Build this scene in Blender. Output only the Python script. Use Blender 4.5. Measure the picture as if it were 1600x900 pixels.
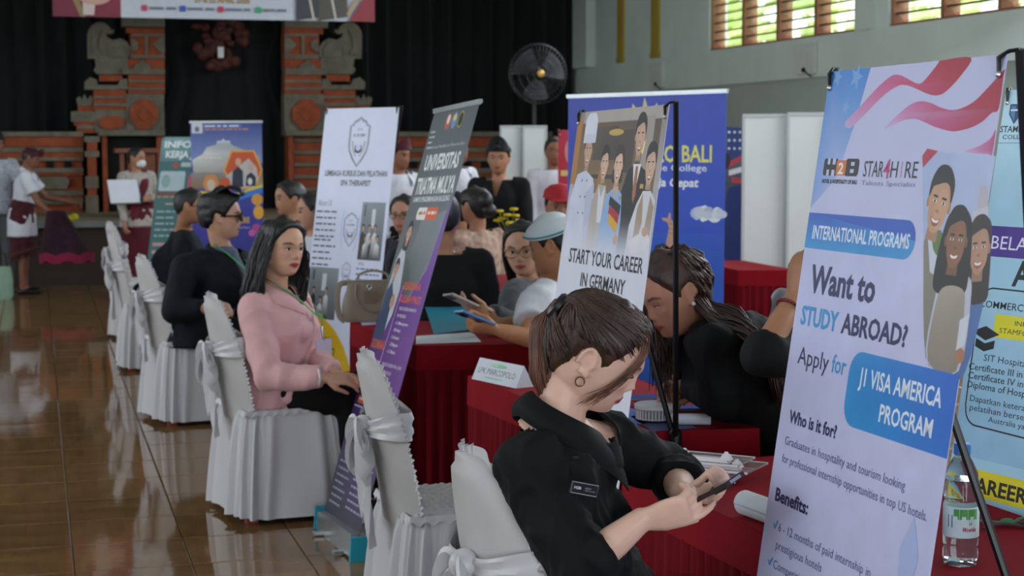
import bpy, math, random
import numpy as np
from mathutils import Vector, Matrix
from mathutils.geometry import tessellate_polygon
random.seed(7); RNG = np.random.default_rng(7)
SC = bpy.context.scene; COL = SC.collection
for o in list(bpy.data.objects): bpy.data.objects.remove(o)

# ------------------------------------------------------------------ camera
CAM_H, FPX = 1.56, 2610.0
_yaw, _pit, _rol = math.radians(15.9), math.radians(5.0), math.radians(-.14)
FW = np.array([math.sin(_yaw)*math.cos(_pit), math.cos(_yaw)*math.cos(_pit), -math.sin(_pit)])
RT = np.array([math.cos(_yaw), -math.sin(_yaw), 0.]); UP = np.cross(RT, FW)
RT, UP = RT*math.cos(_rol)+UP*math.sin(_rol), -RT*math.sin(_rol)+UP*math.cos(_rol)
EYE = np.array([0, 0, CAM_H])
cd = bpy.data.cameras.new('camera'); cam = bpy.data.objects.new('camera', cd); COL.objects.link(cam)
cd.sensor_width = 36; cd.lens = FPX/1600*36; cd.clip_start = .05; cd.clip_end = 200
cam.matrix_world = Matrix(((RT[0], UP[0], -FW[0], 0), (RT[1], UP[1], -FW[1], 0), (RT[2], UP[2], -FW[2], CAM_H), (0, 0, 0, 1)))
cd.dof.use_dof = True; cd.dof.focus_distance = 3.55; cd.dof.aperture_fstop = 8.0
SC.camera = cam
def ray(x, y): return FW + RT*(x-800)/FPX - UP*(y-450)/FPX
def at_d(x, y, D): return EYE + ray(x, y)*D            # a point seen at photo position (x, y), D metres deep
def at_z(x, y, z): d = ray(x, y); return EYE + d*((z-CAM_H)/d[2])
def at_y(x, y, Y): d = ray(x, y); return EYE + d*(Y/d[1])
def at_x(x, y, X): d = ray(x, y); return EYE + d*(X/d[0])

# ------------------------------------------------------------------ world, daylight, exposure
w = bpy.data.worlds.new('sky'); SC.world = w; w.use_nodes = True
nt = w.node_tree; bg = nt.nodes['Background']
sky = nt.nodes.new('ShaderNodeTexSky'); sky.sky_type = 'HOSEK_WILKIE'; sky.sun_direction = (-.3, .2, .9); sky.turbidity = 4
mixw = nt.nodes.new('ShaderNodeMixRGB'); mixw.inputs[0].default_value = .65; mixw.inputs[2].default_value = (1, 1, 1, 1)
nt.links.new(sky.outputs[0], mixw.inputs[1]); nt.links.new(mixw.outputs[0], bg.inputs[0]); bg.inputs[1].default_value = 3.6
sd = bpy.data.lights.new('sun', 'SUN'); sd.energy = 8.0; sd.angle = .02; sun = bpy.data.objects.new('sun', sd); COL.objects.link(sun)
sun.rotation_euler = (math.radians(18), math.radians(14), 0)
def area(name, loc, target, sx, sy, power, col):
    l = bpy.data.lights.new(name, 'AREA'); l.shape = 'RECTANGLE'; l.size = sx; l.size_y = sy; l.energy = power; l.color = col
    o = bpy.data.objects.new(name, l); COL.objects.link(o); o.location = loc
    o.rotation_euler = (Vector(target)-Vector(loc)).to_track_quat('-Z', 'Y').to_euler()
    return o
DAY = (.86, .93, 1.0)
area('daylight_left_windows', (-5.3, 9.0, 2.9), (0, 9.0, 1.2), 16, 1.8, 300, DAY)           # the high windows of the left wall
area('daylight_rear_doors', (.5, -6.6, 1.9), (1.2, 4, 1.0), 5.0, 2.8, 330, DAY)             # the open doors behind the camera
area('daylight_right_windows', (7.15, 8.0, 3.6), (1.5, 7.5, .8), 20, 1.4, 420, DAY)         # the louvred windows of the right wall
SC.view_settings.view_transform = 'Standard'; SC.view_settings.look = 'None'
SC.view_settings.gamma = 1; SC.view_settings.use_curve_mapping = False
SC.view_settings.exposure = 0.58

# ------------------------------------------------------------------ helpers
def hx(s, k=1.0):
    s = s.lstrip('#'); r = [int(s[i:i+2], 16)/255 for i in (0, 2, 4)]
    return tuple((c/12.92 if c <= .04045 else ((c+.055)/1.055)**2.4)*k for c in r)
MATS = {}
def mat(name, col='#808080', rough=.6, var=.12, scale=8., bump=0., bscale=60., metal=0., sheen=0., spec=.5, trans=0., ior=1.45,
        attr=False, emit=None, stretch=None, coat=0., alpha=1., wave=None, rnd=0., trl=0.):
    if name in MATS: return MATS[name]
    m = bpy.data.materials.new(name); m.use_nodes = True; n = m.node_tree.nodes; L = m.node_tree.links
    b = n['Principled BSDF']; c = hx(col) if isinstance(col, str) else col
    b.inputs['Base Color'].default_value = (*c, 1); b.inputs['Roughness'].default_value = rough
    b.inputs['Metallic'].default_value = metal; b.inputs['Specular IOR Level'].default_value = spec
    b.inputs['Sheen Weight'].default_value = sheen; b.inputs['Transmission Weight'].default_value = trans; b.inputs['IOR'].default_value = ior
    b.inputs['Coat Weight'].default_value = coat; b.inputs['Alpha'].default_value = alpha
    tc = n.new('ShaderNodeTexCoord'); mp = n.new('ShaderNodeMapping'); L.new(tc.outputs['Object'], mp.inputs[0])
    if stretch: mp.inputs['Scale'].default_value = stretch
    src = None
    if attr:
        a = n.new('ShaderNodeAttribute'); a.attribute_name = 'Col'; src = a.outputs['Color']
    if var > 0:
        nz = n.new('ShaderNodeTexNoise'); nz.inputs['Scale'].default_value = scale; nz.inputs['Detail'].default_value = 4; L.new(mp.outputs[0], nz.inputs['Vector'])
        mr = n.new('ShaderNodeMapRange'); mr.inputs[1].default_value = .3; mr.inputs[2].default_value = .7
        mr.inputs[3].default_value = 1-var; mr.inputs[4].default_value = 1+var; L.new(nz.outputs['Fac'], mr.inputs[0])
        mx = n.new('ShaderNodeVectorMath'); mx.operation = 'SCALE'
        if src is None:
            rgb = n.new('ShaderNodeRGB'); rgb.outputs[0].default_value = (*c, 1); src = rgb.outputs[0]
        L.new(src, mx.inputs[0]); L.new(mr.outputs[0], mx.inputs['Scale']); src = mx.outputs[0]
        if rnd:
            oi = n.new('ShaderNodeObjectInfo'); m2 = n.new('ShaderNodeMapRange'); m2.inputs[3].default_value = 1-rnd; m2.inputs[4].default_value = 1+rnd
            L.new(oi.outputs['Random'], m2.inputs[0]); mx2 = n.new('ShaderNodeVectorMath'); mx2.operation = 'SCALE'
            L.new(src, mx2.inputs[0]); L.new(m2.outputs[0], mx2.inputs['Scale']); src = mx2.outputs[0]
    if src is not None: L.new(src, b.inputs['Base Color'])
    if bump > 0:
        n2 = n.new('ShaderNodeTexNoise'); n2.inputs['Scale'].default_value = bscale; n2.inputs['Detail'].default_value = 3; L.new(mp.outputs[0], n2.inputs['Vector'])
        bp = n.new('ShaderNodeBump'); bp.inputs['Strength'].default_value = bump; bp.inputs['Distance'].default_value = .01
        L.new(n2.outputs['Fac'], bp.inputs['Height']); L.new(bp.outputs[0], b.inputs['Normal'])
    if emit: b.inputs['Emission Color'].default_value = (*hx(emit[0]), 1); b.inputs['Emission Strength'].default_value = emit[1]
    if trl > 0:   # thin cloth lets some light through
        tr = n.new('ShaderNodeBsdfTranslucent'); tr.inputs[0].default_value = (*c, 1); ms = n.new('ShaderNodeMixShader'); ms.inputs[0].default_value = trl
        out = n['Material Output']; L.new(b.outputs[0], ms.inputs[1]); L.new(tr.outputs[0], ms.inputs[2]); L.new(ms.outputs[0], out.inputs[0])
    MATS[name] = m; return m

def npv(a): return np.array(a, float)
def nrm(v): v = npv(v); l = np.linalg.norm(v); return v/l if l > 1e-9 else v
def rotm(axis, ang):
    return np.array(Matrix.Rotation(ang, 3, Vector(axis)))
class G:
    """collects geometry; build() links it as one mesh object"""
    def __init__(s): s.v = []; s.f = []; s.c = []; s.n = 0; s.hasc = False
    def add(s, V, F, col=None):
        V = np.asarray(V, float).reshape(-1, 3); s.v.append(V); o = s.n
        s.f += [tuple(i+o for i in f) for f in F]; s.n += len(V)
        if col is None: s.c.append(np.ones((len(V), 3)))
        else:
            s.hasc = True; c = np.asarray(col, float); s.c.append(np.tile(c, (len(V), 1)) if c.ndim == 1 else c)
        return s
    def box(s, c, d, R=None, col=None, taper=1.0):
        x, y, z = np.array(d)/2
        V = np.array([[a*x*(taper if k > 0 else 1), b*y*(taper if k > 0 else 1), k*z] for a, b, k in ((-1,-1,-1),(1,-1,-1),(1,1,-1),(-1,1,-1),(-1,-1,1),(1,-1,1),(1,1,1),(-1,1,1))])
        if R is not None: V = V@np.asarray(R).T
        return s.add(V+npv(c), [(0,3,2,1),(4,5,6,7),(0,1,5,4),(1,2,6,5),(2,3,7,6),(3,0,4,7)], col)
    def bar(s, a, b, w, h, up=(0,0,1), col=None):
        a, b = npv(a), npv(b); t = nrm(b-a); sd = nrm(np.cross(up, t)); u = np.cross(t, sd); R = np.stack([t, sd, u], 1)
        return s.box((a+b)/2, (np.linalg.norm(b-a), w, h), R, col)
    def tube(s, path, rad, n=10, up=None, cap=True, col=None):
        P = [npv(p) for p in path]; m = len(P)
        R = [(r, r) if np.isscalar(r) else tuple(r) for r in (rad if hasattr(rad, '__len__') and not (len(rad) == 2 and m != 2 and np.isscalar(rad[0])) else [rad]*m)]
        V = []; pu = npv(up) if up is not None else None
        for i in range(m):
            t = nrm(P[min(i+1, m-1)]-P[max(i-1, 0)])
            if pu is None: pu = npv((0, 0, 1)) if abs(t[2]) < .9 else npv((1, 0, 0))
            sd = nrm(np.cross(pu, t)); u = np.cross(t, sd)
            if up is None: pu = u
            a = np.arange(n)/n*2*math.pi
            V.append(P[i]+np.outer(np.cos(a)*R[i][0], sd)+np.outer(np.sin(a)*R[i][1], u))
        F = [(i*n+j, i*n+(j+1)%n, (i+1)*n+(j+1)%n, (i+1)*n+j) for i in range(m-1) for j in range(n)]
        if cap: F += [tuple(range(n-1, -1, -1)), tuple(range((m-1)*n, m*n))]
        return s.add(np.concatenate(V), F, col)
    def cap(s, a, b, ra, rb, n=14, col=None):
        """tapered capsule with rounded ends"""
        a, b = npv(a), npv(b); t = nrm(b-a); P = []; R = []
        for k in (-1, -.92, -.7, -.38): P.append(a+t*ra*k); R.append(max(ra*math.sqrt(1-k*k), 1e-4))
        P.append(a); R.append(ra); P.append(b); R.append(rb)
        for k in (.38, .7, .92, 1): P.append(b+t*rb*k); R.append(max(rb*math.sqrt(1-k*k), 1e-4))
        return s.tube(P, R, n, col=col)
    def ell(s, c, r, R=None, nu=16, nv=10, col=None):
        V = [(0, 0, 1)]+[(math.sin(math.pi*i/nv)*math.cos(2*math.pi*j/nu), math.sin(math.pi*i/nv)*math.sin(2*math.pi*j/nu), math.cos(math.pi*i/nv)) for i in range(1, nv) for j in range(nu)]+[(0, 0, -1)]
        V = np.array(V)*npv(r)
        if R is not None: V = V@np.asarray(R).T
        F = [(0, 1+j, 1+(j+1)%nu) for j in range(nu)]
        for i in range(nv-2): F += [(1+i*nu+j, 1+(i+1)*nu+j, 1+(i+1)*nu+(j+1)%nu, 1+i*nu+(j+1)%nu) for j in range(nu)]
        l = 1+(nv-1)*nu; F += [(l, l-nu+(j+1)%nu, l-nu+j) for j in range(nu)]
        return s.add(V+npv(c), F, col)
    def lathe(s, prof, n=24, c=(0,0,0), R=None, col=None):
        V = np.array([(r*math.cos(2*math.pi*j/n), r*math.sin(2*math.pi*j/n), z) for r, z in prof for j in range(n)])
        if R is not None: V = V@np.asarray(R).T
        F = [(i*n+j, i*n+(j+1)%n, (i+1)*n+(j+1)%n, (i+1)*n+j) for i in range(len(prof)-1) for j in range(n)]
        F += [tuple(range(n-1, -1, -1)), tuple(range((len(prof)-1)*n, len(prof)*n))]
        return s.add(V+npv(c), F, col)
    def grid(s, fn, nu, nv, closeu=False, col=None):
        V = [fn(i/(nu if closeu else nu-1), j/(nv-1)) for j in range(nv) for i in range(nu)]
        k = nu if closeu else nu-1
        F = [(j*nu+i, j*nu+(i+1)%nu, (j+1)*nu+(i+1)%nu, (j+1)*nu+i) for j in range(nv-1) for i in range(k)]
        return s.add(V, F, col)
    def slab(s, fn, nu, nv, th, col=None):
        """an open sheet with real thickness: fn(u,v) -> (point, normal)"""
        A = [fn(i/(nu-1), j/(nv-1)) for j in range(nv) for i in range(nu)]
        V = [npv(p)+npv(n)*th/2 for p, n in A]+[npv(p)-npv(n)*th/2 for p, n in A]; N = nu*nv
        F = []
        for j in range(nv-1):
            for i in range(nu-1):
                a, b, c, d = j*nu+i, j*nu+i+1, (j+1)*nu+i+1, (j+1)*nu+i
                F += [(a, b, c, d), (a+N, d+N, c+N, b+N)]
        ed = [i for i in range(nu)]+[j*nu+nu-1 for j in range(1, nv)]+[(nv-1)*nu+i for i in range(nu-2, -1, -1)]+[j*nu for j in range(nv-2, 0, -1)]
        for a, b in zip(ed, ed[1:]+ed[:1]): F.append((a, a+N, b+N, b))
        return s.add(V, F, col)
    def prism(s, pts, O, U, V_, N, d, col=None):
        """polygon pts (u,v) on frame O,U,V extruded along N by d"""
        O, U, V_, N = map(npv, (O, U, V_, N)); k = len(pts)
        A = [O+U*p[0]+V_*p[1] for p in pts]; B = [a+N*d for a in A]
        T = tessellate_polygon([[Vector((p[0], p[1], 0)) for p in pts]])
        F = [tuple(t) for t in T]+[tuple(i+k for i in reversed(t)) for t in T]+[(i, (i+1) % k, (i+1) % k+k, i+k) for i in range(k)]
        return s.add(A+B, F, col)
    def arr(s): return np.concatenate(s.v) if s.v else np.zeros((0, 3))
    def build(s, name, m, parent=None, smooth=True, ang=40, shift=None):
        V = s.arr()
        if shift is not None: V = V-npv(shift)
        me = bpy.data.meshes.new(name); me.from_pydata(V.tolist(), [], s.f); me.update()
        if s.hasc:
            ca = me.color_attributes.new('Col', 'FLOAT_COLOR', 'POINT')
            ca.data.foreach_set('color', np.concatenate([np.concatenate(s.c), np.ones((len(V), 1))], 1).ravel())
        me.materials.append(m if not isinstance(m, str) else MATS[m])
        if smooth: me.shade_smooth(); me.set_sharp_from_angle(angle=math.radians(ang))
        return link(name, me, parent)
def link(name, me, parent=None):
    o = bpy.data.objects.new(name, me); COL.objects.link(o)
    if parent is not None: o.parent = parent
    return o
def tag(o, label, cat, group=None):
    o['label'] = label; o['category'] = cat
    if group: o['group'] = group
    return o
def thing(name, label, cat, loc=(0, 0, 0), rz=0., group=None):
    o = bpy.data.objects.new(name, None); COL.objects.link(o); o.empty_display_size = .05
    o.location = tuple(float(c) for c in loc); o.rotation_euler = (0, 0, rz)
    return tag(o, label, cat, group)
def struct(o): o['kind'] = 'structure'; return o
def copy_tree(o, loc, rz=0., label=None, group=None):
    c = o.copy(); COL.objects.link(c); c.location = tuple(float(k) for k in loc); c.rotation_euler = (0, 0, rz)
    if label: c['label'] = label
    if group: c['group'] = group
    for ch in list(o.children):
        d = ch.copy(); COL.objects.link(d); d.parent = c
        for gch in list(ch.children):
            e = gch.copy(); COL.objects.link(e); e.parent = d
    return c
def sstep(a, b, x):
    t = np.clip((x-a)/(b-a), 0, 1); return t*t*(3-2*t)
def smooth_path(P, n=24):
    """Catmull-Rom through the points"""
    P = [npv(p) for p in P]; P = [2*P[0]-P[1]]+P+[2*P[-1]-P[-2]]; out = []
    m = len(P)-3
    for i in range(n):
        t = i/(n-1)*m; k = min(int(t), m-1); t -= k; a, b, c, d = P[k:k+4]
        out.append(.5*((2*b)+(-a+c)*t+(2*a-5*b+4*c-d)*t*t+(-a+3*b-3*c+d)*t**3))
    return out
DG = bpy.context.evaluated_depsgraph_get
def voxel(g, size, it=6, fac=.5):
    """union of the closed shapes in g as one continuous skin"""
    me = bpy.data.meshes.new('tmp'); me.from_pydata(g.arr().tolist(), [], g.f); me.update()
    o = bpy.data.objects.new('tmp', me); COL.objects.link(o)
    r = o.modifiers.new('r', 'REMESH'); r.mode = 'VOXEL'; r.voxel_size = size; r.use_smooth_shade = True
    if it: s = o.modifiers.new('s', 'SMOOTH'); s.factor = fac; s.iterations = it
    dg = DG(); dg.update(); out = bpy.data.meshes.new_from_object(o.evaluated_get(dg)); bpy.data.objects.remove(o); bpy.data.meshes.remove(me)
    return out
def mverts(me):
    a = np.empty(len(me.vertices)*3); me.vertices.foreach_get('co', a); return a.reshape(-1, 3)
def mnorms(me):
    a = np.empty(len(me.vertices)*3); me.vertices.foreach_get('normal', a); return a.reshape(-1, 3)
def setv(me, V): me.vertices.foreach_set('co', np.ascontiguousarray(V).ravel()); me.update()
def setcol(me, C):
    ca = me.color_attributes.new('Col', 'FLOAT_COLOR', 'POINT')
    ca.data.foreach_set('color', np.concatenate([C, np.ones((len(C), 1))], 1).ravel())
def cutmesh(me, keep):
    """drop the faces whose vertices all fail keep"""
    import bmesh
    bm = bmesh.new(); bm.from_mesh(me); bm.verts.ensure_lookup_table()
    bmesh.ops.delete(bm, geom=[v for v in bm.verts if not keep[v.index]], context='VERTS'); bm.to_mesh(me); bm.free(); me.update()

# ------------------------------------------------------------------ flat print (banners, papers, labels)
_fc = {}
def text_mesh(sx, bold=0.):
    k = (sx, bold)
    if k in _fc: return _fc[k]
    c = bpy.data.curves.new('t', 'FONT'); c.body = sx; c.size = 1; c.offset = bold; c.resolution_u = 2; c.fill_mode = 'FRONT'
    o = bpy.data.objects.new('t', c); COL.objects.link(o); dg = DG(); dg.update()
    me = bpy.data.meshes.new_from_object(o.evaluated_get(dg)); V = mverts(me)[:, :2].copy(); F = [tuple(p.vertices) for p in me.polygons]
    bpy.data.objects.remove(o); bpy.data.curves.remove(c); bpy.data.meshes.remove(me)
    _fc[k] = (V, F); return V, F
class Print:
    """flat ink on a sheet: P(u,v) in metres, v downward from the top edge; N is the way the sheet faces"""
    def __init__(s, P, N, shift, step=.000008): s.P = P; s.N = npv(N); s.g = G(); s.t = G(); s.k = 1; s.shift = shift; s.step = step
    def _p(s, q): return s.P(q[0], q[1])+s.N*(s.step*s.k)
    def poly(s, pts, col, hold=False):
        T = tessellate_polygon([[Vector((p[0], p[1], 0)) for p in pts]])
        c = col if not isinstance(col, str) else hx(col)
        if isinstance(c, (list, np.ndarray)) and isinstance(c[0], str): c = np.array([hx(k) for k in c])
        s.g.add([s._p(p) for p in pts], [tuple(t) for t in T], c)
        if not hold: s.k += 1
    def blob(s, pts, col, n=4, hold=False):
        """closed outline smoothed through its points"""
        m = len(pts); c = [npv(hx(k)) for k in col] if not isinstance(col, str) else None; P = []; C_ = []
        for i in range(m):
            p0, p1, p2, p3 = (npv(pts[(i+d) % m]) for d in (-1, 0, 1, 2))
            for q in range(n):
                t = q/n; P.append(.5*(2*p1+(-p0+p2)*t+(2*p0-5*p1+4*p2-p3)*t*t+(-p0+3*p1-3*p2+p3)*t**3))
                if c: C_.append(c[i]*(1-t)+c[(i+1) % m]*t)
        s.poly([tuple(p) for p in P], np.array(C_) if c else col, hold)
    def rect(s, u0, v0, u1, v1, col, **k): s.poly([(u0, v0), (u1, v0), (u1, v1), (u0, v1)], col, **k)
    def rrect(s, u0, v0, u1, v1, r, col, corners=(1, 1, 1, 1), **k):
        pts = []
        for (cu, cv, a, on, pu, pv) in ((u0+r, v0+r, 180, corners[0], u0, v0), (u1-r, v0+r, 270, corners[1], u1, v0), (u1-r, v1-r, 0, corners[2], u1, v1), (u0+r, v1-r, 90, corners[3], u0, v1)):
            if on: pts += [(cu+r*math.cos(math.radians(a+i*15)), cv+r*math.sin(math.radians(a+i*15))) for i in range(7)]
            else: pts.append((pu, pv))
        s.poly(pts, col, **k)
    def ell(s, u, v, a, b, col, n=22, rot=0., **k):
        c, d = math.cos(rot), math.sin(rot)
        s.poly([(u+a*math.cos(t)*c-b*math.sin(t)*d, v+a*math.cos(t)*d+b*math.sin(t)*c) for t in (2*math.pi*i/n for i in range(n))], col, **k)
    def ring(s, u, v, a, b, wd, col, n=28, a0=0, a1=360, **k):
        A = [math.radians(a0+(a1-a0)*i/n) for i in range(n+1)]
        O = [(u+a*math.cos(t), v+b*math.sin(t)) for t in A]; I = [(u+(a-wd)*math.cos(t), v+(b-wd)*math.sin(t)) for t in A]
        c = hx(col); V = [s._p(p) for p in O+I]; s.g.add(V, [(i, i+1, i+n+2, i+n+1) for i in range(n)], c)
        if not k.get('hold'): s.k += 1
    def line(s, pts, wd, col, hold=False, close=False):
        P = [npv(p) for p in pts]; m = len(P); L = []; R = []
        if close: P = P+[P[0]]; m += 1
        for i in range(m):
            t = nrm(P[min(i+1, m-1)]-P[max(i-1, 0)]) if not (close and i in (0, m-1)) else nrm(P[1]-P[-2]); nn = npv((-t[1], t[0])); L.append(P[i]+nn*wd/2); R.append(P[i]-nn*wd/2)
        s.g.add([s._p(p) for p in L+R], [(i, i+1, i+m+1, i+m) for i in range(m-1)], hx(col))
        if not hold: s.k += 1
    def text(s, sx, u0, v, u1, h, col, bold=0., hold=True, rot=0., slant=0.):
        """baseline at v, capital height h, spread over u0..u1"""
        V, F = text_mesh(sx, bold); x0, x1 = V[:, 0].min(), V[:, 0].max(); ch = .73
        sx_ = (u1-u0)/(x1-x0); c, d = math.cos(rot), math.sin(rot); out = []
        for x, y in V:
            a, b = (x-x0)*sx_, y/ch*h; a += b*slant; out.append(s.P(u0+a*c+b*d, v+a*d-b*c)+s.N*(s.step*(s.k+.5)))
        s.t.add(out, F, hx(col))
        if not hold: s.k += 1
    def words(s, u0, v0, u1, dv, rows, h, col, seed=1, ragged=.15):
        """far lettering too small to read: rows of word-shaped strokes"""
        r = random.Random(seed)
        for i in range(rows):
            u = u0; end = u1-(u1-u0)*ragged*r.random()
            while u < end:
                wl = h*(1.2+2.6*r.random()); s.rect(u, v0+i*dv, min(u+wl, end), v0+i*dv+h*.62, col, hold=True); u += wl+h*.6
        s.k += 1
    def head(s, u, v, k, skin, hair, long=0., white=False, hat=False, tilt=0., curly=0.):
        """printed portrait head, k = head height"""
        R = lambda a, b: (u+(a*math.cos(tilt)-b*math.sin(tilt))*k, v+(a*math.sin(tilt)+b*math.cos(tilt))*k)
        E = lambda a, b, ra, rb, c: s.ell(*R(a, b), ra*k, rb*k, c, rot=tilt, hold=True)
        sk = npv(hx(skin)); dk = tuple(sk*.72)
        if long:
            s.blob([R(-.36-curly*.1, -.2), R(-.3, -.5), R(0, -.62), R(.3, -.5), R(.38+curly*.1, -.2), R(.42+curly*.16, long*.6), R(.34+curly*.1, long), R(-.34-curly*.1, long), R(-.42-curly*.16, long*.6)], hair)
        else: E(0, -.16, .38, .42, hair); s.k += 1
        s.poly([R(-.16, .2), R(.16, .2), R(.18, .62), R(-.18, .62)], dk)
        E(-.34, .02, .05, .1, dk); E(.34, .02, .05, .1, dk); s.k += 1
        s.poly([R(.33*math.sin(t)*(1 if math.cos(t) > -.2 else .9), -.5*math.cos(t)*(.86 if math.cos(t) > 0 else 1)) for t in (2*math.pi*i/28 for i in range(28))], skin)
        E(.1, .08, .2, .34, tuple(np.minimum(sk*1.1, 1))); s.k += 1
        if not hat:
            s.blob([R(-.36, -.05), R(-.37, -.35), R(-.2, -.6), R(.12, -.62), R(.36, -.38), R(.36, -.05), R(.29, -.25), R(.12, -.36), R(-.12, -.3), R(-.29, -.22)], hair)
        for q in (-1, 1):
            E(q*.14, -.1, .085, .02, hair); E(q*.14, -.02, .06, .028, '#f0e8e2'); s.k += 1; E(q*.14, -.02, .03, .028, '#20130d')
        E(0, .13, .06, .03, dk); s.k += 1
        s.blob([R(-.15, .24), R(0, .27), R(.15, .24), R(.09, .35), R(0, .38), R(-.09, .35)], '#a8544c')
        s.blob([R(-.12, .255), R(0, .28), R(.12, .255), R(.07, .315), R(-.07, .315)], '#f6f2ee')
    def finish(s, root, lab=None):
        m = mat('banner_ink', '#ffffff', .42, var=.05, scale=14, attr=True, bump=.05, bscale=9)
        if s.g.n: s.g.build('print', m, root, smooth=False, shift=s.shift)['kind'] = 'stuff'
        if s.t.n: s.t.build('lettering', m, root, smooth=False, shift=s.shift)['kind'] = 'stuff'
# ------------------------------------------------------------------ the hall
M_wall = mat('wall_paint', '#c9d5d0', .8, var=.07, scale=1.3, bump=.08, bscale=30)
M_wall_dark = mat('lower_wall_paint', '#a5b0aa', .8, var=.08, scale=1.2, bump=.08, bscale=30)
M_ceil = mat('ceiling_paint', '#b9bcb8', .9, var=.05)
M_grout = mat('grout', '#5f4e39', .8, var=.2, scale=5)
M_tile = mat('glazed_tile', '#765838', .055, var=.24, scale=3.0, rnd=.10, bump=.022, bscale=6, stretch=(1, 3, 1), spec=.55)
M_curtain = mat('black_curtain', '#0b0d0f', .9, var=.2, scale=3, sheen=.1)
M_brick = mat('orange_brick', '#93482a', .85, var=.22, scale=9, bump=.3, bscale=40)
M_stone = mat('grey_paras_stone', '#6f6a5c', .9, var=.22, scale=7, bump=.4, bscale=35)
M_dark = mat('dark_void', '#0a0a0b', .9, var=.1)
M_wood = mat('brown_window_wood', '#8a5a40', .55, var=.18, scale=4, stretch=(6, 6, 1))
M_glass = mat('louvre_glass', '#e6f2ee', .08, var=0, trans=.92, ior=1.2, spec=.5)

def plane_box(name, x0, x1, y0, y1, z0, z1, m, parent=None):
    g = G(); g.box(((x0+x1)/2, (y0+y1)/2, (z0+z1)/2), (x1-x0, y1-y0, z1-z0)); o = g.build(name, m, parent, smooth=False)
    if parent is None: struct(o)
    return o
floor = plane_box('floor', -5.5, 7.4, -7, 23.2, -.12, -.008, M_grout)
TS = .4242; TX0, TY0 = .1013, 7.46
def tile_bm():
    g = G(); e = TS/2-.0022; b = .003; z1 = 0.
    V = [(-e, -e, -.01), (e, -e, -.01), (e, e, -.01), (-e, e, -.01), (-e, -e, z1-b*.6), (e, -e, z1-b*.6), (e, e, z1-b*.6), (-e, e, z1-b*.6), (-e+b, -e+b, z1), (e-b, -e+b, z1), (e-b, e-b, z1), (-e+b, e-b, z1)]
    F = [(0,3,2,1)]+[(i, (i+1) % 4, 4+(i+1) % 4, 4+i) for i in range(4)]+[(4+i, 4+(i+1) % 4, 8+(i+1) % 4, 8+i) for i in range(4)]+[(8, 9, 10, 11)]
    g.add(V, F); return g
t0 = tile_bm().build('tile', M_tile, floor, smooth=False); tme = t0.data; first = True
gs = G()
for i in range(-13, 18):
    for j in range(-12, 28):
        c = (TX0+(i+.5)*TS, TY0+(j+.5)*TS, 0)
        if -3 <= i <= 3 and -5 <= j <= 26:
            o = t0 if first else link('tile', tme, floor); first = False
            o.location = c; o.rotation_euler = (random.gauss(0, .0022), random.gauss(0, .0016), random.choice((0, math.pi/2, math.pi, -math.pi/2)))
        elif -5.4 < c[0] < 7.2 and j <= 26:
            gs.add(tile_bm().arr()+npv(c), tile_bm().f)
o = gs.build('tile', M_tile, floor, smooth=False); o['kind'] = 'stuff'

# right wall: pieces around the louvred windows
WX = 7.4; WIN = [(14.32, 17.84), (10.15, 13.67), (5.98, 9.5), (1.81, 5.33)]
plane_box('wall_right', WX+.03, WX+.25, -7, 23.2, -.1, 2.2, M_wall_dark)
tl = plane_box('trim_1', WX-.02, WX+.25, -7, 23.2, 2.185, 2.58, M_wall)
plane_box('wall_right_upper', WX+.02, WX+.25, -7, 23.2, 4.1, 5.6, M_wall)
edges = [-7]+[e for a, b in sorted(WIN) for e in (a, b)]+[23.2]
for a, b in zip(edges[::2], edges[1::2]): plane_box('wall_right_pier', WX+.02, WX+.25, a, b, 2.58, 4.1, M_wall)
plane_box('trim_2', WX-.1, WX+.05, 21.9, 22.5, 2.58, 5.6, M_wall)
plane_box('trim_3', WX-.06, WX+.05, 13.9, 14.1, 2.58, 5.6, M_wall)
M_yel = mat('yellow_ribbon', '#a8923c', .7, var=.12, scale=3)
for a, b in ((20.66, 20.89), (19.38, 19.64)):
    g = G(); g.box((WX+.005, (a+b)/2, 3.55), (.03, b-a, 1.94)); g.box((WX+.0, (a+b)/2, 2.62), (.036, b-a+.02, .06))
    tag(g.build('wall_ribbon', M_yel, None, smooth=False), 'yellow vertical strip on the grey wall '+('nearer the black curtain' if a > 20 else 'nearer the louvred window'), 'strip', 'yellow wall strips')
M_slat = mat('slat_edge', '#39352f', .5, var=.1)
for wi, (a, b) in enumerate(WIN[:2]):
    wr = thing('window_%d' % (wi+1), 'louvred window '+('nearer the black curtain' if wi == 0 else 'above the big slanted banner'), 'window', (WX, (a+b)/2, 2.58)); del wr['category']; struct(wr)
    nb = 4; st = (b-a)/nb
    for k in range(nb+1):
        g = G(); y = a+k*st-(a+b)/2; g.box((.13, y, .76), (.16, .055, 1.52)); g.build('mullion', M_wood, wr, smooth=False)
    g = G(); g.box((.13, 0, .015), (.18, b-a, .03)); g.build('window_sill', M_wood, wr, smooth=False)
    sg = G(); ca, sa = math.cos(.62), math.sin(.62)
    R = np.array([[ca, 0, sa], [0, 1, 0], [-sa, 0, ca]])
    sg.box((0, 0, 0), (.10, st-.06, .005), R); se = G(); se.box(npv((-.05*ca, 0, .05*sa)), (.010, st-.06, .020), R); se.box(npv((.05*ca, 0, -.05*sa)), (.006, st-.06, .008), R)
    s0 = None
    for k in range(nb):
        for q in range(15):
            if s0 is None: s0 = sg.build('glass_slat', M_glass, wr, smooth=False); e0 = se.build('slat_rim', M_slat, s0, smooth=False); s = s0
            else: s = link('glass_slat', s0.data, wr); link('slat_rim', e0.data, s)
            s.location = (.13, a+(k+.5)*st-(a+b)/2, .09+q*.098)
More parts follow.
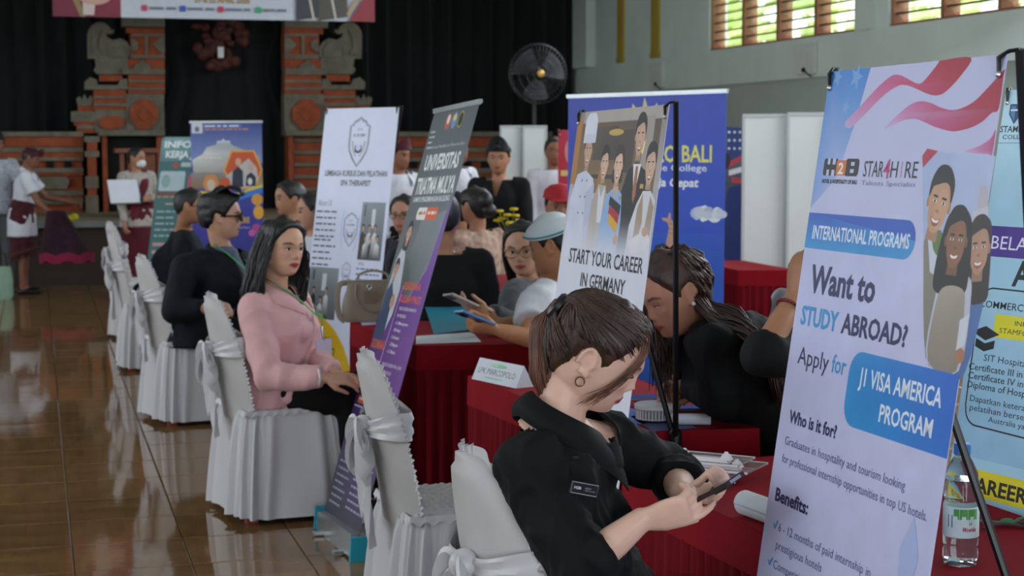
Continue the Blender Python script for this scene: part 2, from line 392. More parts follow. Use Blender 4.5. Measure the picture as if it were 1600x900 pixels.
# other walls, ceiling (out of view; they hold the light in)
plane_box('ceiling', -5.5, 7.65, -7, 23.2, 5.6, 5.75, M_ceil)
plane_box('wall_back', -5.5, 7.65, 23.0, 23.2, -.1, 5.6, mat('stage_wall', '#3a3d3e', .9))
plane_box('wall_left', -5.75, -5.5, -7, 23.2, -.1, 5.6, M_wall)
plane_box('wall_front', -5.5, 7.65, -7.25, -7, -.1, 5.6, M_wall)
# daylit greenery outside the louvres
M_leaf = mat('palm_leaf', '#a3bd58', .5, var=.35, scale=3, trl=.5)
M_leaf2 = mat('pale_leaf', '#d3dc96', .5, var=.3, scale=3, trl=.5)
def palm(name, loc, label, seed):
    r = random.Random(seed); t = thing(name, label, 'tree', loc, 0, 'trees outside the windows')
    g = G(); g.tube([(0, 0, 0), (.1, .05, 2), (.05, 0, loc_h)], [.16, .12, .09], 10); g.build('trunk', mat('bark', '#6e5b45', .9, var=.3), t)
    g = G(); g2 = G()
    for i in range(16):
        az = i*2.399; el = r.uniform(-.2, .9); Lh = r.uniform(1.5, 2.3); d = npv((math.cos(az), math.sin(az), 0)); sd = npv((-math.sin(az), math.cos(az), 0))
        P = [npv((.05, 0, loc_h))+d*Lh*q*math.cos(el*(1-q*.4))+npv((0, 0, 1))*(Lh*(q*math.sin(el)-.7*q*q)) for q in np.linspace(0, 1, 9)]
        g.tube(P, [.025]*9, 5)
        for k in range(2, 9):
            for s_ in (-1, 1):
                for h in (0, .5):
                    p = P[k]*(1-h)+P[k-1]*h; q = p+sd*s_*.45*(1.1-k/10)+d*.2-npv((0, 0, .18)); e = d*.04
                    (g if (k+i) % 3 else g2).add([p-e, p+e, q+e*.3, q-e*.3], [(0, 1, 2, 3)])
    g.build('fronds', M_leaf, t)['kind'] = 'stuff'; g2.build('fronds', M_leaf2, t)['kind'] = 'stuff'
def shrub(loc, r, label, seed):
    t = thing('leafy_shrub', label, 'shrub', loc, 0, 'shrubs outside the windows'); rr = random.Random(seed); g = G(); g2 = G()
    for i in range(900):
        a, b_ = rr.uniform(0, 6.28), rr.uniform(-.4, 1.57); q = r*rr.uniform(.7, 1.)**.5; c = npv((q*math.cos(a)*math.cos(b_), q*math.sin(a)*math.cos(b_)*1.3, 3.1+q*math.sin(b_)*1.1)); u = nrm(npv((rr.gauss(0, 1), rr.gauss(0, 1), rr.gauss(0, .6)))); v = nrm(np.cross(u, (rr.random(), rr.random(), .3))); L = .10+.14*rr.random()
        (g if i % 2 else g2).add([c-u*L, c+v*L*.35, c+u*L, c-v*L*.35], [(0, 1, 2, 3)])
    for gg, m_ in ((g, M_leaf), (g2, M_leaf2)): gg.build('foliage', m_, t)['kind'] = 'stuff'
    g = G(); g.tube([(0, 0, 0), (.05, 0, 1.3), (0, 0, 2.7)], [.09, .07, .05], 8); g.build('stem', MATS.get('bark') or mat('bark', '#6e5b45', .9, var=.3), t)
shrub((10.6, 20.8, 0), 1.7, 'sunlit leafy shrub behind the near end of the far louvres', 3); shrub((12.2, 26.0, 0), 2.1, 'yellow-green shrub behind the far end of the louvres', 4); shrub((12.9, 17.0, 0), .7, 'low shrub behind the window above the lavender banner', 5)
loc_h = 3.6
palm('palm_tree', (13.6, 19.5, 0), 'sunlit palm behind the louvres beside the yellow strips', 1)
loc_h = 2.9; palm('palm_tree', (18.5, 17.0, 0), 'pale leafy palm behind the right end of the far window', 2)
loc_h = 3.2; palm('palm_tree', (16.5, 24.6, 0), 'distant palm behind the window above the slanted banner', 3)
struct(plane_box('ground_outside', 7.7, 30, -7, 40, -.2, -.1, mat('grass', '#7d9a4a', .9, var=.2)))
# cable boxes on the beam
M_box = mat('grey_plastic', '#c3cac6', .6, var=.06)
for y, lab in ((19.3, 'grey cable box on the beam near the yellow strips'), (15.2, 'grey cable box on the beam under the far louvred window')):
    b = thing('cable_box', lab, 'box', (WX-.03, y, 2.2), 0, 'cable boxes on the wall beam')
    g = G(); g.box((-.02, 0, .17), (.05, .42, .3)); g.build('cover', M_box, b, smooth=False)
    g = G(); g.ell((-.05, -.02, .06), (.02, .03, .025)); g.tube([(-.05, -.02, .06), (-.05, -.08, .03), (-.03, -.15, -.01)], [.008]*3, 6); g.build('plug', M_dark, b)

# ------------------------------------------------------------------ stage, split gate, curtains
SZ = .69
M_stage = mat('stage_concrete', '#5d5343', .8, var=.2, scale=3)
st = plane_box('stage_floor', -5.4, 7.3, 19.0, 23.0, -.05, SZ-.04, mat('stage_front', '#33271f', .85, var=.25, scale=2))
plane_box('stage_top', -5.4, 7.3, 18.96, 23.0, SZ-.04, SZ, mat('stage_top_paint', '#857a62', .7, var=.15, scale=2), st)
g = G(); g.box((.55, 18.95, SZ-.02), (2.2, .03, .07)); g.build('stage_nosing', mat('steel_strip', '#6a6e6c', .5), st, smooth=False)
def curtain(name, x0, x1, y, z0, z1, label, amp=.07, per=.28, seed=0, gather=None):
    r = random.Random(seed); ph = [r.uniform(0, 6) for _ in range(4)]
    g = G(); n = int((x1-x0)/.045)
    def f(u, v):
        x = x0+(x1-x0)*u; q = 2*math.pi*x/per
        dy = amp*(math.sin(q+ph[0]+.6*math.sin(q*.23+ph[1]))+.4*math.sin(q*1.9+ph[2]))*(.6+.4*v)
        if gather:
            gx, gz = gather; z = z1+(z0-z1)*v; k = math.exp(-((z-gz)/.5)**2); x = x*(1-.25*k)+gx*.25*k
        return (x, y+dy, z1+(z0-z1)*v)
    g.grid(f, n, 14); return tag(g.build(name, M_curtain, None), label, 'curtain', 'black stage curtains')
curtain('stage_curtain', -5.4, 1.2, 22.5, SZ, 5.5, 'black pleated curtain left of the brick gate', seed=1)
curtain('stage_curtain', 1.55, 3.2, 22.2, SZ, 4.0, 'black drape hung between the two halves of the gate', amp=.04, per=.42, seed=2, gather=(2.4, 2.5))
curtain('stage_curtain', 3.3, 7.3, 22.5, SZ, 5.5, 'black pleated curtain right of the brick gate behind the fan', seed=3)
GY = 21.8
def GP(x, y): p = at_y(x, y, GY); return p[0], p[2]
def gate(mirror, label):
    """one half of the carved split gate; outline positions read off the left half"""
    MX = 350.5
    base = thing('split_gate', label, 'gate', (GP(226 if not mirror else 2*MX-226, 200)[0], GY, SZ), 0, 'halves of the brick stage gate')
    L = npv(base.location)
    def X(x): return 2*MX-x if mirror else x
    def piece(x0, y0, x1, y1, m, d=.0, th=.3, name=None):
        ax, az = GP(X(x0), y0); bx, bz = GP(X(x1), y1); g = G()
        xa, xb, za, zb = min(ax, bx), max(ax, bx), min(az, bz), max(az, bz); f = GY-d; b = .006
        g.box(((xa+xb)/2-L[0], f+th/2-L[1], (za+zb)/2-L[2]), (xb-xa, th, zb-za))
        return g.build(name or ('brick_course' if m is M_brick else 'stone_course'), m, base, smooth=False)
    def shape(pts, m, d, th, name):
        Q = [GP(X(x), y) for x, y in pts]; g = G(); g.prism([(a-L[0], b-L[2]) for a, b in Q], (0, GY-d-L[1], 0), (1, 0, 0), (0, 0, 1), (0, 1, 0), th)
        return g.build(name, m, base, smooth=False)
    S, B = M_stone, M_brick
    piece(200, -90, 257, 30, B, .0, .34, 'shaft'); piece(190, 28, 257, 43, S, .08); piece(197, 43.5, 257, 53, B, .04); piece(203, 53, 257, 87, B, .02)
    shape([(205, 60), (216, 66), (216, 76), (205, 83)], S, .06, .05, 'carved_motif'); shape([(226, 56), (231, 56), (231, 85), (226, 85)], S, .06, .05, 'carved_motif')
    shape([(257, 58), (252, 58), (238, 70), (252, 84), (257, 84)], S, .06, .05, 'carved_motif'); shape([(205, 53), (257, 53), (257, 57), (205, 57)], S, .05, .05, 'carved_motif')
    piece(203, 86, 257, 92, S, .06); piece(200, 92, 257, 108, B, .03)
    shape([(208, 108), (211, 101), (217, 98), (222, 93), (227, 98), (233, 101), (236, 108)], S, .07, .06, 'carved_motif')
    piece(191, 108, 257, 117, S, .1)
    for a, b, m, d in ((117, 125, B, .05), (125, 129, S, .07), (129, 137, B, .05), (137, 141, S, .07), (141, 147, B, .05)): piece(200, a, 257, b, m, d)
    piece(196, 147, 257, 208, S, .04)
    shape([(202, 178), (203, 168), (212, 160), (216, 155), (232, 155), (236, 160), (245, 168), (246, 178), (245, 189), (236, 197), (232, 202), (216, 202), (212, 197), (203, 189)], B, .09, .06, 'octagon_panel')
    shape([(213, 178), (224, 166), (235, 178), (224, 190)], B, .11, .03, 'octagon_boss')
    # wing: scroll carving, capitals, courses
    t = [(137, 92)]+[(156+20*math.cos(math.radians(a))*1.0, 58+23*math.sin(math.radians(a))) for a in range(190, 350, 16)]
    t += [(178, 45), (178, 51), (172, 54), (166, 52), (165, 47), (167, 58), (176, 63), (188, 60), (198, 66), (205, 76), (202, 88), (200, 92)]
    shape(t, S, .05, .18, 'scroll_carving')
    shape([(145, 86), (142, 66), (148, 52), (158, 47), (152, 60), (150, 74), (158, 86)], S, .09, .06, 'scroll_leaf'); shape([(170, 88), (168, 74), (176, 67), (190, 68), (198, 78), (196, 90)], S, .09, .06, 'scroll_leaf')
    shape([(148, 92), (200, 92), (200, 116), (152, 116), (146, 110), (150, 103)], S, .04, .22, 'stone_block')
    piece(155, 117, 191, 127, B, .02); shape([(132, 140), (132, 128), (140, 121), (150, 124), (153, 133), (184, 133), (188, 124), (198, 123), (200, 140)], S, .06, .22, 'capital')
    for a, b, m, d in ((140, 150, B, .02), (150, 153.5, S, .05), (153.5, 161, B, .02), (161, 166, S, .05), (166, 172, B, .02)): piece(146, a, 197, b, m, d)
    piece(148, 172, 198, 208, S, .02); shape([(152, 191), (160, 184), (167, 181), (184, 181), (192, 186), (195, 191), (190, 197), (182, 202), (168, 202), (158, 198)], B, .07, .06, 'oval_panel')
    shape([(122, 165), (119, 154), (125, 150), (128, 156), (132, 147), (137, 156), (141, 149), (146, 153), (144, 165)], S, .0, .2, 'stone_bud')
    piece(122, 165, 147, 177, B, -.02); piece(111, 174, 149, 190, S, .02); piece(116, 190, 149, 196, B, 0); piece(120, 196, 149, 201, S, .02); piece(120, 201, 149, 208, B, 0)
    return base
gate(False, 'left half of the orange brick and grey stone split gate'); gate(True, 'right half of the orange brick and grey stone split gate')
def low_wall(x0, x1, label, door=None):
    base = thing('brick_parapet', label, 'wall', (GP((x0+x1)/2, 300)[0], GY, SZ), 0, 'brick walls beside the gate'); L = npv(base.location)
    def piece(a, y0, b, y1, m, d, th=.2, name=None):
        ax, az = GP(a, y0); bx, bz = GP(b, y1); g = G(); g.box(((ax+bx)/2-L[0], GY-d+th/2-L[1], (az+bz)/2-L[2]), (bx-ax, th, az-bz))
        return g.build(name or ('brick_course' if m is M_brick else 'stone_course'), m, base, smooth=False)
    S, B = M_stone, M_brick
    piece(x0, 206, x1, 213, S, .1, .3, 'coping'); piece(x0, 213, x1, 332, B, -.02, .2, 'backing'); piece(x0, 214, x1, 229, B, .05)
    x = x0; k = 0
    for y0, y1 in ((231, 237), (247, 251), (264, 269), (300, 305), (313, 318)): piece(x0, y0, x1, y1, S, .06)
    for y0, y1 in ((238, 246), (270, 274), (296, 299), (306, 312)): piece(x0, y0, x1, y1, B, .03)
    xx = x0+14
    while xx < x1-8:
        piece(xx-6, 251, xx+6, 264, M_dark, .035, .1, 'vent_hole'); xx += 28
    xx = x0+30
    while xx < x1-24:
        g = G(); Q = [GP(a, b) for a, b in ((xx-28, 284), (xx-24, 276), (xx+24, 276), (xx+28, 284), (xx+24, 295), (xx-24, 295))]
        g.prism([(a-L[0], b-L[2]) for a, b in Q], (0, GY-.08-L[1], 0), (1, 0, 0), (0, 0, 1), (0, 1, 0), .1); g.build('stone_panel', S, base, smooth=False); xx += 70
    return base
def pillar_post(x, label):
    base = thing('brick_pillar', label, 'pillar', (GP(x, 300)[0], GY-.1, SZ), 0, 'pillars of the stage wall'); L = npv(base.location)
    for y0, y1, w_, m in ((213, 222, 12, M_stone), (222, 236, 8, M_brick), (236, 245, 11, M_stone), (245, 275, 7, M_brick), (275, 293, 10, M_stone), (293, 305, 7, M_brick), (305, 332, 10, M_stone)):
        ax, az = GP(x-w_, y0); bx, bz = GP(x+w_, y1); g = G(); g.box(((ax+bx)/2-L[0], 0, (az+bz)/2-L[2]), (bx-ax, .3, az-bz)); g.build('brick_course' if m is M_brick else 'stone_course', m, base, smooth=False)
low_wall(-160, 130, 'orange brick wall with stone bands left of the gate behind the white-shirted man'); pillar_post(143, 'stone and brick pillar left of the dark doorway'); pillar_post(562, 'stone and brick pillar right of the gate')
low_wall(576, 860, 'orange brick wall with stone bands right of the gate')
# dark doorways under the gate columns and brick jambs
for x0, x1, lab in ((166, 246, 'dark doorway under the left gate half behind the lectern'), (455, 520, 'dark panel under the right gate half')):
    ax, az = GP(x0, 212); bx, bz = GP(x1, 332); b = thing('stage_doorway', lab, 'doorway', ((ax+bx)/2, GY-.02, SZ), 0, 'doorways under the gate')
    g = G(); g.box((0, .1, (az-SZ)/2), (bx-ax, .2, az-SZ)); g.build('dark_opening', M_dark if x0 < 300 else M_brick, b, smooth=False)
    for s_ in (-1, 1):
        g = G(); g.box((s_*((bx-ax)/2+.03), .05, (az-SZ)/2), (.06, .36, az-SZ)); g.build('jamb', M_brick, b, smooth=False)
    if x0 > 300:
        for k in range(6):
            g = G(); g.box((0, -.01, .1+k*.16), (bx-ax-.04, .06, .045)); g.build('stone_course', M_stone, b, smooth=False)
    g = G(); g.box((0, .0, az-SZ+.03), (bx-ax+.2, .4, .06)); g.build('lintel', M_stone, b, smooth=False)
# kala relief hanging on the drape
p = at_y(343, 62, 22.0); k = thing('carved_relief', 'dark red carved mask ornament hung on the black drape', 'ornament', p)
M_rel = mat('dark_red_carving', '#4a211b', .7, var=.5, scale=14, bump=.6, bscale=30)
g = G(); rr = random.Random(5)
for i in range(60):
    a = rr.uniform(0, 6.28); q = math.sqrt(rr.random()); g.ell((q*.33*math.cos(a), -.05*rr.random(), .12+q*.5*math.sin(a)*(1 if math.sin(a) < 0 else .8)), (.05+.05*rr.random(), .05, .04+.05*rr.random()), nu=8, nv=6)
g.build('carving', M_rel, k)
g = G(); g.box((0, -.12, -.17), (.075, .03, .14)); g.build('white_tag', mat('white_plastic', '#d8dad8', .5, var=.03), k, smooth=False)
# lectern in front of the doorway
M_lect = mat('lectern_wood', '#7a4630', .5, var=.2, scale=3, stretch=(1, 1, 6))
ax = at_y(180, 300, 20.2)[0]; bx = at_y(250, 300, 20.2)[0]
le = thing('lectern', 'brown wooden lectern on the stage behind the masked woman', 'lectern', ((ax+bx)/2, 20.2, SZ)); hw = (bx-ax)/2
g = G(); g.box((0, 0, .78), (2*hw, .4, .05)); g.build('top', M_lect, le, smooth=False)
g = G(); g.box((.04, .03, .42), (2*hw-.22, .3, .68)); g.build('front_panel', M_lect, le, smooth=False)
for s_ in (-1, 1):
    g = G(); g.box((s_*(hw-.08), -.1, .38), (.05, .05, .76)); g.build('post', M_lect, le, smooth=False)
g = G(); g.box((0, 0, .03), (2*hw-.06, .4, .06)); g.build('base', M_lect, le, smooth=False)
# ------------------------------------------------------------------ covered chairs
M_satin = mat('white_satin', '#bdbabe', .42, var=.05, scale=6, sheen=.3, bump=.12, bscale=18, stretch=(1, 1, .35))
M_cover = mat('white_chair_cover', '#b5b0b0', .7, var=.04, scale=9, sheen=.15, bump=.04, bscale=200)
M_redleg = mat('red_wood_leg', '#8c2f2c', .5, var=.12)
def make_chair(label):
    t = thing('banquet_chair', label, 'chair', (0, 0, 0), 0, 'white covered banquet chairs')
    SH = .455; BH = .475
    def wid(q): return .205 if q < .3 else .205*max(0., 1-((q-.3)/.70)**2.0)**.5
    def back(s_, q):     # s -1..1 across, q 0..1 up
        x = -.195-.06*q-.035*q*q+.045*s_*s_*(1-q*.5); return npv((x, s_*wid(q), SH-.04+(BH+.04)*q))
    g = G(); nq, ns = 26, 15; V = []
    Q = [1-(1-i/(nq-1))**1.6 for i in range(nq)]
    for side in (0, 1):
        for q in Q:
            for j in range(ns):
                s_ = -1+2*j/(ns-1); p = back(s_, min(q, .997)); th = .021*(1-s_**6)*(1 if q < .93 else .6); V.append(p+npv((th if side == 0 else -th-.008*(1-s_*s_), 0, 0)))
    N = nq*ns; F = []
    for j in range(nq-1):
        for i in range(ns-1): a = j*ns+i; F += [(a, a+1, a+ns+1, a+ns), (a+N, a+ns+N, a+ns+1+N, a+1+N)]
    ed = [j*ns for j in range(nq)]+[(nq-1)*ns+i for i in range(1, ns)]+[j*ns+ns-1 for j in range(nq-2, -1, -1)]
    for a, b in zip(ed, ed[1:]): F.append((a, b, b+N, a+N))
    g.add(V, F); g.build('back_cover', M_cover, t)
    # ruffle along the outline
    g = G(); out = [back(-1, q) for q in np.linspace(.02, .95, 40)]+[back(a, .985) for a in np.linspace(-.7, .7, 10)]+[back(1, q) for q in np.linspace(.95, .02, 40)]
    out = smooth_path(out, 190); ctr = npv((-.27, 0, .62))
    def ruf(u, v):
        i = u*(len(out)-1); k = min(int(i), len(out)-2); p = out[k]*(1-(i-k))+out[k+1]*(i-k); d = nrm(npv((0, p[1]-ctr[1], p[2]-ctr[2]))); wv = math.sin(u*470)+.5*math.sin(u*197+1)
        return p-d*.010*(1-v)+d*.020*v*(1+.12*math.sin(u*141))+npv((-.004+(.0055*wv-.002)*v, .0014*wv*v, .0014*wv*v))
    g.grid(ruf, 900, 4); g.build('ruffle', M_satin, t)
    # sash and bow
    g = G()
    def sash(u, v):
        a = u*2*math.pi; c, s_ = math.cos(a), math.sin(a); q = .61+.05*c; p = back(0, q); w_ = wid(q)+.012
        fold = .004*math.sin(v*14+3*s_)
        return npv((p[0]+(.045+.02*abs(s_))*c+.045*s_*s_+fold, w_*math.copysign(abs(s_)**.75, s_), p[2]+(v-.5)*.085*(1-.45*max(0, -c)**3)+.012*math.sin(a*2)))
    g.grid(sash, 60, 9, closeu=True); g.build('sash', M_satin, t)
    kb = back(0, .575)+npv((-.052, 0, 0)); bow = G(); bow.ell(kb, (.03, .035, .03), nu=14, nv=10); b = bow.build('bow_knot', M_satin, t)
    for sd_ in (-1, 1):
        g = G()
        def loop(u, v, sd_=sd_):
            a = u*2*math.pi; r = .5-.5*math.cos(a); wv = (.018+.05*r*(1-.3*r)); return kb+npv((-.01-.03*math.sin(a)*r-.012*math.sin(v*9), sd_*(.01+.075*r), -.01-.11*r*r+(v-.5)*wv*2+.02*math.sin(a)))
        g.grid(loop, 24, 7, closeu=True); g.build('bow_loop', M_satin, b)
        g = G()
        def tail(u, v, sd_=sd_):
            wv = .012+.045*math.sin(min(u*1.2, 1)*1.6)*(1 if u < .8 else 1-(u-.8)/.2*.8); ln = .36 if sd_ < 0 else .30
            return (kb+npv((-.015+.03*u+.012*math.sin(v*8+u*5), sd_*(.015+.03*u)+(v-.5)*wv*2*.7, -ln*u+(v-.5)*wv)), npv((-1, 0, 0)))
        g.slab(tail, 20, 7, .003); g.build('bow_tail', M_satin, b)
    # seat pad with woven satin puckers
    g = G()
    def seat(u, v):
        x, y = -.2+.43*u, -.215+.43*v; e = min(u, 1-u, v, 1-v); k = abs(math.sin((x+y)*62))*abs(math.sin((x-y)*62)); pk = .5*math.sin((x+y)*125)*(1 if int((x-y)/.0506+50) % 2 else -1)
        return (x, y, SH-.012+.03*min(1, e*9)**.5+.010*k+.0025*pk)
    g.grid(seat, 72, 72); g.build('seat_pad', M_satin, t)
    g = G()
    def ruf2(u, v):
        a = u*4; k = int(a) % 4; f = a-int(a); c = [(-.2, -.215), (.23, -.215), (.23, .215), (-.2, .215)]; p = npv(c[k])*(1-f)+npv(c[(k+1) % 4])*f; d = nrm(p-npv((.015, 0)))
        wv = math.sin(u*260); return (p[0]+d[0]*(.004+.012*v), p[1]+d[1]*(.004+.012*v), SH+.012-.022*v+.006*wv*v)
    g.grid(ruf2, 520, 3, closeu=True); g.build('seat_ruffle', M_satin, t)
    # long pleated skirt
    g = G(); pr = random.Random(3); ph = [pr.uniform(0, 6) for _ in range(5)]
    def skirt(u, v):
        a = u*2*math.pi; c, s_ = math.cos(a), math.sin(a); e = .36
        bx = math.copysign(abs(c)**e, c); by = math.copysign(abs(s_)**e, s_)
        wv = math.sin(a*21+ph[0]+.8*math.sin(a*4))*.55+math.sin(a*13+ph[1])*.35+.5*math.sin(a*34+ph[2])*(1-v)
        fl = .012+.045*v**.7; am = (.004+.020*v**.6)
        return (.015+bx*(.213+fl)+c*wv*am, by*(.213+fl)+s_*wv*am, SH-.006-(SH-.035)*v+.006*math.sin(a*3+ph[3])*v)
    g.grid(skirt, 300, 12, closeu=True); g.build('skirt', M_satin, t)
    for x in (-.175, .19):
        for y in (-.18, .18):
            g = G(); g.box((x, y, .21), (.04, .04, .42)); g.box((x, y, .04), (.046, .046, .08)); g.build('leg', M_redleg, t, smooth=False)
    g = G(); g.box((.0, 0, SH-.03), (.36, .38, .03)); g.build('seat_board', M_redleg, t, smooth=False)
    return t
chair0 = make_chair('white covered chair with a sash bow behind the woman in the black shirt')
CH = []
def place_chair(xy, rz, label, z=0.):
    if not CH: chair0.location = (*xy, z); chair0.rotation_euler = (0, 0, rz); chair0['label'] = label; CH.append(chair0); return chair0
    c = copy_tree(chair0, (*xy, z), rz, label); c.scale = (1, 1, 1); CH.append(c); return c
R_ = math.radians
c1 = at_d(738, 703, 3.26); place_chair((c1[0]+.272, c1[1]+.04), R_(8), 'white covered chair nearest the camera, holding the woman in the black shirt').scale = (1, 1, 1.035)
place_chair((1.225, 4.93), R_(2), 'empty white covered chair with ruffled back beside the purple banner')
place_chair((.965, 7.02), R_(9), 'white covered chair on which the woman in pink sits')
place_chair((.83, 9.55), R_(12), 'white covered chair under the man in the dark suit and glasses')
place_chair((.83, 13.6), R_(12), 'white covered chair furthest down the aisle beside the teal banner')

# ------------------------------------------------------------------ red skirted tables
M_red = mat('red_tablecloth', '#820d1b', .85, var=.08, scale=5, spec=.15, bump=.06, bscale=80)
M_red2 = mat('dark_red_skirt', '#6c0a16', .85, var=.1, scale=5, spec=.15, bump=.06, bscale=80)
def table(corners, label, h=.75, pleat=.045, band=.10, name='skirted_table'):
    C_ = [npv(c) for c in corners]; ctr = sum(C_)/4; t = thing(name, label, 'table', (*ctr, 0), 0, 'red skirted tables'); P = [c-ctr for c in C_]
    g = G(); k = len(P); A = [(*p, h) for p in P]; B = [(*p, h-.03) for p in P]; g.add(A+B, [(0, 1, 2, 3), (7, 6, 5, 4)]+[(i, i+4, (i+1) % 4+4, (i+1) % 4) for i in range(4)]); g.build('table_top', M_red, t, smooth=False)
    per = []
    for i in range(4):
        a, b = P[i], P[(i+1) % 4]; L = np.linalg.norm(b-a); n = max(2, int(L/.008)); d = (b-a)/L; nn = npv((d[1], -d[0]))
        if nn@(a+b) < 0: nn = -nn
        per += [(a+(b-a)*q/n, nn, q/n*L) for q in range(n)]
    N = len(per); g = G()
    def bandf(u, v): p, nn, s_ = per[int(round(u*N)) % N]; return (*(p+nn*(.004+.004*v)), h+.001-band*v)
    g.grid(bandf, N, 3, closeu=True); g.build('top_band', M_red, t)
    g = G(); rr = random.Random(len(label)); ph = rr.uniform(0, 6)
    lens = np.cumsum([0]+[pleat*rr.uniform(.75, 1.3) for _ in range(int(N*.008/pleat)+3)])
    def sk(u, v):
        i = int(round(u*N)) % N; p, nn, s_ = per[i]; q = i*.008; k = np.searchsorted(lens, q)-1; f = (q-lens[k])/(lens[k+1]-lens[k])
        am = .010+.012*v; w_ = (abs(f-.45)*2)**.8; return (*(p+nn*(.0005+am*(1-w_)+.006*math.sin(q*3+ph)*v)), h-band+.004-(h-band-.015)*v)
    g.grid(sk, N, 7, closeu=True); g.build('pleated_skirt', M_red2, t)
    return t
table([(1.385, 3.86), (1.985, 3.93), (2.06, 2.6), (1.475, 2.55)], 'red skirted table nearest the camera with the clipboards and water bottle')
table([(1.43, 5.58), (1.97, 5.55), (1.955, 4.31), (1.545, 4.36)], 'red skirted table carrying the white triangular name sign')
table([(1.35, 7.40), (2.0, 7.33), (2.08, 6.36), (1.45, 6.47)], 'red skirted table with the handbag and teal folder')
table([(2.2, 9.9), (2.85, 9.8), (2.8, 8.7), (2.15, 8.75)], 'red skirted table behind the purple banner among the far crowd')
table([(3.1, 13.2), (3.9, 13.0), (3.8, 12.0), (3.0, 12.1)], 'far red skirted table below the man in the black headcloth')
table([(4.3, 10.6), (4.62, 10.5), (4.6, 9.6), (4.25, 9.7)], 'red skirted table seen at the right edge of the blue banner')

# ------------------------------------------------------------------ banners
M_black = mat('black_plastic', '#0d0e10', .4, var=.05)
M_alu = mat('brushed_aluminium', '#b8bcbf', .3, metal=.8, var=.06)
M_back = mat('banner_back', '#b9bcc2', .6, var=.04)
class Sheet:
    def __init__(s, TL, u, v, W, Hh):
        s.TL, s.u, s.v, s.W, s.H = npv(TL), npv(u), npv(v), W, Hh; s.N = nrm(np.cross(s.u, s.v)); s.B = s.N*-1
        # N must face the viewer
        if s.N@(EYE-s.TL) < 0: s.N, s.B = -s.N, -s.N*-1
        s.B = -s.N; s.foot = s.TL+s.u*W/2-s.v*(s.TL[2]/s.v[2]); s.foot[2] = 0
    def P(s, a, b): return s.TL+s.u*a-s.v*b
    def uv(s, x, y):      # where a photo position falls on the sheet
        d = ray(x, y); n = np.cross(s.u, s.v); X = EYE+d*(((s.TL-EYE)@n)/(d@n))-s.TL; G2 = np.array([[s.u@s.u, -s.u@s.v], [-s.u@s.v, s.v@s.v]]); r = np.linalg.solve(G2, [X@s.u, -X@s.v]); return r[0], r[1]
    def pts(s, L): return [s.uv(x, y) for x, y in L]
    def cloth(s, root, m, th=.0012, name='banner_sheet'):
        g = G(); A = [s.P(a, b) for a, b in ((0, 0), (s.W, 0), (s.W, s.H), (0, s.H))]; Bk = [p+s.B*th for p in A]
        g.add(A+Bk, [(0, 1, 2, 3), (7, 6, 5, 4)]+[(i, i+4, (i+1) % 4+4, (i+1) % 4) for i in range(4)]); return g.build(name, m, root, smooth=False, shift=s.foot)
def xstand(sh, root, hub=(1.0, .2), leg=.3, pole_r=.0075):
    """crossed poles behind the sheet: hub, four arms to the corners, rear leg, corner hooks"""
    f = sh.foot; hub = sh.P(sh.W/2, hub[0])+sh.B*hub[1]
    tips = [sh.P(a, b)+sh.B*.012 for a, b in ((-.004, -.008), (sh.W+.012, -.008), (0, sh.H), (sh.W, sh.H))]
    for k, tp in enumerate(tips):
        g = G(); g.tube([hub, tp], [pole_r*1.15, pole_r], 8); p = g.build('pole', M_black, root, shift=f)
        if k < 2:
            q = sh.P(.012 if k == 0 else sh.W-.014, .006)-sh.B*.006
            g = G(); g.tube([tp, (tp+q)/2+npv((0, 0, .004)), q, q-npv((0, 0, .022))], [.0035, .0035, .0045, .003], 7); g.build('corner_hook', M_black, p, shift=f)
            g = G(); g.ell(q-npv((0, 0, .026)), (.005, .005, .006), nu=8, nv=6); g.build('grommet', M_alu, p, shift=f)
    g = G(); g.cap(hub-npv((0, 0, .05)), hub+npv((0, 0, .03)), .020, .018); g.build('hub', M_black, root, shift=f)
    ft = hub+sh.B*leg; ft[2] = .01; g = G(); g.tube([hub, ft], [pole_r*.9]*2, 8); g.build('rear_leg', M_black, root, shift=f)
    for a in (0, sh.W):
        e = sh.P(a, sh.H)+sh.B*.012; q = e.copy(); q[2] = .008; g = G(); g.cap(e, q, .008, .012); g.build('foot', M_black, root, shift=f)
def rollup(sh, root, hz=.09, col=None):
    f = sh.foot; g = G(); a, b = sh.P(-.005, sh.H), sh.P(sh.W+.005, sh.H); d = nrm(b-a); up = npv((0, 0, 1)); bk = nrm(np.cross(d, up));
    if bk@sh.B < 0: bk = -bk
    ca, cb = npv((a[0], a[1], hz/2))+bk*.02, npv((b[0], b[1], hz/2))+bk*.02
    R = np.stack([d, bk, up], 1); g.box((ca+cb)/2, (np.linalg.norm(cb-ca), .10, hz), R, taper=.93); g.build('cassette', M_alu, root, smooth=False, shift=f)
    for e in (ca, cb):
        g = G(); g.box(e, (.02, .115, hz*1.05), R, taper=.9); g.build('end_cap', mat('teal_plastic', '#1c8fa6', .45, var=.04) if col else M_alu, root, smooth=False, shift=f)
        g = G(); m_ = e+d*(.12 if e is ca else -.12); g.bar(m_-bk*.09+npv((0, 0, .012-m_[2])), m_+bk*.12+npv((0, 0, .012-m_[2])), .03, .012); g.build('swivel_foot', M_alu, root, smooth=False, shift=f)
    tl, tr = sh.P(-.008, .0), sh.P(sh.W+.008, .0); g = G(); g.bar(tl, tr, .016, .014); g.bar(tl-sh.v*.009, tr-sh.v*.009, .010, .008); g.build('top_rail', M_alu, root, smooth=False, shift=f)
    g = G(); g.tube([(ca+cb)/2+bk*.03, sh.P(sh.W/2, .01)+sh.B*.02], [.011, .009], 8); g.build('support_pole', M_alu, root, shift=f)
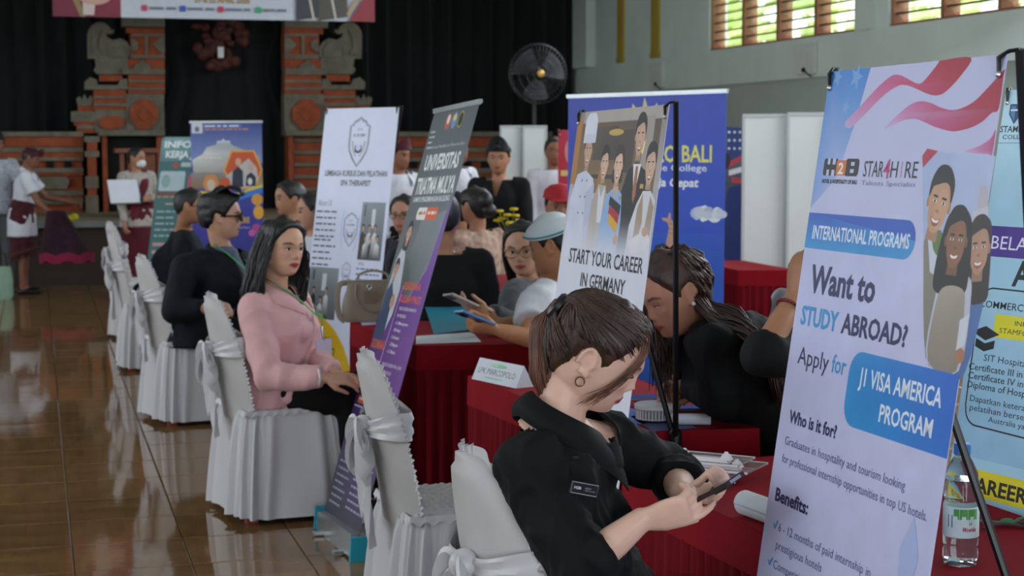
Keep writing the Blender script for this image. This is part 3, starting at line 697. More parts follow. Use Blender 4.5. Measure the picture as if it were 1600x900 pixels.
def banner(name, label, TL, u, v, W, Hh, paper, kind='x', group='stand banners', **kw):
    sh = Sheet(TL, u, v, W, Hh); root = thing(name, label, 'banner', sh.foot, 0, group)
    sh.cloth(root, mat('sheet_'+paper.strip('#'), paper, .42, var=.03, scale=7, bump=.08, bscale=6))
    if kind == 'x': xstand(sh, root, **kw)
    elif kind == 'roll': rollup(sh, root, **kw)
    return sh, root, Print(sh.P, sh.N, sh.foot)
SK = '#c79a80'; SK2 = '#b98468'

# --- the big slanted banner in front (lavender, red waves)
sh, root, p = banner('standing_banner', 'large lavender study abroad banner with red waves, nearest the camera at right', (1.4495, 2.892, 1.6906), (.0008, -1., .005), (.1461, .0051, .9893), .6, 1.6, '#c6c6ec', hub=(1.12, .48), leg=.25)
p.poly([(0, 0), (.16, 0), (.13, .1), (.09, .2), (0, .26)], ['#3f86d6', '#3f86d6', '#6fa2e2', '#a9b7ea', '#8fa9e6'])
p.rect(0, .26, .6, 1.6, ['#c3c5ee', '#cbcaf0', '#c2c3ea', '#cfcdf2'])
for a, b, r in ((.035, .012, .02), (.11, .015, .026), (.085, .07, .016)):
    p.poly([(a+r*(1 if i % 2 == 0 else .4)*math.sin(i*math.pi/5+.3), b-r*(1 if i % 2 == 0 else .4)*math.cos(i*math.pi/5+.3)) for i in range(10)], '#7ba6e4')
U = sh.pts
p.blob(U([(1320, 192), (1345, 165), (1370, 138), (1392, 119), (1405, 117), (1420, 124), (1432, 130), (1442, 128), (1462, 104), (1468, 95)])+[(.40, 0), (.495, 0)]+U([(1500, 120), (1478, 143), (1465, 149), (1450, 147), (1430, 138), (1415, 133), (1402, 135), (1380, 150), (1350, 180), (1328, 200)]),
       ['#c9a6d8', '#cf86bd', '#d0629c', '#cf5c90', '#cf5c90', '#cc4f80', '#c6406a', '#c23458', '#b92a48', '#b62843', '#b22440', '#a81e38', '#b02540', '#b83050', '#b83254', '#bd3a5e', '#c6486f', '#cb5688', '#cd6095', '#d0709f', '#cf8fc0', '#c9aadc'])
p.blob(U([(1382, 200), (1410, 173), (1425, 162), (1440, 158), (1455, 161), (1470, 168), (1488, 172), (1505, 168), (1525, 156), (1550, 130), (1570, 108)])+[(.598, .035), (.598, .085)]+U([(1550, 176), (1535, 190), (1518, 199), (1500, 204), (1485, 205), (1460, 198), (1445, 191), (1430, 186), (1412, 188), (1395, 196)]),
       ['#cdb0e0', '#d083bb', '#cf6ba4', '#cf6399', '#cc5a8c', '#c84a78', '#c23b62', '#be3254', '#b92a48', '#b02340', '#a81e38', '#a81e38', '#ac2140', '#b42a4c', '#b83052', '#ba3358', '#bd3a62', '#bf3f6a', '#c5508a', '#ca5c98', '#cd70a8', '#cd90c6', '#ccaee0'])
p.blob(U([(1508, 236), (1530, 228), (1548, 216)])+[(.598, .118), (.598, .158)]+U([(1545, 241), (1525, 240)]), ['#cfa8da', '#cf80ba', '#cc5f98', '#c24678', '#c04c86', '#cb78b4', '#cf9cd2'])
# photograph of three people in the right part
p.poly(U([(1441, 242), (1449, 234), (1480, 238), (1520, 240), (1556, 244), (1500, 588), (1446, 562)]), ['#aebce6', '#aebce6', '#b5c2ea', '#bcc6ec', '#bcc6ec', '#9cb0d8', '#a9b6d8'])
p.poly(U([(1442, 262), (1441, 244), (1449, 232), (1466, 236)]), '#b8304a')
p.poly(U([(1527, 320), (1532, 292), (1541, 290), (1545, 320), (1530, 330)]), '#c3b9c8'); p.poly(U([(1520, 330), (1545, 322), (1540, 380), (1512, 385)]), '#cdc6d4')
p.blob(U([(1443, 400), (1446, 372), (1460, 362), (1478, 376), (1484, 420), (1472, 560), (1446, 556)]), '#8a8276'); p.poly(U([(1450, 372), (1468, 376), (1460, 430), (1453, 425)]), '#ccd0e4'); p.blob(U([(1458, 366), (1470, 360), (1476, 384), (1466, 400), (1458, 388)]), '#5f7d3d')
a = sh.uv(1467, 318); p.head(a[0], a[1], .100, '#c99777', '#1d1716', tilt=.16)
p.blob(U([(1503, 470), (1512, 424), (1528, 408), (1543, 440), (1508, 582), (1484, 574)]), '#4a6fae'); a = sh.uv(1530, 388); p.head(a[0], a[1], .084, '#b98a72', '#2a1c18', long=1.0, tilt=-.12)
p.blob(U([(1460, 470), (1474, 428), (1492, 420), (1512, 430), (1518, 460), (1498, 580), (1448, 564)]), '#c6c4da')
a = sh.uv(1494, 376); p.head(a[0], a[1], .090, '#8f5f45', '#171212', long=.95, curly=1)
p.blob(U([(1462, 476), (1476, 448), (1504, 452), (1507, 484), (1494, 580), (1450, 564)]), ['#a89a8e', '#b0a294', '#b0a294', '#a2948a', '#8f8378', '#958a80'])
p.poly(U([(1500, 500), (1516, 490), (1507, 540), (1494, 548)]), '#d8dae8'); p.ell(*sh.uv(1500, 556), .014, .012, '#b57a5c')
p.rrect(.032, .165, .088, .197, .006, '#17171a', hold=True); p.rrect(.118, .165, .17, .197, .008, '#17171a'); p.rect(.046, .165, .056, .176, '#c6c6ec', hold=True); p.rect(.046, .186, .056, .197, '#c6c6ec', hold=True); p.rect(.066, .165, .078, .176, '#c6c6ec', hold=True); p.rect(.066, .186, .078, .197, '#c6c6ec', hold=True)
p.rect(.139, .171, .153, .178, '#c6c6ec', hold=True); p.rect(.139, .184, .153, .191, '#c6c6ec'); p.rrect(.083, .168, .121, .196, .004, '#d8702c'); p.text('2', .091, .193, .112, .021, '#f2e8e4', .03)
p.text('HOTEL & HOSPITALITY OF BALI', .033, .211, .171, .0075, '#17171a', .035)
p.text('STAR', .190, .197, .262, .030, '#191a24'); p.text('4', .262, .199, .285, .036, '#c22f7e', .01); p.text('H', .288, .197, .312, .030, '#191a24'); p.text('I', .323, .197, .326, .030, '#d78fc0'); p.text('RE', .338, .197, .380, .030, '#191a24')
p.text('Talents Specialist', .188, .212, .380, .009, '#8d83a6')
p.rrect(0, .268, .405, .335, .033, ['#2758c4']*1+['#2a5cc8']*7+['#2f97dc']*7+['#2f97dc'], corners=(0, 1, 1, 0)); p.text('INTERNATIONAL PROGRAMS', .026, .316, .388, .026, '#dfe8fb', .02)
p.text('Want to', .045, .415, .296, .052, '#20215a', .03); p.text('STUDY', .028, .478, .178, .036, '#2e95d8', .03); p.text('ABROAD?', .192, .478, .425, .037, '#20215a', .028)
p.text('Apply', .040, .552, .165, .034, '#20215a'); p.text('for', .178, .551, .232, .034, '#2e95d8', .01)
p.rrect(.245, .503, .6, .635, .04, ['#2f93dc']*7+['#2463d0', '#2a70d4', ]+['#2f97dc']*7, corners=(1, 0, 0, 1)); p.text('J1 VISA AMERICA', .285, .560, .560, .032, '#e9effc', .018); p.text('PROGRAM', .372, .611, .545, .031, '#e9effc', .018)
p.text('Who is it for?', .040, .664, .232, .024, '#20215a', .03); p.text('Graduates in hospitality and tourism looking', .037, .707, .489, .017, '#565a88'); p.text('for professional internship opportunities in top US hotels.', .035, .741, .568, .017, '#565a88')
p.text('Benefits:', .030, .815, .168, .025, '#20215a', .03)
for v_, tx, u1 in ((.868, '6 - 12 months of paid internship in', .42), (.901, 'prestigious hotels', .25), (.938, 'Competitive benefits', .29), (.971, '(Stay and meals)', .24)):
    p.text(tx, .062, v_, u1, .017, '#565a88')
for v_ in (.868, .938): p.line([(.040, v_-.010), (.046, v_-.002), (.056, v_-.018)], .005, '#2e95d8')
for i in range(10): p.line([(.50+.012*i, 1.0), (.52+.006*i, .86+.004*abs(i-5))], .002, '#9fb2e4', hold=True)
p.k += 1; p.poly([(.50, .80), (.53, .74), (.56, .80), (.55, .86), (.51, .86)], '#b2bcea'); p.ring(.53, .93, .05, .03, .006, '#8fa6e0')
p.finish(root)

# --- Germany banner
sh, root, p = banner('standing_banner', 'white career banner showing five hotel staff and a small German flag', at_d(905, 176, 4.884), (.013, -.9998, .0129), (.1397, .0146, .9901), .7, 1.62, '#dcdcec', hub=(.9, .29), leg=.02); GK = 7/6; _P = p; p = Print(lambda a, b, sh=sh: sh.P(a*GK, b*GK), sh.N, sh.foot)
p.rect(0, 0, .6, .36, ['#8d8078', '#8d8078', '#cfcad2', '#d6d2da']); p.rect(.03, .03, .57, .2, ['#6d5138', '#57493f', '#7a6450', '#8f6f48'])
p.rect(.05, .0, .6, .028, '#b0a6a0'); p.rect(.47, .02, .53, .25, '#a59a94'); p.rect(.14, .04, .3, .12, ['#5c5048', '#463d38', '#3f3733', '#554636']); p.rect(.30, .05, .42, .15, '#4a3d33')
p.rect(0, .02, .04, .18, '#b07a34'); p.ell(.475, .078, .011, .03, '#f6dfa0'); p.ell(.29, .055, .05, .008, '#c9a552'); p.rect(.05, .155, .3, .165, '#3c332d'); p.ell(.22, .17, .02, .03, '#a5742f')
p.rect(0, .28, .6, .36, ['#bdb6bc', '#a9a3aa', '#dcdcec', '#dcdcec'])
def fd(pts, col, hold=False):
    b_ = npv(hx(col)); e_ = npv(hx('#dcdcec')); Q = []
    for k_ in range(len(pts)):
        a_, c_ = npv(pts[k_]), npv(pts[(k_+1) % len(pts)]); n_ = max(1, int(abs(c_[1]-a_[1])/.02)); Q += [a_+(c_-a_)*t_/n_ for t_ in range(n_)]
    p.poly([tuple(q) for q in Q], np.array([b_+(e_-b_)*float(sstep(.25, .36, q[1])) for q in Q]), hold)
fd([(.01, .36), (.015, .22), (.05, .155), (.11, .145), (.17, .165), (.205, .24), (.215, .36)], '#d0d2e8'); fd([(.125, .2), (.18, .175), (.215, .34), (.15, .34)], '#bfc2dc')
p.head(.108, .098, .078, '#c79c84', '#3a2a22', hat=True); p.rrect(.064, .004, .152, .078, .03, '#dfe0ef', corners=(1, 1, 0, 0)); p.rect(.070, .056, .146, .078, '#cfd1e6')
for k in (.17, .21, .25): p.ell(.09, k, .004, .003, '#5a5a70', hold=True); p.ell(.125, k, .004, .003, '#5a5a70', hold=True)
p.k += 1
fd([(.175, .36), (.18, .22), (.215, .178), (.265, .182), (.295, .24), (.295, .36)], '#b9ada6'); fd([(.215, .178), (.24, .21), (.262, .178), (.262, .27), (.232, .27)], '#e0dfea'); p.head(.238, .130, .074, '#d3ab93', '#1e1716')
fd([(.385, .36), (.37, .2), (.40, .145), (.45, .125), (.51, .145), (.54, .2), (.535, .36)], '#16161c'); p.poly([(.43, .13), (.455, .21), (.48, .13)], '#e5e5ee'); p.poly([(.447, .135), (.463, .135), (.468, .2), (.456, .22), (.446, .2)], '#b06a3c'); p.rect(.488, .175, .51, .185, '#c9a24c'); p.head(.452, .068, .088, '#caa18a', '#17141a')
fd([(.25, .36), (.262, .25), (.285, .20), (.335, .180), (.38, .20), (.395, .26), (.39, .36)], '#8fb2e2'); p.poly([(.316, .182), (.335, .212), (.354, .182)], '#d3a98f'); p.head(.334, .134, .080, '#dab39b', '#3b2822', long=.5); p.ell(.375, .305, .014, .012, '#d3a98f')
fd([(.445, .36), (.452, .27), (.482, .22), (.512, .19), (.56, .19), (.592, .21), (.598, .36)], '#dcd6de'); fd([(.49, .23), (.515, .195), (.53, .26), (.515, .30), (.486, .30)], '#a8947f'); fd([(.56, .2), (.588, .225), (.585, .30), (.545, .30)], '#a8947f'); p.head(.538, .134, .086, '#d0a68e', '#1c1616')
p.poly([(.455, .305), (.56, .275), (.59, .295), (.575, .318), (.48, .335)], '#e4e0e8'); p.ell(.555, .28, .018, .011, '#d0a68e')
for i, cc in enumerate(('#18161a', '#b3202c', '#dca92c')): p.poly([(.306+.003*i, .205+.020*i), (.384-.004*i, .226+.021*i), (.381-.004*i, .249+.021*i), (.303+.003*i, .226+.020*i)], cc)
p.rect(.365, .205, .382, .212, '#b99344')
p.text('START YOUR CAREER', .068, .372, .572, .036, '#1b1b24', .014); p.text('IN GERMANY', .175, .425, .478, .034, '#1b1b24', .014)
p.rrect(.12, .50, .5, .56, .02, '#2b55b8'); p.text('APPLY NOW', .18, .543, .44, .026, '#e4e8f6', .01); p.words(.08, .62, .52, .04, 8, .018, '#6a6a84', 3)
p.finish(root)

# --- pale blue college banner at the right edge
sh, root, p = banner('standing_banner', 'pale blue college banner behind the big lavender banner at the right edge', (2.2979, 3.636, 1.6833), (.1996, -.9799, 0), (.1628, .0332, .9861), .6, 1.6, '#a6d2e8')
p.rect(0, 0, .6, .3, ['#b9dcee', '#b4d8ec', '#a4cfe6', '#a8d2e8']); p.rect(0, .5, .6, .9, ['#a4cfe6', '#a8d2e8', '#9cc6e2', '#93bfe0'])
p.poly([(.022, .035), (.064, .035), (.064, .06), (.043, .085), (.022, .06)], '#1c3a66'); p.poly([(.027, .04), (.042, .04), (.042, .077), (.027, .058)], '#3a7fc0'); p.line([(.026, .05), (.06, .05)], .004, '#dfe9f0')
p.text('STAMFORD', .0, .104, .125, .016, '#15213c', .02); p.text('COLLEGE', .012, .121, .11, .011, '#15213c', .01); p.line([(.0, .131), (.12, .131)], .0015, '#4a80a8')
p.rect(.002, .335, .6, .41, '#4b2a90'); p.text('BELAJAR DI', .028, .391, .30, .034, '#e8e4f6'); p.text('AUSTRALIA', .115, .475, .52, .062, '#14161c', .03)
p.ring(.06, .53, .045, .045, .004, '#22262e', a0=180, a1=270); p.line([(.06, .487), (.56, .487)], .004, '#22262e'); p.line([(.017, .53), (.022, .78)], .004, '#22262e'); p.ring(.067, .78, .045, .045, .004, '#22262e', a0=90, a1=180); p.line([(.067, .823), (.56, .838)], .004, '#22262e')
p.text('COMMERCIAL COOKERY', .018, .535, .36, .018, '#14161c', .006); p.rect(.078, .548, .5, .604, '#e2da1e'); p.text('INFO', .145, .570, .2, .012, '#2c2c18'); p.text('STAMFORD COLLEGE', .098, .592, .34, .013, '#2c2c18')
p.poly([(.006, .597), (.052, .580), (.1, .597), (.056, .615)], '#15171c'); p.poly([(.024, .612), (.056, .622), (.088, .612), (.088, .632), (.056, .642), (.024, .632)], '#15171c'); p.line([(.012, .6), (.010, .632)], .004, '#15171c'); p.ell(.010, .637, .006, .010, '#15171c')
for v_, tx, a, b, h in ((.664, 'SIT Hospitality Package', .060, .34, .017), (.690, 'Certificate III in Commercial Cookery', .014, .46, .017), (.712, 'Certificate IV in Kitchen Management', .016, .46, .017), (.734, 'Diploma of Hospitality Management', .018, .43, .017), (.766, 'Dapatkan keterampilan praktis dan', .034, .42, .016), (.788, 'pelatihan bersertifikat nasional', .038, .40, .016), (.808, 'Australia yang ternama', .105, .34, .014)):
    p.text(tx, a, v_, b, h, '#191d28', .006 if v_ > .68 and v_ < .75 else 0)
p.rect(.02, .925, .6, .99, '#e0cf18'); p.text('CAREER & VISA', .055, .978, .45, .036, '#17170f', .03)
p.finish(root)

# --- white course banner with crest
sh, root, p = banner('standing_banner', 'white spa course banner with a shield crest behind the woman in pink', (1.5998, 9.4709, 1.7498), (.5278, -.8494, .0011), (.1293, .0816, .9883), .6, 1.72, '#d3d6ee')
def crest(cu, cv, k, col):
    O = [(-.5, -.62), (-.36, -.66), (-.3, -.78), (-.1, -.86), (0, -.96), (.1, -.86), (.3, -.78), (.36, -.66), (.5, -.62), (.5, .1), (.44, .36), (.26, .66), (0, .96), (-.26, .66), (-.44, .36), (-.5, .1)]
    p.line([(cu+a*k*1.1, cv+b*k) for a, b in O], k*.045, col, close=True); p.line([(cu+a*k*.98, cv+b*k*.93) for a, b in O], k*.02, col, close=True)
    p.text('SPA', cu-.16*k, cv-.42*k, cu+.16*k, .13*k, '#8b8fa8'); p.text('ACADEMY', cu-.36*k, cv-.2*k, cu+.36*k, .12*k, col, .01)
    p.poly([(cu-.2*k, cv+.12*k), (cu, cv+.2*k), (cu+.2*k, cv+.12*k), (cu+.2*k, cv+.38*k), (cu, cv+.46*k), (cu-.2*k, cv+.38*k)], col); p.poly([(cu-.14*k, cv+.06*k), (cu, cv+.14*k), (cu+.14*k, cv+.06*k), (cu+.14*k, cv+.28*k), (cu, cv+.36*k), (cu-.14*k, cv+.28*k)], '#c8ccec')
    for s_ in (-1, 1):
        for i in range(6): t = -.1+i*.24; p.ell(cu+s_*(.34-.05*i*i/6)*k, cv+(.02+i*.1)*k, .035*k, .05*k, '#8a7a5c', rot=s_*.5, hold=True)
    p.k += 1
crest(.305, .19, .145, '#2c3252')
p.text('LEMBAGA KURSUS DAN PELATIHAN', .05, .382, .56, .032, '#20242f', .03); p.text('SPA THERAPIST', .19, .436, .435, .032, '#20242f', .03); p.text('About US', .02, .552, .135, .036, '#5a5e78')
p.words(.015, .58, .2, .035, 5, .016, '#4a4e60', 5); p.words(.015, .74, .2, .035, 5, .016, '#4a4e60', 6, .3); crest(.31, .68, .10, '#4a5276'); p.line([(.25, .57), (.23, .65), (.25, .78)], .006, '#a9bce6'); p.line([(.37, .60), (.39, .68), (.35, .80)], .006, '#a9bce6')
def crowd(u0, v0, u1, v1, wall, seed, n=6):
    r = random.Random(seed); p.rect(u0, v0, u1, v1, [wall, wall, '#555a60', '#5d6166']); ww, hh = u1-u0, v1-v0
    p.rect(u0+ww*.45, v0+hh*.12, u0+ww*.6, v0+hh*.45, '#c8ccd2'); p.rect(u0+ww*.1, v0+hh*.05, u0+ww*.18, v0+hh*.25, '#4d5258')
    for i in range(n):
        x = u0+ww*(.12+.76*(i+.3*r.random())/n); y = v0+hh*(.45+.18*(i % 2)); k = hh*.1
        p.poly([(x-k*.8, v1-.004), (x-k*.6, y+k*1.2), (x, y+k*.6), (x+k*.6, y+k*1.2), (x+k*.8, v1-.004)], ['#23242a', '#d3d2d6', '#d3d2d6', '#d3d2d6', '#23242a'] if i % 3 else '#2a2328'); p.ell(x, y-k*.15, k*.45, k*.58, '#1a1617'); p.ell(x, y+k*.05, k*.34, k*.46, '#b58a72')
crowd(.39, .525, .575, .845, '#7d8690', 1, 6); crowd(.012, .90, .252, 1.19, '#83898f', 2, 3); p.text('Visi', .40, .875, .45, .02, '#6a5a3a'); p.words(.39, .89, .575, .03, 3, .014, '#3f5a96', 7); crest(.31, .92, .06, '#4a5276')
p.poly([(0, 1.15)]+[(.5*math.sin(t)*.96, 1.72-.57*math.cos(t)) for t in np.linspace(.05, 1.57, 16)]+[(0, 1.72)], '#d8ab12'); p.text('TEMPATAN', .03, 1.325, .25, .04, '#1d1a10', .03); p.text('MENANTI', .07, 1.385, .28, .04, '#1d1a10', .03); p.words(.05, 1.41, .3, .03, 1, .018, '#1d1a10', 9, 0)
p.finish(root)

# --- grey and purple university roll-up, leaning
TLu, TRu, BLu = npv((1.5725, 6.654, 1.687)), npv((1.6125, 6.092, 1.713)), npv((1.0875, 6.6184, .06)); uu = TRu-TLu; Wu = np.linalg.norm(uu); vv = TLu-BLu; Hu = np.linalg.norm(vv)
sh, root, p = banner('rollup_banner', 'grey and purple university roll-up banner leaning over the aisle tables', TLu, uu/Wu, vv/Hu, Wu, Hu, '#5f666b', kind='roll', col=1)
S = lambda a, b: (a*Wu, b*Hu)
p.poly([S(0, 0), S(1, 0), S(1, .24), S(.5, .37), S(0, .35)], ['#5a6066', '#5a6066', '#6f767c', '#6a7075', '#62686c']); p.poly([S(1, .20), S(1, .86), S(0, .86), S(0, .5), S(.3, .42), S(.62, .47), S(.9, .30)], ['#7b5aa8', '#5c2f80', '#3e2a5e', '#553078', '#6a3a92', '#6f3c98', '#7c4aa6'])
p.poly([S(.42, .27), S(.93, .25), S(.85, .385), S(.62, .455), S(.36, .36)], ['#7b8288', '#858b90', '#7a8186', '#686f74', '#71777c']); p.line([S(.93, .25), S(.85, .385), S(.62, .455)], .006, '#9aa0a6')
for a, c in ((.40, '#c8643c'), (.54, '#6f94c4'), (.68, '#2f2f22')): p.ell(*S(a, .035), .034, .034, c)
p.ring(*S(.68, .035), .034, .034, .006, '#b5a03c'); p.ell(*S(.40, .03), .018, .02, '#e8d8d8'); p.ell(*S(.54, .028), .02, .014, '#e8c85c')
p.words(S(.05, .075)[0], .09, S(.17, 0)[0], .022, 4, .012, '#c9ccd0', 4, .3)
p.text('Informasi Pendaftaran Mahasiswa Baru', *S(.14, .098), S(.93, 0)[0], .014, '#c5c8cc'); p.text('UNIVERSITAS', *S(.12, .150), S(.90, 0)[0], .065, '#eceef0', .03); p.text('TRIATMA MULYA', *S(.06, .208), S(.95, 0)[0], .068, '#eceef0', .03); p.text('KAMPUS PENGEMBANGAN BULELENG', *S(.08, .228), S(.92, 0)[0], .022, '#e0e2e6', .02)
p.rrect(*S(.26, .242), *S(.74, .272), .02, '#e8e6e6'); p.rrect(*S(.48, .242), *S(.74, .272), .02, '#e0602c', corners=(0, 1, 1, 0)); p.words(S(.3, 0)[0], S(0, .252)[1], S(.46, 0)[0], 1, 1, .02, '#d0703c', 3, 0); p.words(S(.52, 0)[0], S(0, .252)[1], S(.71, 0)[0], 1, 1, .02, '#f4e4dc', 4, 0)
p.poly([S(.05, .50), S(.06, .37), S(.16, .33), S(.26, .36), S(.36, .44), S(.34, .50), S(.22, .56)], '#c9ccd8'); p.head(*S(.2, .305), .085, '#c59a82', '#1c1618', long=.8); p.poly([S(.02, .56), S(.04, .45), S(.12, .42), S(.24, .46), S(.26, .55), S(.15, .60)], '#38506e'); p.head(*S(.13, .395), .08, '#bd9078', '#201a1a')
p.ell(*S(.25, .47), .03, .03, '#c59a82')
p.text('BEASISWA', *S(.44, .438), S(.84, 0)[0], .030, '#e0684a', .03); p.text('KULIAH PASTI', *S(.42, .468), S(.92, 0)[0], .030, '#e0684a', .03); p.line([S(.42, .43), S(.33, .74)], .005, '#d8d4e0')
for i, (tx, a, b) in enumerate((('FAKULTAS BISNIS & PARIWISATA', .47, .88), ('DAN PENDIDIKAN', .46, .68), ('- S1 Manajemen', .46, .78), ('- D4 Hotel', .46, .64), ('- S1 Akuntansi', .46, .66), ('- S2 Magister', .47, .68), ('- S1 Bisnis', .46, .66))): p.text(tx, *S(a, .487+i*.017), S(b, 0)[0], .014, '#e6e0ee', .01)
for i, (tx, a, b) in enumerate((('FAKULTAS KESEHATAN, SAINS', .43, .90), ('DAN TEKNOLOGI', .43, .70), ('- Teknik Informatika', .43, .72), ('- D3 Keperawatan', .44, .68), ('- Sistem Informasi', .43, .74), ('- S1 Pendidikan Keolahragaan', .44, .94), ('- Farmasi', .45, .62))): p.text(tx, *S(a, .62+i*.018), S(b, 0)[0], .014, '#d9d2e6', .01)
p.text('GELOMBANG', *S(.03, .585), S(.36, 0)[0], .035, '#e0683c', .03)
for i in range(3): p.rrect(*S(.08, .612+i*.045), *S(.32, .630+i*.045), .008, '#e0702c'); p.words(S(.1, 0)[0], S(0, .617+i*.045)[1], S(.3, 0)[0], 1, 1, .014, '#f4e4dc', i, 0); p.words(S(.03, 0)[0], S(0, .636+i*.045)[1], S(.34, 0)[0], .02, 1, .012, '#d0c8de', i+4, 0)
p.text('BIAYA KULIAH', *S(.40, .765), S(.92, 0)[0], .05, '#e6e0ee', .03)
p.rect(*S(0, .80), *S(1, 1), ['#3e2a5e', '#4a2f6c', '#2e3038', '#33363c']); p.words(S(.06, 0)[0], S(0, .86)[1], S(.4, 0)[0], .028, 7, .014, '#8d8f98', 11, .3); p.words(S(.5, 0)[0], S(0, .82)[1], S(.95, 0)[0], .028, 9, .014, '#a08fb8', 12, .3)
p.finish(root)

# --- wide blue roll-up
sh, root, p = banner('rollup_banner', 'wide bright blue college roll-up banner behind the hotel staff banner', (2.7404, 8.5173, 1.8023), (.4416, -.8972, .0031), (.0108, .0088, .9999), 1.1, 1.72, '#2a45c0', kind='roll')
p.rect(0, 0, 1.1, 1.72, ['#2a40b4', '#2c46ba', '#2f6fe0', '#2f6fe0']); p.rect(0, .0, 1.1, .7, ['#2338a4', '#2a42b4', '#2c52cc', '#2c52cc'])
for s_, a in ((-1, .0), (0, 0), (1, 0)): p.poly([(.557+s_*.1, .16), (.557+s_*.07-.02, .09), (.557+s_*.085, .02+.03*abs(s_)), (.557+s_*.07+.03, .09)], '#d8c07a')
p.text('MARCO POLO BALI', .10, .346, 1.012, .085, '#e6e05a', .02); p.text('Cruise Line College', .36, .392, .98, .036, '#e4e8f4', .01); p.text('Kerja Cepat', .54, .469, .925, .044, '#eef0f8', .03, slant=.2)
rr = random.Random(4)
for i in range(26): a = rr.uniform(-1, 1); p.ell(1.0+a*.085, .60+rr.uniform(-.035, .03)*(1-abs(a)), .022+.02*rr.random(), .016+.016*rr.random(), rr.choice(('#dfe4f2', '#cfd6ea', '#eef0f8', '#b9c4e2')), hold=True); p.k += .2
p.k = int(p.k)+1
p.poly([(.70, .83), (.72, .74), (.735, .68), (.725, .65), (.69, .64), (.685, .627), (.725, .628), (.735, .60), (.745, .603), (.748, .635), (.775, .65), (.785, .68), (.775, .76), (.765, .83)], '#c99a84'); p.poly([(.60, .92), (.64, .77), (.70, .755), (.78, .80), (.78, .95)], '#22243a')
for i in range(3): p.line([(.735, .655+i*.024), (.772, .66+i*.024)], .003, '#9a6a58', hold=True)
p.k += 1; p.finish(root)

# --- far blue cruise banner and teal banner down the aisle
sh, root, p = banner('rollup_banner', 'far blue and orange cruise ship banner behind the man in glasses', (1.31, 14.78, 1.74), (.962, -.274, .005), (0, 0, 1), .62, 1.66, '#3c4b9c', kind='roll')
p.rect(0, 0, .62, .36, ['#3a4a98', '#34438e', '#7d8fc0', '#7d8fc0']); p.rrect(.01, .015, .105, .10, .01, '#c9ccd6'); p.ell(.057, .065, .02, .024, '#6a6f80'); p.words(.12, .03, .44, .03, 1, .026, '#c9cde6', 2, 0); p.words(.12, .06, .5, .03, 1, .02, '#c08a5c', 3, 0)
p.poly([(.01, .33), (.1, .28), (.14, .22), (.22, .20), (.23, .165), (.27, .165), (.275, .15), (.29, .15), (.295, .165), (.34, .165), (.35, .2), (.47, .25), (.60, .30), (.62, .45), (.02, .46)], ['#c9c9cc', '#d6d6d8', '#b9bcc0', '#a9acb2', '#c9ccd0', '#c9ccd0', '#c9ccd0', '#c9ccd0', '#c9ccd0', '#c9ccd0', '#a9acb2', '#a2a4a8', '#9a9a9c', '#8d8a84', '#a39d92'])
p.words(.05, .31, .3, .02, 1, .016, '#e6d9b0', 6); p.rect(.0, .44, .62, .58, ['#8d8a8a', '#7d7c84', '#b59a50', '#8a6a44'])
hexp = lambda cu, cv, a, b: [(cu-a, cv), (cu-a*.6, cv-b), (cu+a*.6, cv-b), (cu+a, cv), (cu+a*.6, cv+b), (cu-a*.6, cv+b)]
p.poly(hexp(.45, .42, .17, .17), '#e0a040'); p.poly(hexp(.45, .42, .155, .155), '#c4562c'); p.poly([(.3, .47), (.4, .4), (.5, .32), (.57, .4), (.58, .5), (.54, .575), (.36, .575)], '#b9b4b4')
p.poly([(.35, .57), (.36, .43), (.41, .39), (.45, .43), (.45, .57)], '#2c3040'); p.ell(.41, .35, .026, .034, '#c9a08c'); p.poly([(.47, .56), (.48, .47), (.52, .44), (.56, .48), (.56, .56)], '#2a3140'); p.ell(.52, .40, .024, .03, '#c9a08c'); p.ell(.51, .52, .02, .03, '#d8d8dc')
p.poly(hexp(.17, .54, .07, .08), '#d08a4c'); p.poly(hexp(.29, .56, .06, .07), '#c4562c'); p.ell(.17, .55, .035, .05, '#c9b8ac')
p.rect(0, .60, .62, 1.66, ['#3f3f98', '#38409c', '#3a2f88', '#3a2f88']); p.poly([(0, .585), (.2, .62), (.4, .62), (.62, .545), (.62, .57), (.4, .645), (.2, .645), (0, .62)], '#d8c43c'); p.poly([(.35, .645), (.62, .57), (.62, .62), (.35, .70)], '#3f7ac8')
p.ell(.57, .68, .05, .05, '#d8983c'); p.ell(.58, .79, .045, .06, '#e0a63c'); p.text('CAREER HERE', .2, .88, .5, .05, '#d8a83c', .03); p.text('@karirbaru', .38, .93, .5, .022, '#b9bce6'); p.ell(.56, .93, .04, .04, '#b24a96'); p.ell(.52, .97, .03, .03, '#c860a8')
p.finish(root)
sh, root, p = banner('standing_banner', 'far teal banner with white lines of text beside the cruise ship banner', (1.11, 15.35, 1.61), (.955, -.296, 0), (.14, .03, .985), .6, 1.55, '#3d6d70')
p.rect(0, 0, .6, .22, ['#7fa6aa', '#7fa6aa', '#5c8488', '#5c8488']); p.text('INFORMASI', .03, .095, .57, .062, '#e6f0f0', .04); p.text('KERJA JERMAN', .05, .185, .55, .062, '#e6f0f0', .04); p.rrect(.2, .23, .38, .27, .01, '#b9c8c8'); p.ell(.15, .255, .025, .022, '#c04a2c'); p.ell(.44, .255, .025, .022, '#c04a2c')
p.rrect(.02, .31, .25, .49, .02, '#b5c9d0'); p.rrect(.38, .31, .6, .49, .02, '#c2ccd2'); p.poly([(.5, .49), (.52, .38), (.57, .36), (.6, .49)], '#2c3a50'); p.rrect(.28, .34, .36, .48, .01, '#c2566e'); p.ell(.08, .4, .04, .06, '#8fb0b0'); p.rect(0, .5, .6, .53, '#7a4a4c'); p.words(.02, .535, .5, .03, 1, .024, '#b59a5c', 4, 0); p.words(.1, .6, .3, .03, 1, .024, '#c0b09a', 5, 0)
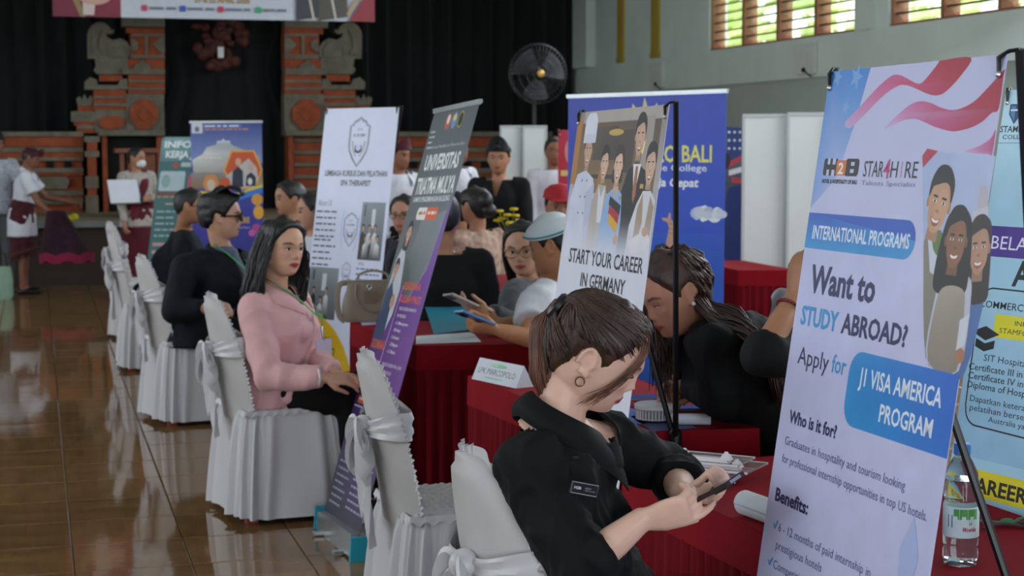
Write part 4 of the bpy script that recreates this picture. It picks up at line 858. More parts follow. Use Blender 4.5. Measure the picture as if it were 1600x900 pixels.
for i in range(5): p.words(.03, .67+.055*i, .2, .03, 1, .022, '#a9c0c0', i, 0); p.rect(.23, .665+.055*i, .50-.04*(i % 3), .69+.055*i, '#cfa6ac')
for i in range(2): p.rect(.03, .96+.07*i, .36+.04*i, .99+.07*i, '#cf9aa2')
p.finish(root)
# --- flag banner between the blue roll-up and the white boards, red banner behind the white cap
sh, root, p = banner('standing_banner', 'banner with a United States flag wedged behind the blue roll-up', at_d(1131, 198, 12.3), (.97, -.24, 0), (0, 0, 1), .5, 1.6, '#3d434e')
p.rect(0, 0, .5, .8, ['#55606c', '#55606c', '#30343c', '#30343c']); p.poly([(.02, .0), (.14, .01), (.15, .2), (.03, .26)], '#2a3a6e')
for i in range(9): p.ell(.04+.04*(i % 3), .04+.06*(i//3), .009, .009, '#cdd0de', hold=True)
p.k += 1
for i in range(3): p.poly([(.02+.02*i, .27+.05*i), (.15, .20+.09*i), (.15, .24+.09*i), (.02+.02*i, .31+.05*i)], '#b03a48' if i % 2 == 0 else '#d4d0d6')
p.poly([(.0, .6), (.04, .45), (.14, .42), (.2, .6), (.2, 1.0), (.0, 1.0)], '#22316c'); p.ell(.02, .25, .03, .06, '#2c2120'); p.finish(root)
sh, root, p = banner('standing_banner', 'red banner mostly hidden behind the left edge of the blue roll-up', at_d(872, 203, 12.4), (.97, -.24, 0), (0, 0, 1), .5, 1.6, '#b5283a')
p.ell(.1, .16, .05, .1, '#c98a90'); p.rect(.02, .3, .4, .34, '#d8c070'); p.finish(root)

# --- hanging event banner over the stage
tl, tr = npv((.24, 19.6, 4.35)), npv((3.90, 19.6, 4.35))
sh = Sheet(tl, (1, 0, 0), (0, 0, 1), 3.66, 1.375); sh.foot = npv((2.07, 19.6, 2.975)); root = thing('hanging_banner', 'wide printed event banner hung above the stage gate', 'banner', sh.foot); sh.cloth(root, mat('sheet_event', '#b9bcc4', .5, var=.04))
p = Print(sh.P, sh.N, sh.foot, .002); Hb = 1.375
p.rect(0, 0, 3.66, Hb, ['#a8b0c0', '#a8b0c0', '#b9bfcc', '#c3c8d2']); p.poly([(0, .5), (.75, .5), (.745, Hb), (0, Hb)], ['#7a1f35', '#8a2a44', '#7d2038', '#6d1a30']); p.poly([(.18, .9), (.36, Hb), (.3, Hb), (.1, .9)], '#8a7a50'); p.poly([(.32, .8), (.5, .9), (.45, Hb-.02), (.33, Hb-.02)], '#c9b9b4'); p.ell(.46, 1.12, .2, .12, '#c49a8c')
p.text('21 & 22 APRIL 2026', 1.57, 1.19, 2.2, .075, '#a08038', .03)
for i, c in enumerate(('#c03a5a', '#2f4fa8', '#c0304a', '#2c9a6a')): p.rrect(.97+.43*i, 1.23, 1.04+.43*i, 1.30, .02, c); p.words(1.06+.43*i, 1.25, 1.36+.43*i, .1, 1, .05, '#6a7080', i, 0)
for cu in (2.9, 3.16): p.poly([(cu-.17, Hb), (cu-.16, .95), (cu, .8), (cu+.17, .95), (cu+.18, Hb-.05)], '#33363f' if cu < 3 else '#4a463f'); p.line([(cu-.03, 1.0), (cu+.04, Hb)], .025, '#c0b8a8'); p.ell(cu-.08, .98, .05, .04, '#c49a88')
p.poly([(3.35, Hb), (3.66, .9), (3.66, Hb)], '#8a2430'); p.line([(3.33, 1.3), (3.6, .9)], .03, '#b09050'); p.words(2.2, 1.05, 2.5, .1, 1, .05, '#4a4f5a', 3, 0); p.finish(root)
g = G(); g.tube([tl+npv((-.03, -.01, 0)), tr+npv((.03, -.01, 0))], [.02, .02], 8); g.build('top_rod', M_alu, root, shift=sh.foot)
for e in (tl, tr):
    g = G(); g.tube([e, e+npv((0, 0, 1.25))], [.006, .006], 6); g.build('hanging_cord', M_black, root, shift=sh.foot)

# ------------------------------------------------------------------ white partition boards
M_board = mat('white_board', '#d3d7d6', .5, var=.03, scale=3); M_rail = mat('board_rail', '#b4b9ba', .45, var=.03)
def board(x0, x1, y, D, label, ztop=None):
    a, b = at_d(x0, y, D), at_d(x1, y, D); c = (a+b)/2; w_ = np.linalg.norm((b-a)[:2]); rz = math.atan2(b[1]-a[1], b[0]-a[0]); zt = (ztop or a[2])
    t = thing('partition_board', label, 'board', (c[0], c[1], 0), rz, 'white partition boards')
    g = G(); g.box((0, 0, zt/2+.03), (w_-.02, .018, zt-.08)); g.build('panel', M_board, t, smooth=False)
    for s_ in (-1, 1):
        g = G(); g.box((s_*(w_/2-.009), 0, zt/2), (.018, .03, zt)); g.build('side_rail', M_rail, t, smooth=False)
    for z in (.05, zt-.012):
        g = G(); g.box((0, 0, z), (w_-.03, .03, .024)); g.build('cross_rail', M_rail, t, smooth=False)
    return t
board(1160, 1229, 178, 11.5, 'white partition board standing just right of the blue roll-up'); board(1230, 1300, 175.5, 11.45, 'white partition board half hidden by the big lavender banner'); board(1301, 1371, 173, 11.4, 'white partition board hidden behind the big lavender banner')
board(781, 815, 196, 15, 'white partition board right behind the man in the black headcloth'); board(816, 855, 196, 14.95, 'white partition board beside the left edge of the blue roll-up')
# ------------------------------------------------------------------ pedestal fan
fp = at_d(845, 115, 16.5); fan = thing('pedestal_fan', 'large black pedestal fan in front of the stage curtain', 'fan', (fp[0], fp[1]+.12, 0)); fz = fp[2]
M_cage = mat('fan_black_metal', '#17181a', .45, var=.05)
Rf = np.array(Matrix.Rotation(math.radians(90), 3, 'X'))@np.array(Matrix.Rotation(math.radians(0), 3, 'Z'))
cg = G(); r0 = .295
for r, y in ((r0, 0), (r0*.97, -.05), (r0*.75, -.085), (r0*.5, -.10), (r0*.28, -.105)):
    cg.tube([(r*math.cos(a), -.02+y, fz+r*math.sin(a)) for a in np.linspace(0, 2*math.pi, 41)], [.004 if r < r0 else .009]*41, 5, cap=False)
for i in range(44):
    a = i/44*2*math.pi; c, s_ = math.cos(a), math.sin(a); cg.tube([(r*c, -.02+y, fz+r*s_) for r, y in ((r0, 0), (r0*.97, -.05), (r0*.75, -.085), (r0*.5, -.10), (.07, -.108))], [.0025]*5, 4, cap=False)
    cg.tube([(r*c, -.02+y, fz+r*s_) for r, y in ((r0, 0), (r0*.95, .05), (r0*.6, .085), (.08, .09))], [.0025]*4, 4, cap=False)
cg.build('cage', M_cage, fan)
for i in range(3):
    g = G(); a0 = i*2.094+.4
    def bl(u, v, a0=a0):
        r = .06+.2*u; a = a0+(v-.5)*(1.5-.3*u); return (npv((r*math.cos(a), -.03+.035*(v-.5)*2, fz+r*math.sin(a))), npv((0, -1, 0)))
    g.slab(bl, 8, 8, .003); g.build('blade', mat('fan_blade_grey', '#2e3133', .4, var=.05), fan)
g = G(); g.cap((0, .02, fz), (0, .2, fz), .075, .065); g.build('motor', M_cage, fan)
g = G(); g.ell((0, -.125, fz), (.04, .012, .04)); g.build('badge', mat('gold_badge', '#b08a4a', .4, metal=.5), fan)
g = G(); g.tube([(0, .12, fz-.05), (0, .1, .06)], [.022, .028], 10); g.build('pole', M_cage, fan); g = G(); g.lathe([(.27, 0), (.27, .02), (.22, .045), (.05, .07), (.03, .09)], 28, (0, .1, 0)); g.build('base', M_cage, fan)
# ------------------------------------------------------------------ people
from mathutils import noise as mnoise
HZ = [.117, .110, .098, .080, .055, .030, .012, 0, -.030, -.060, -.085, -.103, -.113, -.117]
HF = [.0, .030, .054, .075, .089, .094, .0935, .089, .087, .087, .084, .074, .050, .0]
HB = [.0, .035, .062, .083, .098, .103, .103, .101, .092, .076, .058, .042, .026, .0]
HWd = [.0, .028, .047, .061, .071, .0755, .0765, .0765, .073, .064, .051, .037, .022, .0]
def _sm(tab):
    zz = np.linspace(-.117, .117, 400); v = np.interp(zz, HZ[::-1], tab[::-1]); k = np.ones(17)/17
    w = np.convolve(np.pad(v, 8, mode='edge'), k, 'valid'); e = sstep(.100, .1165, np.abs(zz)); return zz, w*(1-e)+v*e
HT = [_sm(t) for t in (HF, HB, HWd)]
def hp(tab, z): return np.interp(z, *HT[tab])
def head_surface(z, th, off=0.):
    """point on the head at height z, angle th from the face; off pushes it outward"""
    c, s_ = math.cos(th), math.sin(th); a = hp(0, z) if c > 0 else hp(1, z); w = hp(2, z)
    x = a*math.copysign(abs(c)**.92, c); y = w*math.copysign(abs(s_)**.92, s_); p = npv((x, y, z))
    if off:
        n = nrm(npv((x/max(a, .02)**2, y/max(w, .02)**2, z/.117**2*.9))); p = p+n*off
    return p
FACE = [(0, .020, .0035, .040, .010), (.031, .001, -.0085, .017, .011), (-.031, .001, -.0085, .017, .011), (0, .004, .007, .0075, .016), (0, -.014, .011, .0085, .013), (0, -.029, .0165, .0105, .0085),
        (.0115, -.035, .0075, .0065, .0055), (-.0115, -.035, .0075, .0065, .0055), (0, -.060, .005, .024, .015), (0, -.0575, .0042, .015, .0042), (0, -.0685, .0052, .013, .0046), (0, -.0628, -.0045, .020, .0018),
        (0, -.080, -.003, .016, .005), (0, -.096, .0065, .016, .012), (.043, -.022, .0045, .018, .018), (-.043, -.022, .0045, .018, .018)]
def head_mesh(g, T, R, k=1., nz=72, nt=80):
    V = []
    for i in range(nz):
        z = .117*math.cos(math.pi*(i+.5)/nz)
        for j in range(nt):
            th = 2*math.pi*j/nt; p = head_surface(z, th)
            if p[0] > 0:
                d = 0.
                for y0, z0, a, sy, sz in FACE: d += a*math.exp(-((p[1]-y0)/sy)**2-((p[2]-z0)/sz)**2)
                p[0] += d*min(1, p[0]/.03)
            V.append(p)
    V.append((0, 0, .117)); V.append((0, 0, -.116)); V = np.array(V)*k@R.T+T
    F = [(i*nt+j, (i+1)*nt+j, (i+1)*nt+(j+1) % nt, i*nt+(j+1) % nt) for i in range(nz-1) for j in range(nt)]; N = nz*nt
    F += [(N, j, (j+1) % nt) for j in range(nt)]+[(N+1, (nz-1)*nt+(j+1) % nt, (nz-1)*nt+j) for j in range(nt)]
    g.add(V, F)
def frame(fwd, up):
    f = nrm(fwd); l = nrm(np.cross(up, f)); u = np.cross(f, l); return np.stack([f, l, u], 1)     # columns: forward, left, up
def hand(g, w, d, n, side, curl=(.5, .5, .5, .5), thumb=(.5, .3), k=1., spread=.06, bend=None):
    """w wrist, d toward the fingers, n out of the palm; side +1 = thumb on d x n"""
    d = nrm(d); n = nrm(npv(n)-d*(npv(n)@d)); s_ = np.cross(d, n)*side; q = lambda a, b, c: w+(d*a+s_*b+n*c)*k
    g.tube([q(-.01, 0, 0), q(.02, .002, 0), q(.055, .001, 0), q(.088, -.001, .0), q(.098, -.001, .002)], [(.022*k, .019*k), (.029*k, .017*k), (.038*k, .0145*k), (.039*k, .011*k), (.030*k, .008*k)], 14, up=n)
    for i, (b, L) in enumerate(((.027, .072), (.009, .080), (-.009, .074), (-.026, .058))):
        a0 = q(.084, b, .0); sp = spread*(1.5-i); dd = nrm(d+s_*sp); c = curl[i]; p = a0; ang = 0.; pts = [a0-dd*.02*k, a0]; rad = [.0098*k, .0098*k]
        for m_, (f, r) in enumerate(((.46, .0090), (.30, .0082), (.24, .0068))):
            ang += c*(1.0, 1.15, .7)[m_]; p = p+(dd*math.cos(ang)+n*math.sin(ang))*L*f*k; pts.append(p); rad.append(r*k)
        for m_ in range(len(pts)-1): g.cap(pts[m_], pts[m_+1], rad[m_], rad[m_+1], 10)
    a, b = thumb; p0 = q(.020, .022, .006); p1 = p0+(d*.66+s_*(.75-a*.5)+n*a*.9)*.034*k; t2 = nrm(d*.95+s_*(.32-b)+n*b); p2 = p1+t2*.034*k; p3 = p2+nrm(t2+n*b*.4)*.026*k
    g.cap(p0, p1, .0145*k, .0115*k, 10); g.cap(p1, p2, .0108*k, .0095*k, 10); g.cap(p2, p3, .0095*k, .0075*k, 10)
def pose(x, y, az, sit=True, k=1., lean=0., z0=0., head_off=(.02, 0, 0)):
    f = npv((math.cos(az), math.sin(az), 0)); l = npv((-math.sin(az), math.cos(az), 0)); u = npv((0, 0, 1)); o = npv((x, y, z0))
    pz = .53 if sit else .90*k; up = nrm(u+f*math.tan(lean)); J = dict(f=f, l=l, k=k, sit=sit)
    J['pel'] = o+u*pz; J['waist'] = J['pel']+up*.17*k; J['chest'] = J['pel']+up*.36*k; J['neck'] = J['pel']+up*.51*k; J['head'] = J['neck']+(up*.145+f*head_off[0]+l*head_off[1])*k; J['hf'] = f-u*.05; J['hu'] = u
    for s_, n in ((1, 'L'), (-1, 'R')):
        J['sh'+n] = J['pel']+up*.445*k+l*s_*.165*k; J['el'+n] = J['sh'+n]+(-u*.27+f*.04+l*s_*.04)*k; J['wr'+n] = J['el'+n]+((f*.22-u*.06-l*s_*.05) if sit else (-u*.23+f*.07))*k
        J['hip'+n] = J['pel']+l*s_*.085*k-u*.02; 
        if sit: J['kn'+n] = J['hip'+n]+f*.42*k+l*s_*.03; J['an'+n] = npv((J['kn'+n][0], J['kn'+n][1], z0+.08))-f*.02
        else: J['kn'+n] = J['hip'+n]+npv((0, 0, -.40*k))+f*.01; J['an'+n] = npv((J['hip'+n][0], J['hip'+n][1], z0+.07))
    return J
def torso(g, J, gw=0., gd=0., k=None, bust=0., shr=.05):
    k = J['k']; P = smooth_path([J['pel']-npv((0, 0, .07))*k, J['pel'], J['waist'], J['chest'], J['shm'] if 'shm' in J else (J['shL']+J['shR'])/2, J['neck']], 16)
    w = np.interp(np.linspace(0, 5, 16), [0, 1, 2, 3, 4, 5], J.get('tw', [.15, .165, .135, .155, .135, .055])); d = np.interp(np.linspace(0, 5, 16), [0, 1, 2, 3, 4, 5], J.get('td', [.11, .12, .10, .115, .085, .05]))
    g.tube(P, [(a*k+gw, b*k+gd) for a, b in zip(w, d)], 28, up=J['f'])
    for n in 'LR':
        c = J['neck']*.55+J['sh'+n]*.45+npv((0, 0, -.02)); g.cap(c, J['sh'+n], (shr+.004)*k+gw*.8, shr*k+gw*.8); g.cap(J['chest']*.5+J['sh'+n]*.5, J['sh'+n], .075*k+gw*.5, shr*k+gw*.5)
        if bust: g.ell(J['chest']+J['f']*(.085*k+gd)+J['l']*(.065 if n == 'L' else -.065)*k-npv((0, 0, .03))*k, npv((.05, .055, .055))*k*bust+gd*.4)
def wrinkle(me, amp, sc=9., seed=0., arms=None):
    V = mverts(me); N = mnorms(me); o = Vector((seed*3.1, seed*1.7, seed)); out = np.empty(len(V))
    for i, p in enumerate(V):
        q = Vector((p[0]*sc, p[1]*sc, p[2]*sc*.6))+o; a = mnoise.noise(q); b = mnoise.noise(q*2.1+Vector((a, a, a))); out[i] = (1-abs(a)*2.2)*.7+(.5-abs(b))*.5-.35
    setv(me, V+N*(out*amp)[:, None])
def add_mesh(me, name, m, root, shift, smooth=True):
    setv(me, mverts(me)-npv(shift)); me.materials.clear(); me.materials.append(m)
    for p in me.polygons: p.material_index = 0
    if smooth: me.shade_smooth()
    me.name = name; return link(name, me, root)
M_skin = mat('skin', '#ffffff', .48, var=.05, scale=25, attr=True, spec=.4, bump=.03, bscale=160)
M_hair = mat('black_hair', '#0b0909', .5, var=.3, scale=30, bump=.5, bscale=90, stretch=(1, 1, .25), spec=.6)
M_hairb = mat('brown_hair', '#38231a', .48, var=.5, scale=26, bump=.35, bscale=90, stretch=(1, 1, .3), spec=.6)
M_lash = mat('lash_black', '#0a0808', .6, var=0)
M_shoe = mat('black_shoe', '#0c0c0d', .35, var=.05)
def cloth(name, col, rough=.8, **k): return mat(name, col, rough, var=k.pop('var', .06), scale=k.pop('scale', 12), sheen=k.pop('sheen', .12), bump=k.pop('bump', .08), bscale=k.pop('bscale', 120), spec=.3, **k)
HL = dict(f=[(0, .083), (25, .079), (48, .056), (66, .022), (76, -.012), (84, .012), (100, .018), (112, -.03), (140, -.08), (180, -.09)],
          m=[(0, .073), (30, .074), (55, .050), (70, .020), (80, -.015), (88, .004), (100, .010), (114, -.035), (140, -.062), (180, -.066)])
def hair_cap(root, T, R, k, m, kind='f', th=.014, top=.0, shift=None, fluff=0., name='hair', back=0.):
    g = G(); nz, nt = 46, 60; A = np.radians([a for a, _ in HL[kind]]); Zl = [b for _, b in HL[kind]]; V = []
    for i in range(nz):
        z = .117*math.cos(math.pi*(i+.5)/nz)
        for j in range(nt):
            t = 2*math.pi*j/nt; ta = t if t <= math.pi else 2*math.pi-t; zl = np.interp(ta, A, Zl); e = sstep(-.012, .022, z-zl)
            o = -.014+(.014+th+top*sstep(.02, .1, z)+back*sstep(1.2, 3.0, ta))*e
            if fluff and e > .5: o += fluff*mnoise.noise(Vector((math.cos(t)*4, math.sin(t)*4, z*45)))
            V.append(head_surface(z, t, o))
    V.append((0, 0, .117+th+top)); V.append((0, 0, -.10)); V = np.array(V)*k@R.T+T
    F = [(i*nt+j, (i+1)*nt+j, (i+1)*nt+(j+1) % nt, i*nt+(j+1) % nt) for i in range(nz-1) for j in range(nt)]; N = nz*nt
    F += [(N, j, (j+1) % nt) for j in range(nt)]+[(N+1, (nz-1)*nt+(j+1) % nt, (nz-1)*nt+j) for j in range(nt)]
    g.add(V, F); return g.build(name, m, root, shift=shift, ang=180)
def strands(paths, root, m, shift, name='hair_strands', r=.004, n=14, jit=.0, copies=1, seed=0, sides=5):
    rr = np.random.default_rng(seed); g = G()
    for P in paths:
        for c in range(copies):
            Q = [npv(p)+rr.normal(0, jit, 3)*(.25+.75*i/(len(P)-1)) for i, p in enumerate(P)]
            Q = smooth_path(Q, n); rad = [r*min(1, .2+i*.4)*(.75+.25*math.sin(math.pi*min(1, (i+.6)/(n*.5))))*(1 if i < n*.75 else 1-.85*(i-n*.75)/(n*.25)) for i in range(n)]
            g.tube(Q, rad, sides)
    o = g.build(name, m, root, shift=shift, ang=180); o['kind'] = 'stuff'; return o
def glasses(root, T, R, k, shift, m, tint=None, big=1., wt=1.):
    g = G(); q = lambda x, y, z: T+R@(npv((x, y, z))*k)
    for s_ in (-1, 1):
        g.tube([q(.105-.006*abs(math.cos(a)), s_*.033+.021*big*math.cos(a), .0+.017*big*math.sin(a)) for a in np.linspace(0, 2*math.pi, 25)], [.0022*k*wt]*25, 6, cap=False); g.tube([q(.098, s_*.055*big, .004), q(.06, s_*.079, .006), q(0, s_*.083, .004)], [.002*k*wt]*3, 6)
    g.tube([q(.106, -.012, .003), q(.110, 0, .006), q(.106, .012, .003)], [.002*k]*3, 6); o = g.build('glasses', m, root, shift=shift)
    if tint:
        for s_ in (-1, 1):
            h = G(); h.ell(q(.1035, s_*.033, 0), npv((.002, .021*big, .017*big))*k, R); h.build('lens', tint, o, shift=shift)
    return o
def udeng(root, T, R, k, shift, m, knot=True, tall=.05):
    """folded Balinese headcloth"""
    g = G(); n = 48
    def f(u, v):
        t = u*2*math.pi; z0 = .045+.012*math.cos(t); z = z0+(tall+.030*max(0, math.cos(t))+.02*math.cos(t*2))*v; p = head_surface(min(z, .085), t, .020+.006*math.sin(v*3.1)); p[2] = z; return T+R@(p*k)
    g.grid(f, n, 8, closeu=True)
    top = [head_surface(.085, 2*math.pi*j/24, .012) for j in range(24)]; g.ell(T+R@(npv((-.005, 0, .075))*k), npv((.085, .068, .045))*k, R)
    if knot: g.ell(T+R@(npv((.105, 0, .085))*k), npv((.02, .03, .018))*k, R); g.cap(T+R@(npv((.105, .01, .09))*k), T+R@(npv((.10, .03, .14))*k), .012*k, .004*k); g.cap(T+R@(npv((.105, -.01, .09))*k), T+R@(npv((.10, -.025, .13))*k), .012*k, .004*k)
    return g.build('headcloth', m, root, shift=shift)
def eyes(root, T, R, k, shift, openk=1., gaze=(0, 0), detail=True):
    for s_ in (-1, 1):
        c = npv((.0835, s_*.0315, .001)); g = G(); hw, hh = .0145, .0062*openk
        V = []; nu, nv = 18, 11; C_ = []
        for i in range(nv):
            for j in range(nu):
                b = (j/(nu-1)-.5)*2; a = (i/(nv-1)-.5)*2; hgt = hh*(1-abs(b)**2.2)**.8 if abs(b) < 1 else 0; y = b*hw; z = a*hgt+.001*b*s_*-1; x = .0042*(1-b*b*.9)*(1-.35*a*a)-.0065*abs(b)**2
                V.append(c+npv((x, y, z))); d = math.hypot(y-gaze[0], z-gaze[1]-.0003); C_.append(hx('#0c0807') if d < .0028 else hx('#2a1810') if d < .0061 else hx('#d8cfc8'))
        F = [(i*nu+j, i*nu+j+1, (i+1)*nu+j+1, (i+1)*nu+j) for i in range(nv-1) for j in range(nu-1)]
        g.add(np.array(V)*k@R.T+T, F, np.array(C_)); g.build('eye', mat('eye_wet', '#ffffff', .15, var=0, attr=True), root, shift=shift)
        g = G(); lid = [c+npv((.0047*(1-b*b*.9)-.0062*abs(b)**2+.0005, b*hw*1.08, hh*(1-abs(b)**2.2)**.8+.0004 if abs(b) < 1 else 0)) for b in np.linspace(-1, 1, 13)]
        g.tube([T+R@(p*k) for p in lid], [.0011*k]*13, 5); g.build('eyelash', M_lash, root, shift=shift)
def paint(me, T, R, k, tone, lips='#8a4038', brow=True, eye=True, blush=.0, lipsat=1.):
    V = (mverts(me)-T)@R/k; base = npv(hx(tone)); C_ = np.tile(base, (len(V), 1)); x, y, z = V.T; fr = (x > .05) & (np.abs(z) < .13) & (np.abs(y) < .08)
    def blend(mask, col): C_[:] = C_*(1-mask[:, None])+npv(hx(col) if isinstance(col, str) else col)*mask[:, None]
    ya = np.abs(y)
    lw = np.clip(1.25-np.sqrt((y/.0225)**2+((z+.0632)/(.0098*(1-.35*np.clip(ya/.023, 0, 1))))**2), 0, .25)*4; blend(lw*fr*lipsat, lips)
    if blush: blend(blush*np.exp(-((ya-.045)/.018)**2-((z+.028)/.016)**2)*fr, '#b8605a')
    if brow: bz = .0205+.004*np.clip(1-((ya-.036)/.02)**2, -1, 1); bw = np.clip(1.3-np.sqrt(((ya-.034)/.019)**4+((z-bz)/.0036)**2), 0, .3)/.3; blend(bw*fr*.85, '#1d1310')
    if eye:
        ew = np.clip(1.3-np.sqrt(((ya-.0315)/.0145)**2+((z-.001)/.0055)**2), 0, .3)/.3; blend(ew*fr, '#2a1c17')
        ww = np.clip(1.2-np.sqrt(((ya-.0315)/.011)**2+((z-.0)/.003)**2), 0, .2)/.2*(np.abs(ya-.0315) > .005); blend(ww*fr*.7, '#b9aca4')
    setcol(me, C_)
def vcut(me, J, top, k):
    """clean neck opening, with a V in front where asked"""
    import bmesh
    ax = nrm(J['neck']-J['chest']); f = nrm(J['f']-ax*(J['f']@ax)); l = np.cross(ax, f); n0 = J['neck']; nz = top.get('nz', -.012); dv = top.get('v', 0); vw = top.get('vw', .42)
    bm = bmesh.new(); bm.from_mesh(me)
    def bis(co, no): bmesh.ops.bisect_plane(bm, geom=bm.verts[:]+bm.edges[:]+bm.faces[:], plane_co=Vector(co), plane_no=Vector(nrm(no)), dist=1e-6)
    bis(n0+ax*nz, ax)
    if dv:
        bis(n0+f*.02, f)
        for s_ in (-1, 1): bis(n0-ax*dv+l*s_*.006, l*s_-ax*vw)
    kill = []
    for fc in bm.faces:
        r = npv(fc.calc_center_median())-n0; h = r@ax; fr = r@f; sd = abs(r@l); rad = math.hypot(fr, sd)
        if h > nz and rad < .115*k: kill.append(fc)
        elif dv and fr > .02 and h > -dv and sd < .006+(h+dv)*vw and rad < .17*k: kill.append(fc)
    bmesh.ops.delete(bm, geom=kill, context='FACES'); bm.to_mesh(me); bm.free(); me.update()
def person(label, J, tone='#a87458', vox=.010, top=None, bottom=None, hair=None, skin_it=4, group=None, lips='#8a4038', blush=0., hands=None, eye_geo=0, gaze=(0, 0), brow=True, shoes=True, bust=0., arms_cov=1., gender='m', feet=True, lipsat=1.):
    """one figure: continuous body, clothes and hair as parts"""
    k = J['k']; root = thing('person', label, 'person', (J['pel'][0], J['pel'][1], J.get('z0', 0)), 0, group); S = npv(root.location); T, R = J['head'], frame(J['hf'], J['hu']); hk = J.get('hk', k)
    b = G(); torso(b, J, -.012, -.012, bust=bust); head_mesh(b, T, R, hk)
    nb = T+R@(npv((-.022, 0, -.07))*hk); b.tube(smooth_path([J['neck']-nrm(T-J['neck'])*.05, J['neck'], (J['neck']+nb)/2-R[:, 0]*.004, nb, nb+R[:, 2]*.05], 8), [.07*k, .058*k, .052*k, .051*k, .05*k, .05*k, .05*k, .04*k], 18)
    for s_ in (-1, 1):
        e = lambda x, z, o=0.: T+R@(npv((x, s_*(.0765+o), z))*hk); a = [e(-.004+.016*math.cos(t)-.006, .002+.027*math.sin(t), .004+.005*(math.cos(t) < 0)) for t in np.linspace(-1.9, 3.6, 14)]
        b.tube(a, [.0046*hk]*14, 7); b.ell(e(-.008, .002, .001), npv((.014, .006, .024))*hk, R, nu=12, nv=8); b.ell(e(.002, -.026, .003), npv((.008, .005, .009))*hk, R, nu=10, nv=6); b.ell(e(.009, -.002, .002), npv((.004, .005, .009))*hk, R, nu=8, nv=6)
    for n, s_ in (('L', 1), ('R', -1)):
        b.cap(J['sh'+n], J['el'+n], .046*k, .037*k); b.cap(J['el'+n], J['wr'+n]*.6+J['el'+n]*.4, .037*k, .032*k); b.cap(J['wr'+n]*.6+J['el'+n]*.4, J['wr'+n], .032*k, .0235*k)
        h = (hands or {}).get(n)
        if h is not False:
            h = h or {}; d = h.get('d', J['wr'+n]-J['el'+n]); nn = h.get('n', -J['l']*s_*.6-npv((0, 0, .5))); hand(b, J['wr'+n], d, nn, h.get('side', s_), h.get('curl', (.45, .5, .55, .6)), h.get('thumb', (.5, .3)), k*h.get('k', .98), h.get('spread', .06))
        b.cap(J['hip'+n], J['kn'+n], .07*k, .052*k); b.cap(J['kn'+n], J['an'+n], .05*k, .036*k)
        if feet: ff = nrm(npv(J.get('toe'+n, J['f']))); b.cap(J['an'+n]-npv((0, 0, .03)), J['an'+n]+ff*.13*k-npv((0, 0, .045)), .034, .026)
    me = voxel(b, vox, skin_it); paint(me, T, R, hk, tone, lips, brow=brow, eye=not eye_geo, blush=blush, lipsat=lipsat); add_mesh(me, 'body', M_skin, root, S)
    if eye_geo: eyes(root, T, R, hk, S, eye_geo, gaze)
    if top:
        g = G(); gw = top.get('g', .010); torso(g, J, gw, gw, bust=bust*1.02)
        for n in 'LR':
            el, wr, sl = J['el'+n], J['wr'+n], top.get('sleeve', 'long'); a = top.get('arm', 1.)
            if sl == 'long': e = wr*(1-top.get('cuff', .04))+el*top.get('cuff', .04); g.cap(J['sh'+n], el, .062*k*a, .053*k*a); g.cap(el, el*.5+e*.5, .053*k*a, .047*k*a); g.tube([el*.5+e*.5, e], [.047*k*a, .039*k*a*top.get('cuffr', 1)], 16)
            elif sl == 'short': e = J['sh'+n]*.35+el*.65; g.tube([J['sh'+n], e], [.066*k*a, .066*k*a], 18)
            else: e = wr*top.get('q', .45)+el*(1-top.get('q', .45)); g.cap(J['sh'+n], el, .064*k*a, .056*k*a); g.tube([el, e], [.056*k*a, .052*k*a], 18)
        if top.get('hem'):
            hp_ = J['pel']; g.tube([hp_+npv((0, 0, .08)), hp_-npv((0, 0, .02)), hp_-npv((0, 0, top['hem']))], [(.165*k+gw, .125*k+gw), (.18*k+gw, .14*k+gw), (.19*k+gw, .15*k+gw)], 24, up=J['f'])
        if J['sit']:
            for n in 'LR': g.cap(J['pel']+J['l']*(.05 if n == 'L' else -.05), J['hip'+n]*.75+J['kn'+n]*.25, .115*k, .085*k)
        m2 = voxel(g, top.get('vox', max(vox, .009)), top.get('it', 6))
        wrinkle(m2, top.get('wr', .010), top.get('ws', 9.), top.get('seed', 1.))
        vcut(m2, J, top, k); o = add_mesh(m2, top.get('name', 'shirt'), top['m'], root, S); sol = o.modifiers.new('cloth', 'SOLIDIFY'); sol.thickness = .003; sol.offset = -1
        if top.get('collar'): collar(root, J, top, S, o)
    if bottom:
        g = G(); kind = bottom.get('kind', 'trousers'); a = bottom.get('r', 1.)
        if kind == 'trousers':
            g.tube([J['pel']+nrm(J['waist']-J['pel'])*.07, J['pel'], J['pel']-npv((0, 0, .06))], [(.165*k, .13*k), (.18*k, .14*k), (.17*k, .12*k)], 24, up=J['f'])
            for n in 'LR': g.cap(J['hip'+n], J['kn'+n], .092*k*a, .072*k*a); e = J['an'+n]+npv((0, 0, .01)); g.cap(J['kn'+n], J['kn'+n]*.4+e*.6, .070*k*a, .062*k*a); g.tube([J['kn'+n]*.4+e*.6, e], [.062*k*a, .058*k*a], 16)
        else:
            bt = (J['anL']+J['anR'])/2+npv((0, 0, bottom.get('hem', .02))); mid = (J['knL']+J['knR'])/2; g.tube(smooth_path([J['waist'], J['pel'], mid, bt], 12), [(a_, b_) for a_, b_ in zip(np.interp(np.linspace(0, 3, 12), [0, 1, 2, 3], [.145, .185, .165, bottom.get('flare', .16)]), np.interp(np.linspace(0, 3, 12), [0, 1, 2, 3], [.11, .14, .13, bottom.get('flare', .16)*.85]))], 28, up=J['f'])
            if J['sit']:
                for n in 'LR': g.cap(J['hip'+n], J['kn'+n], .10*k, .09*k)
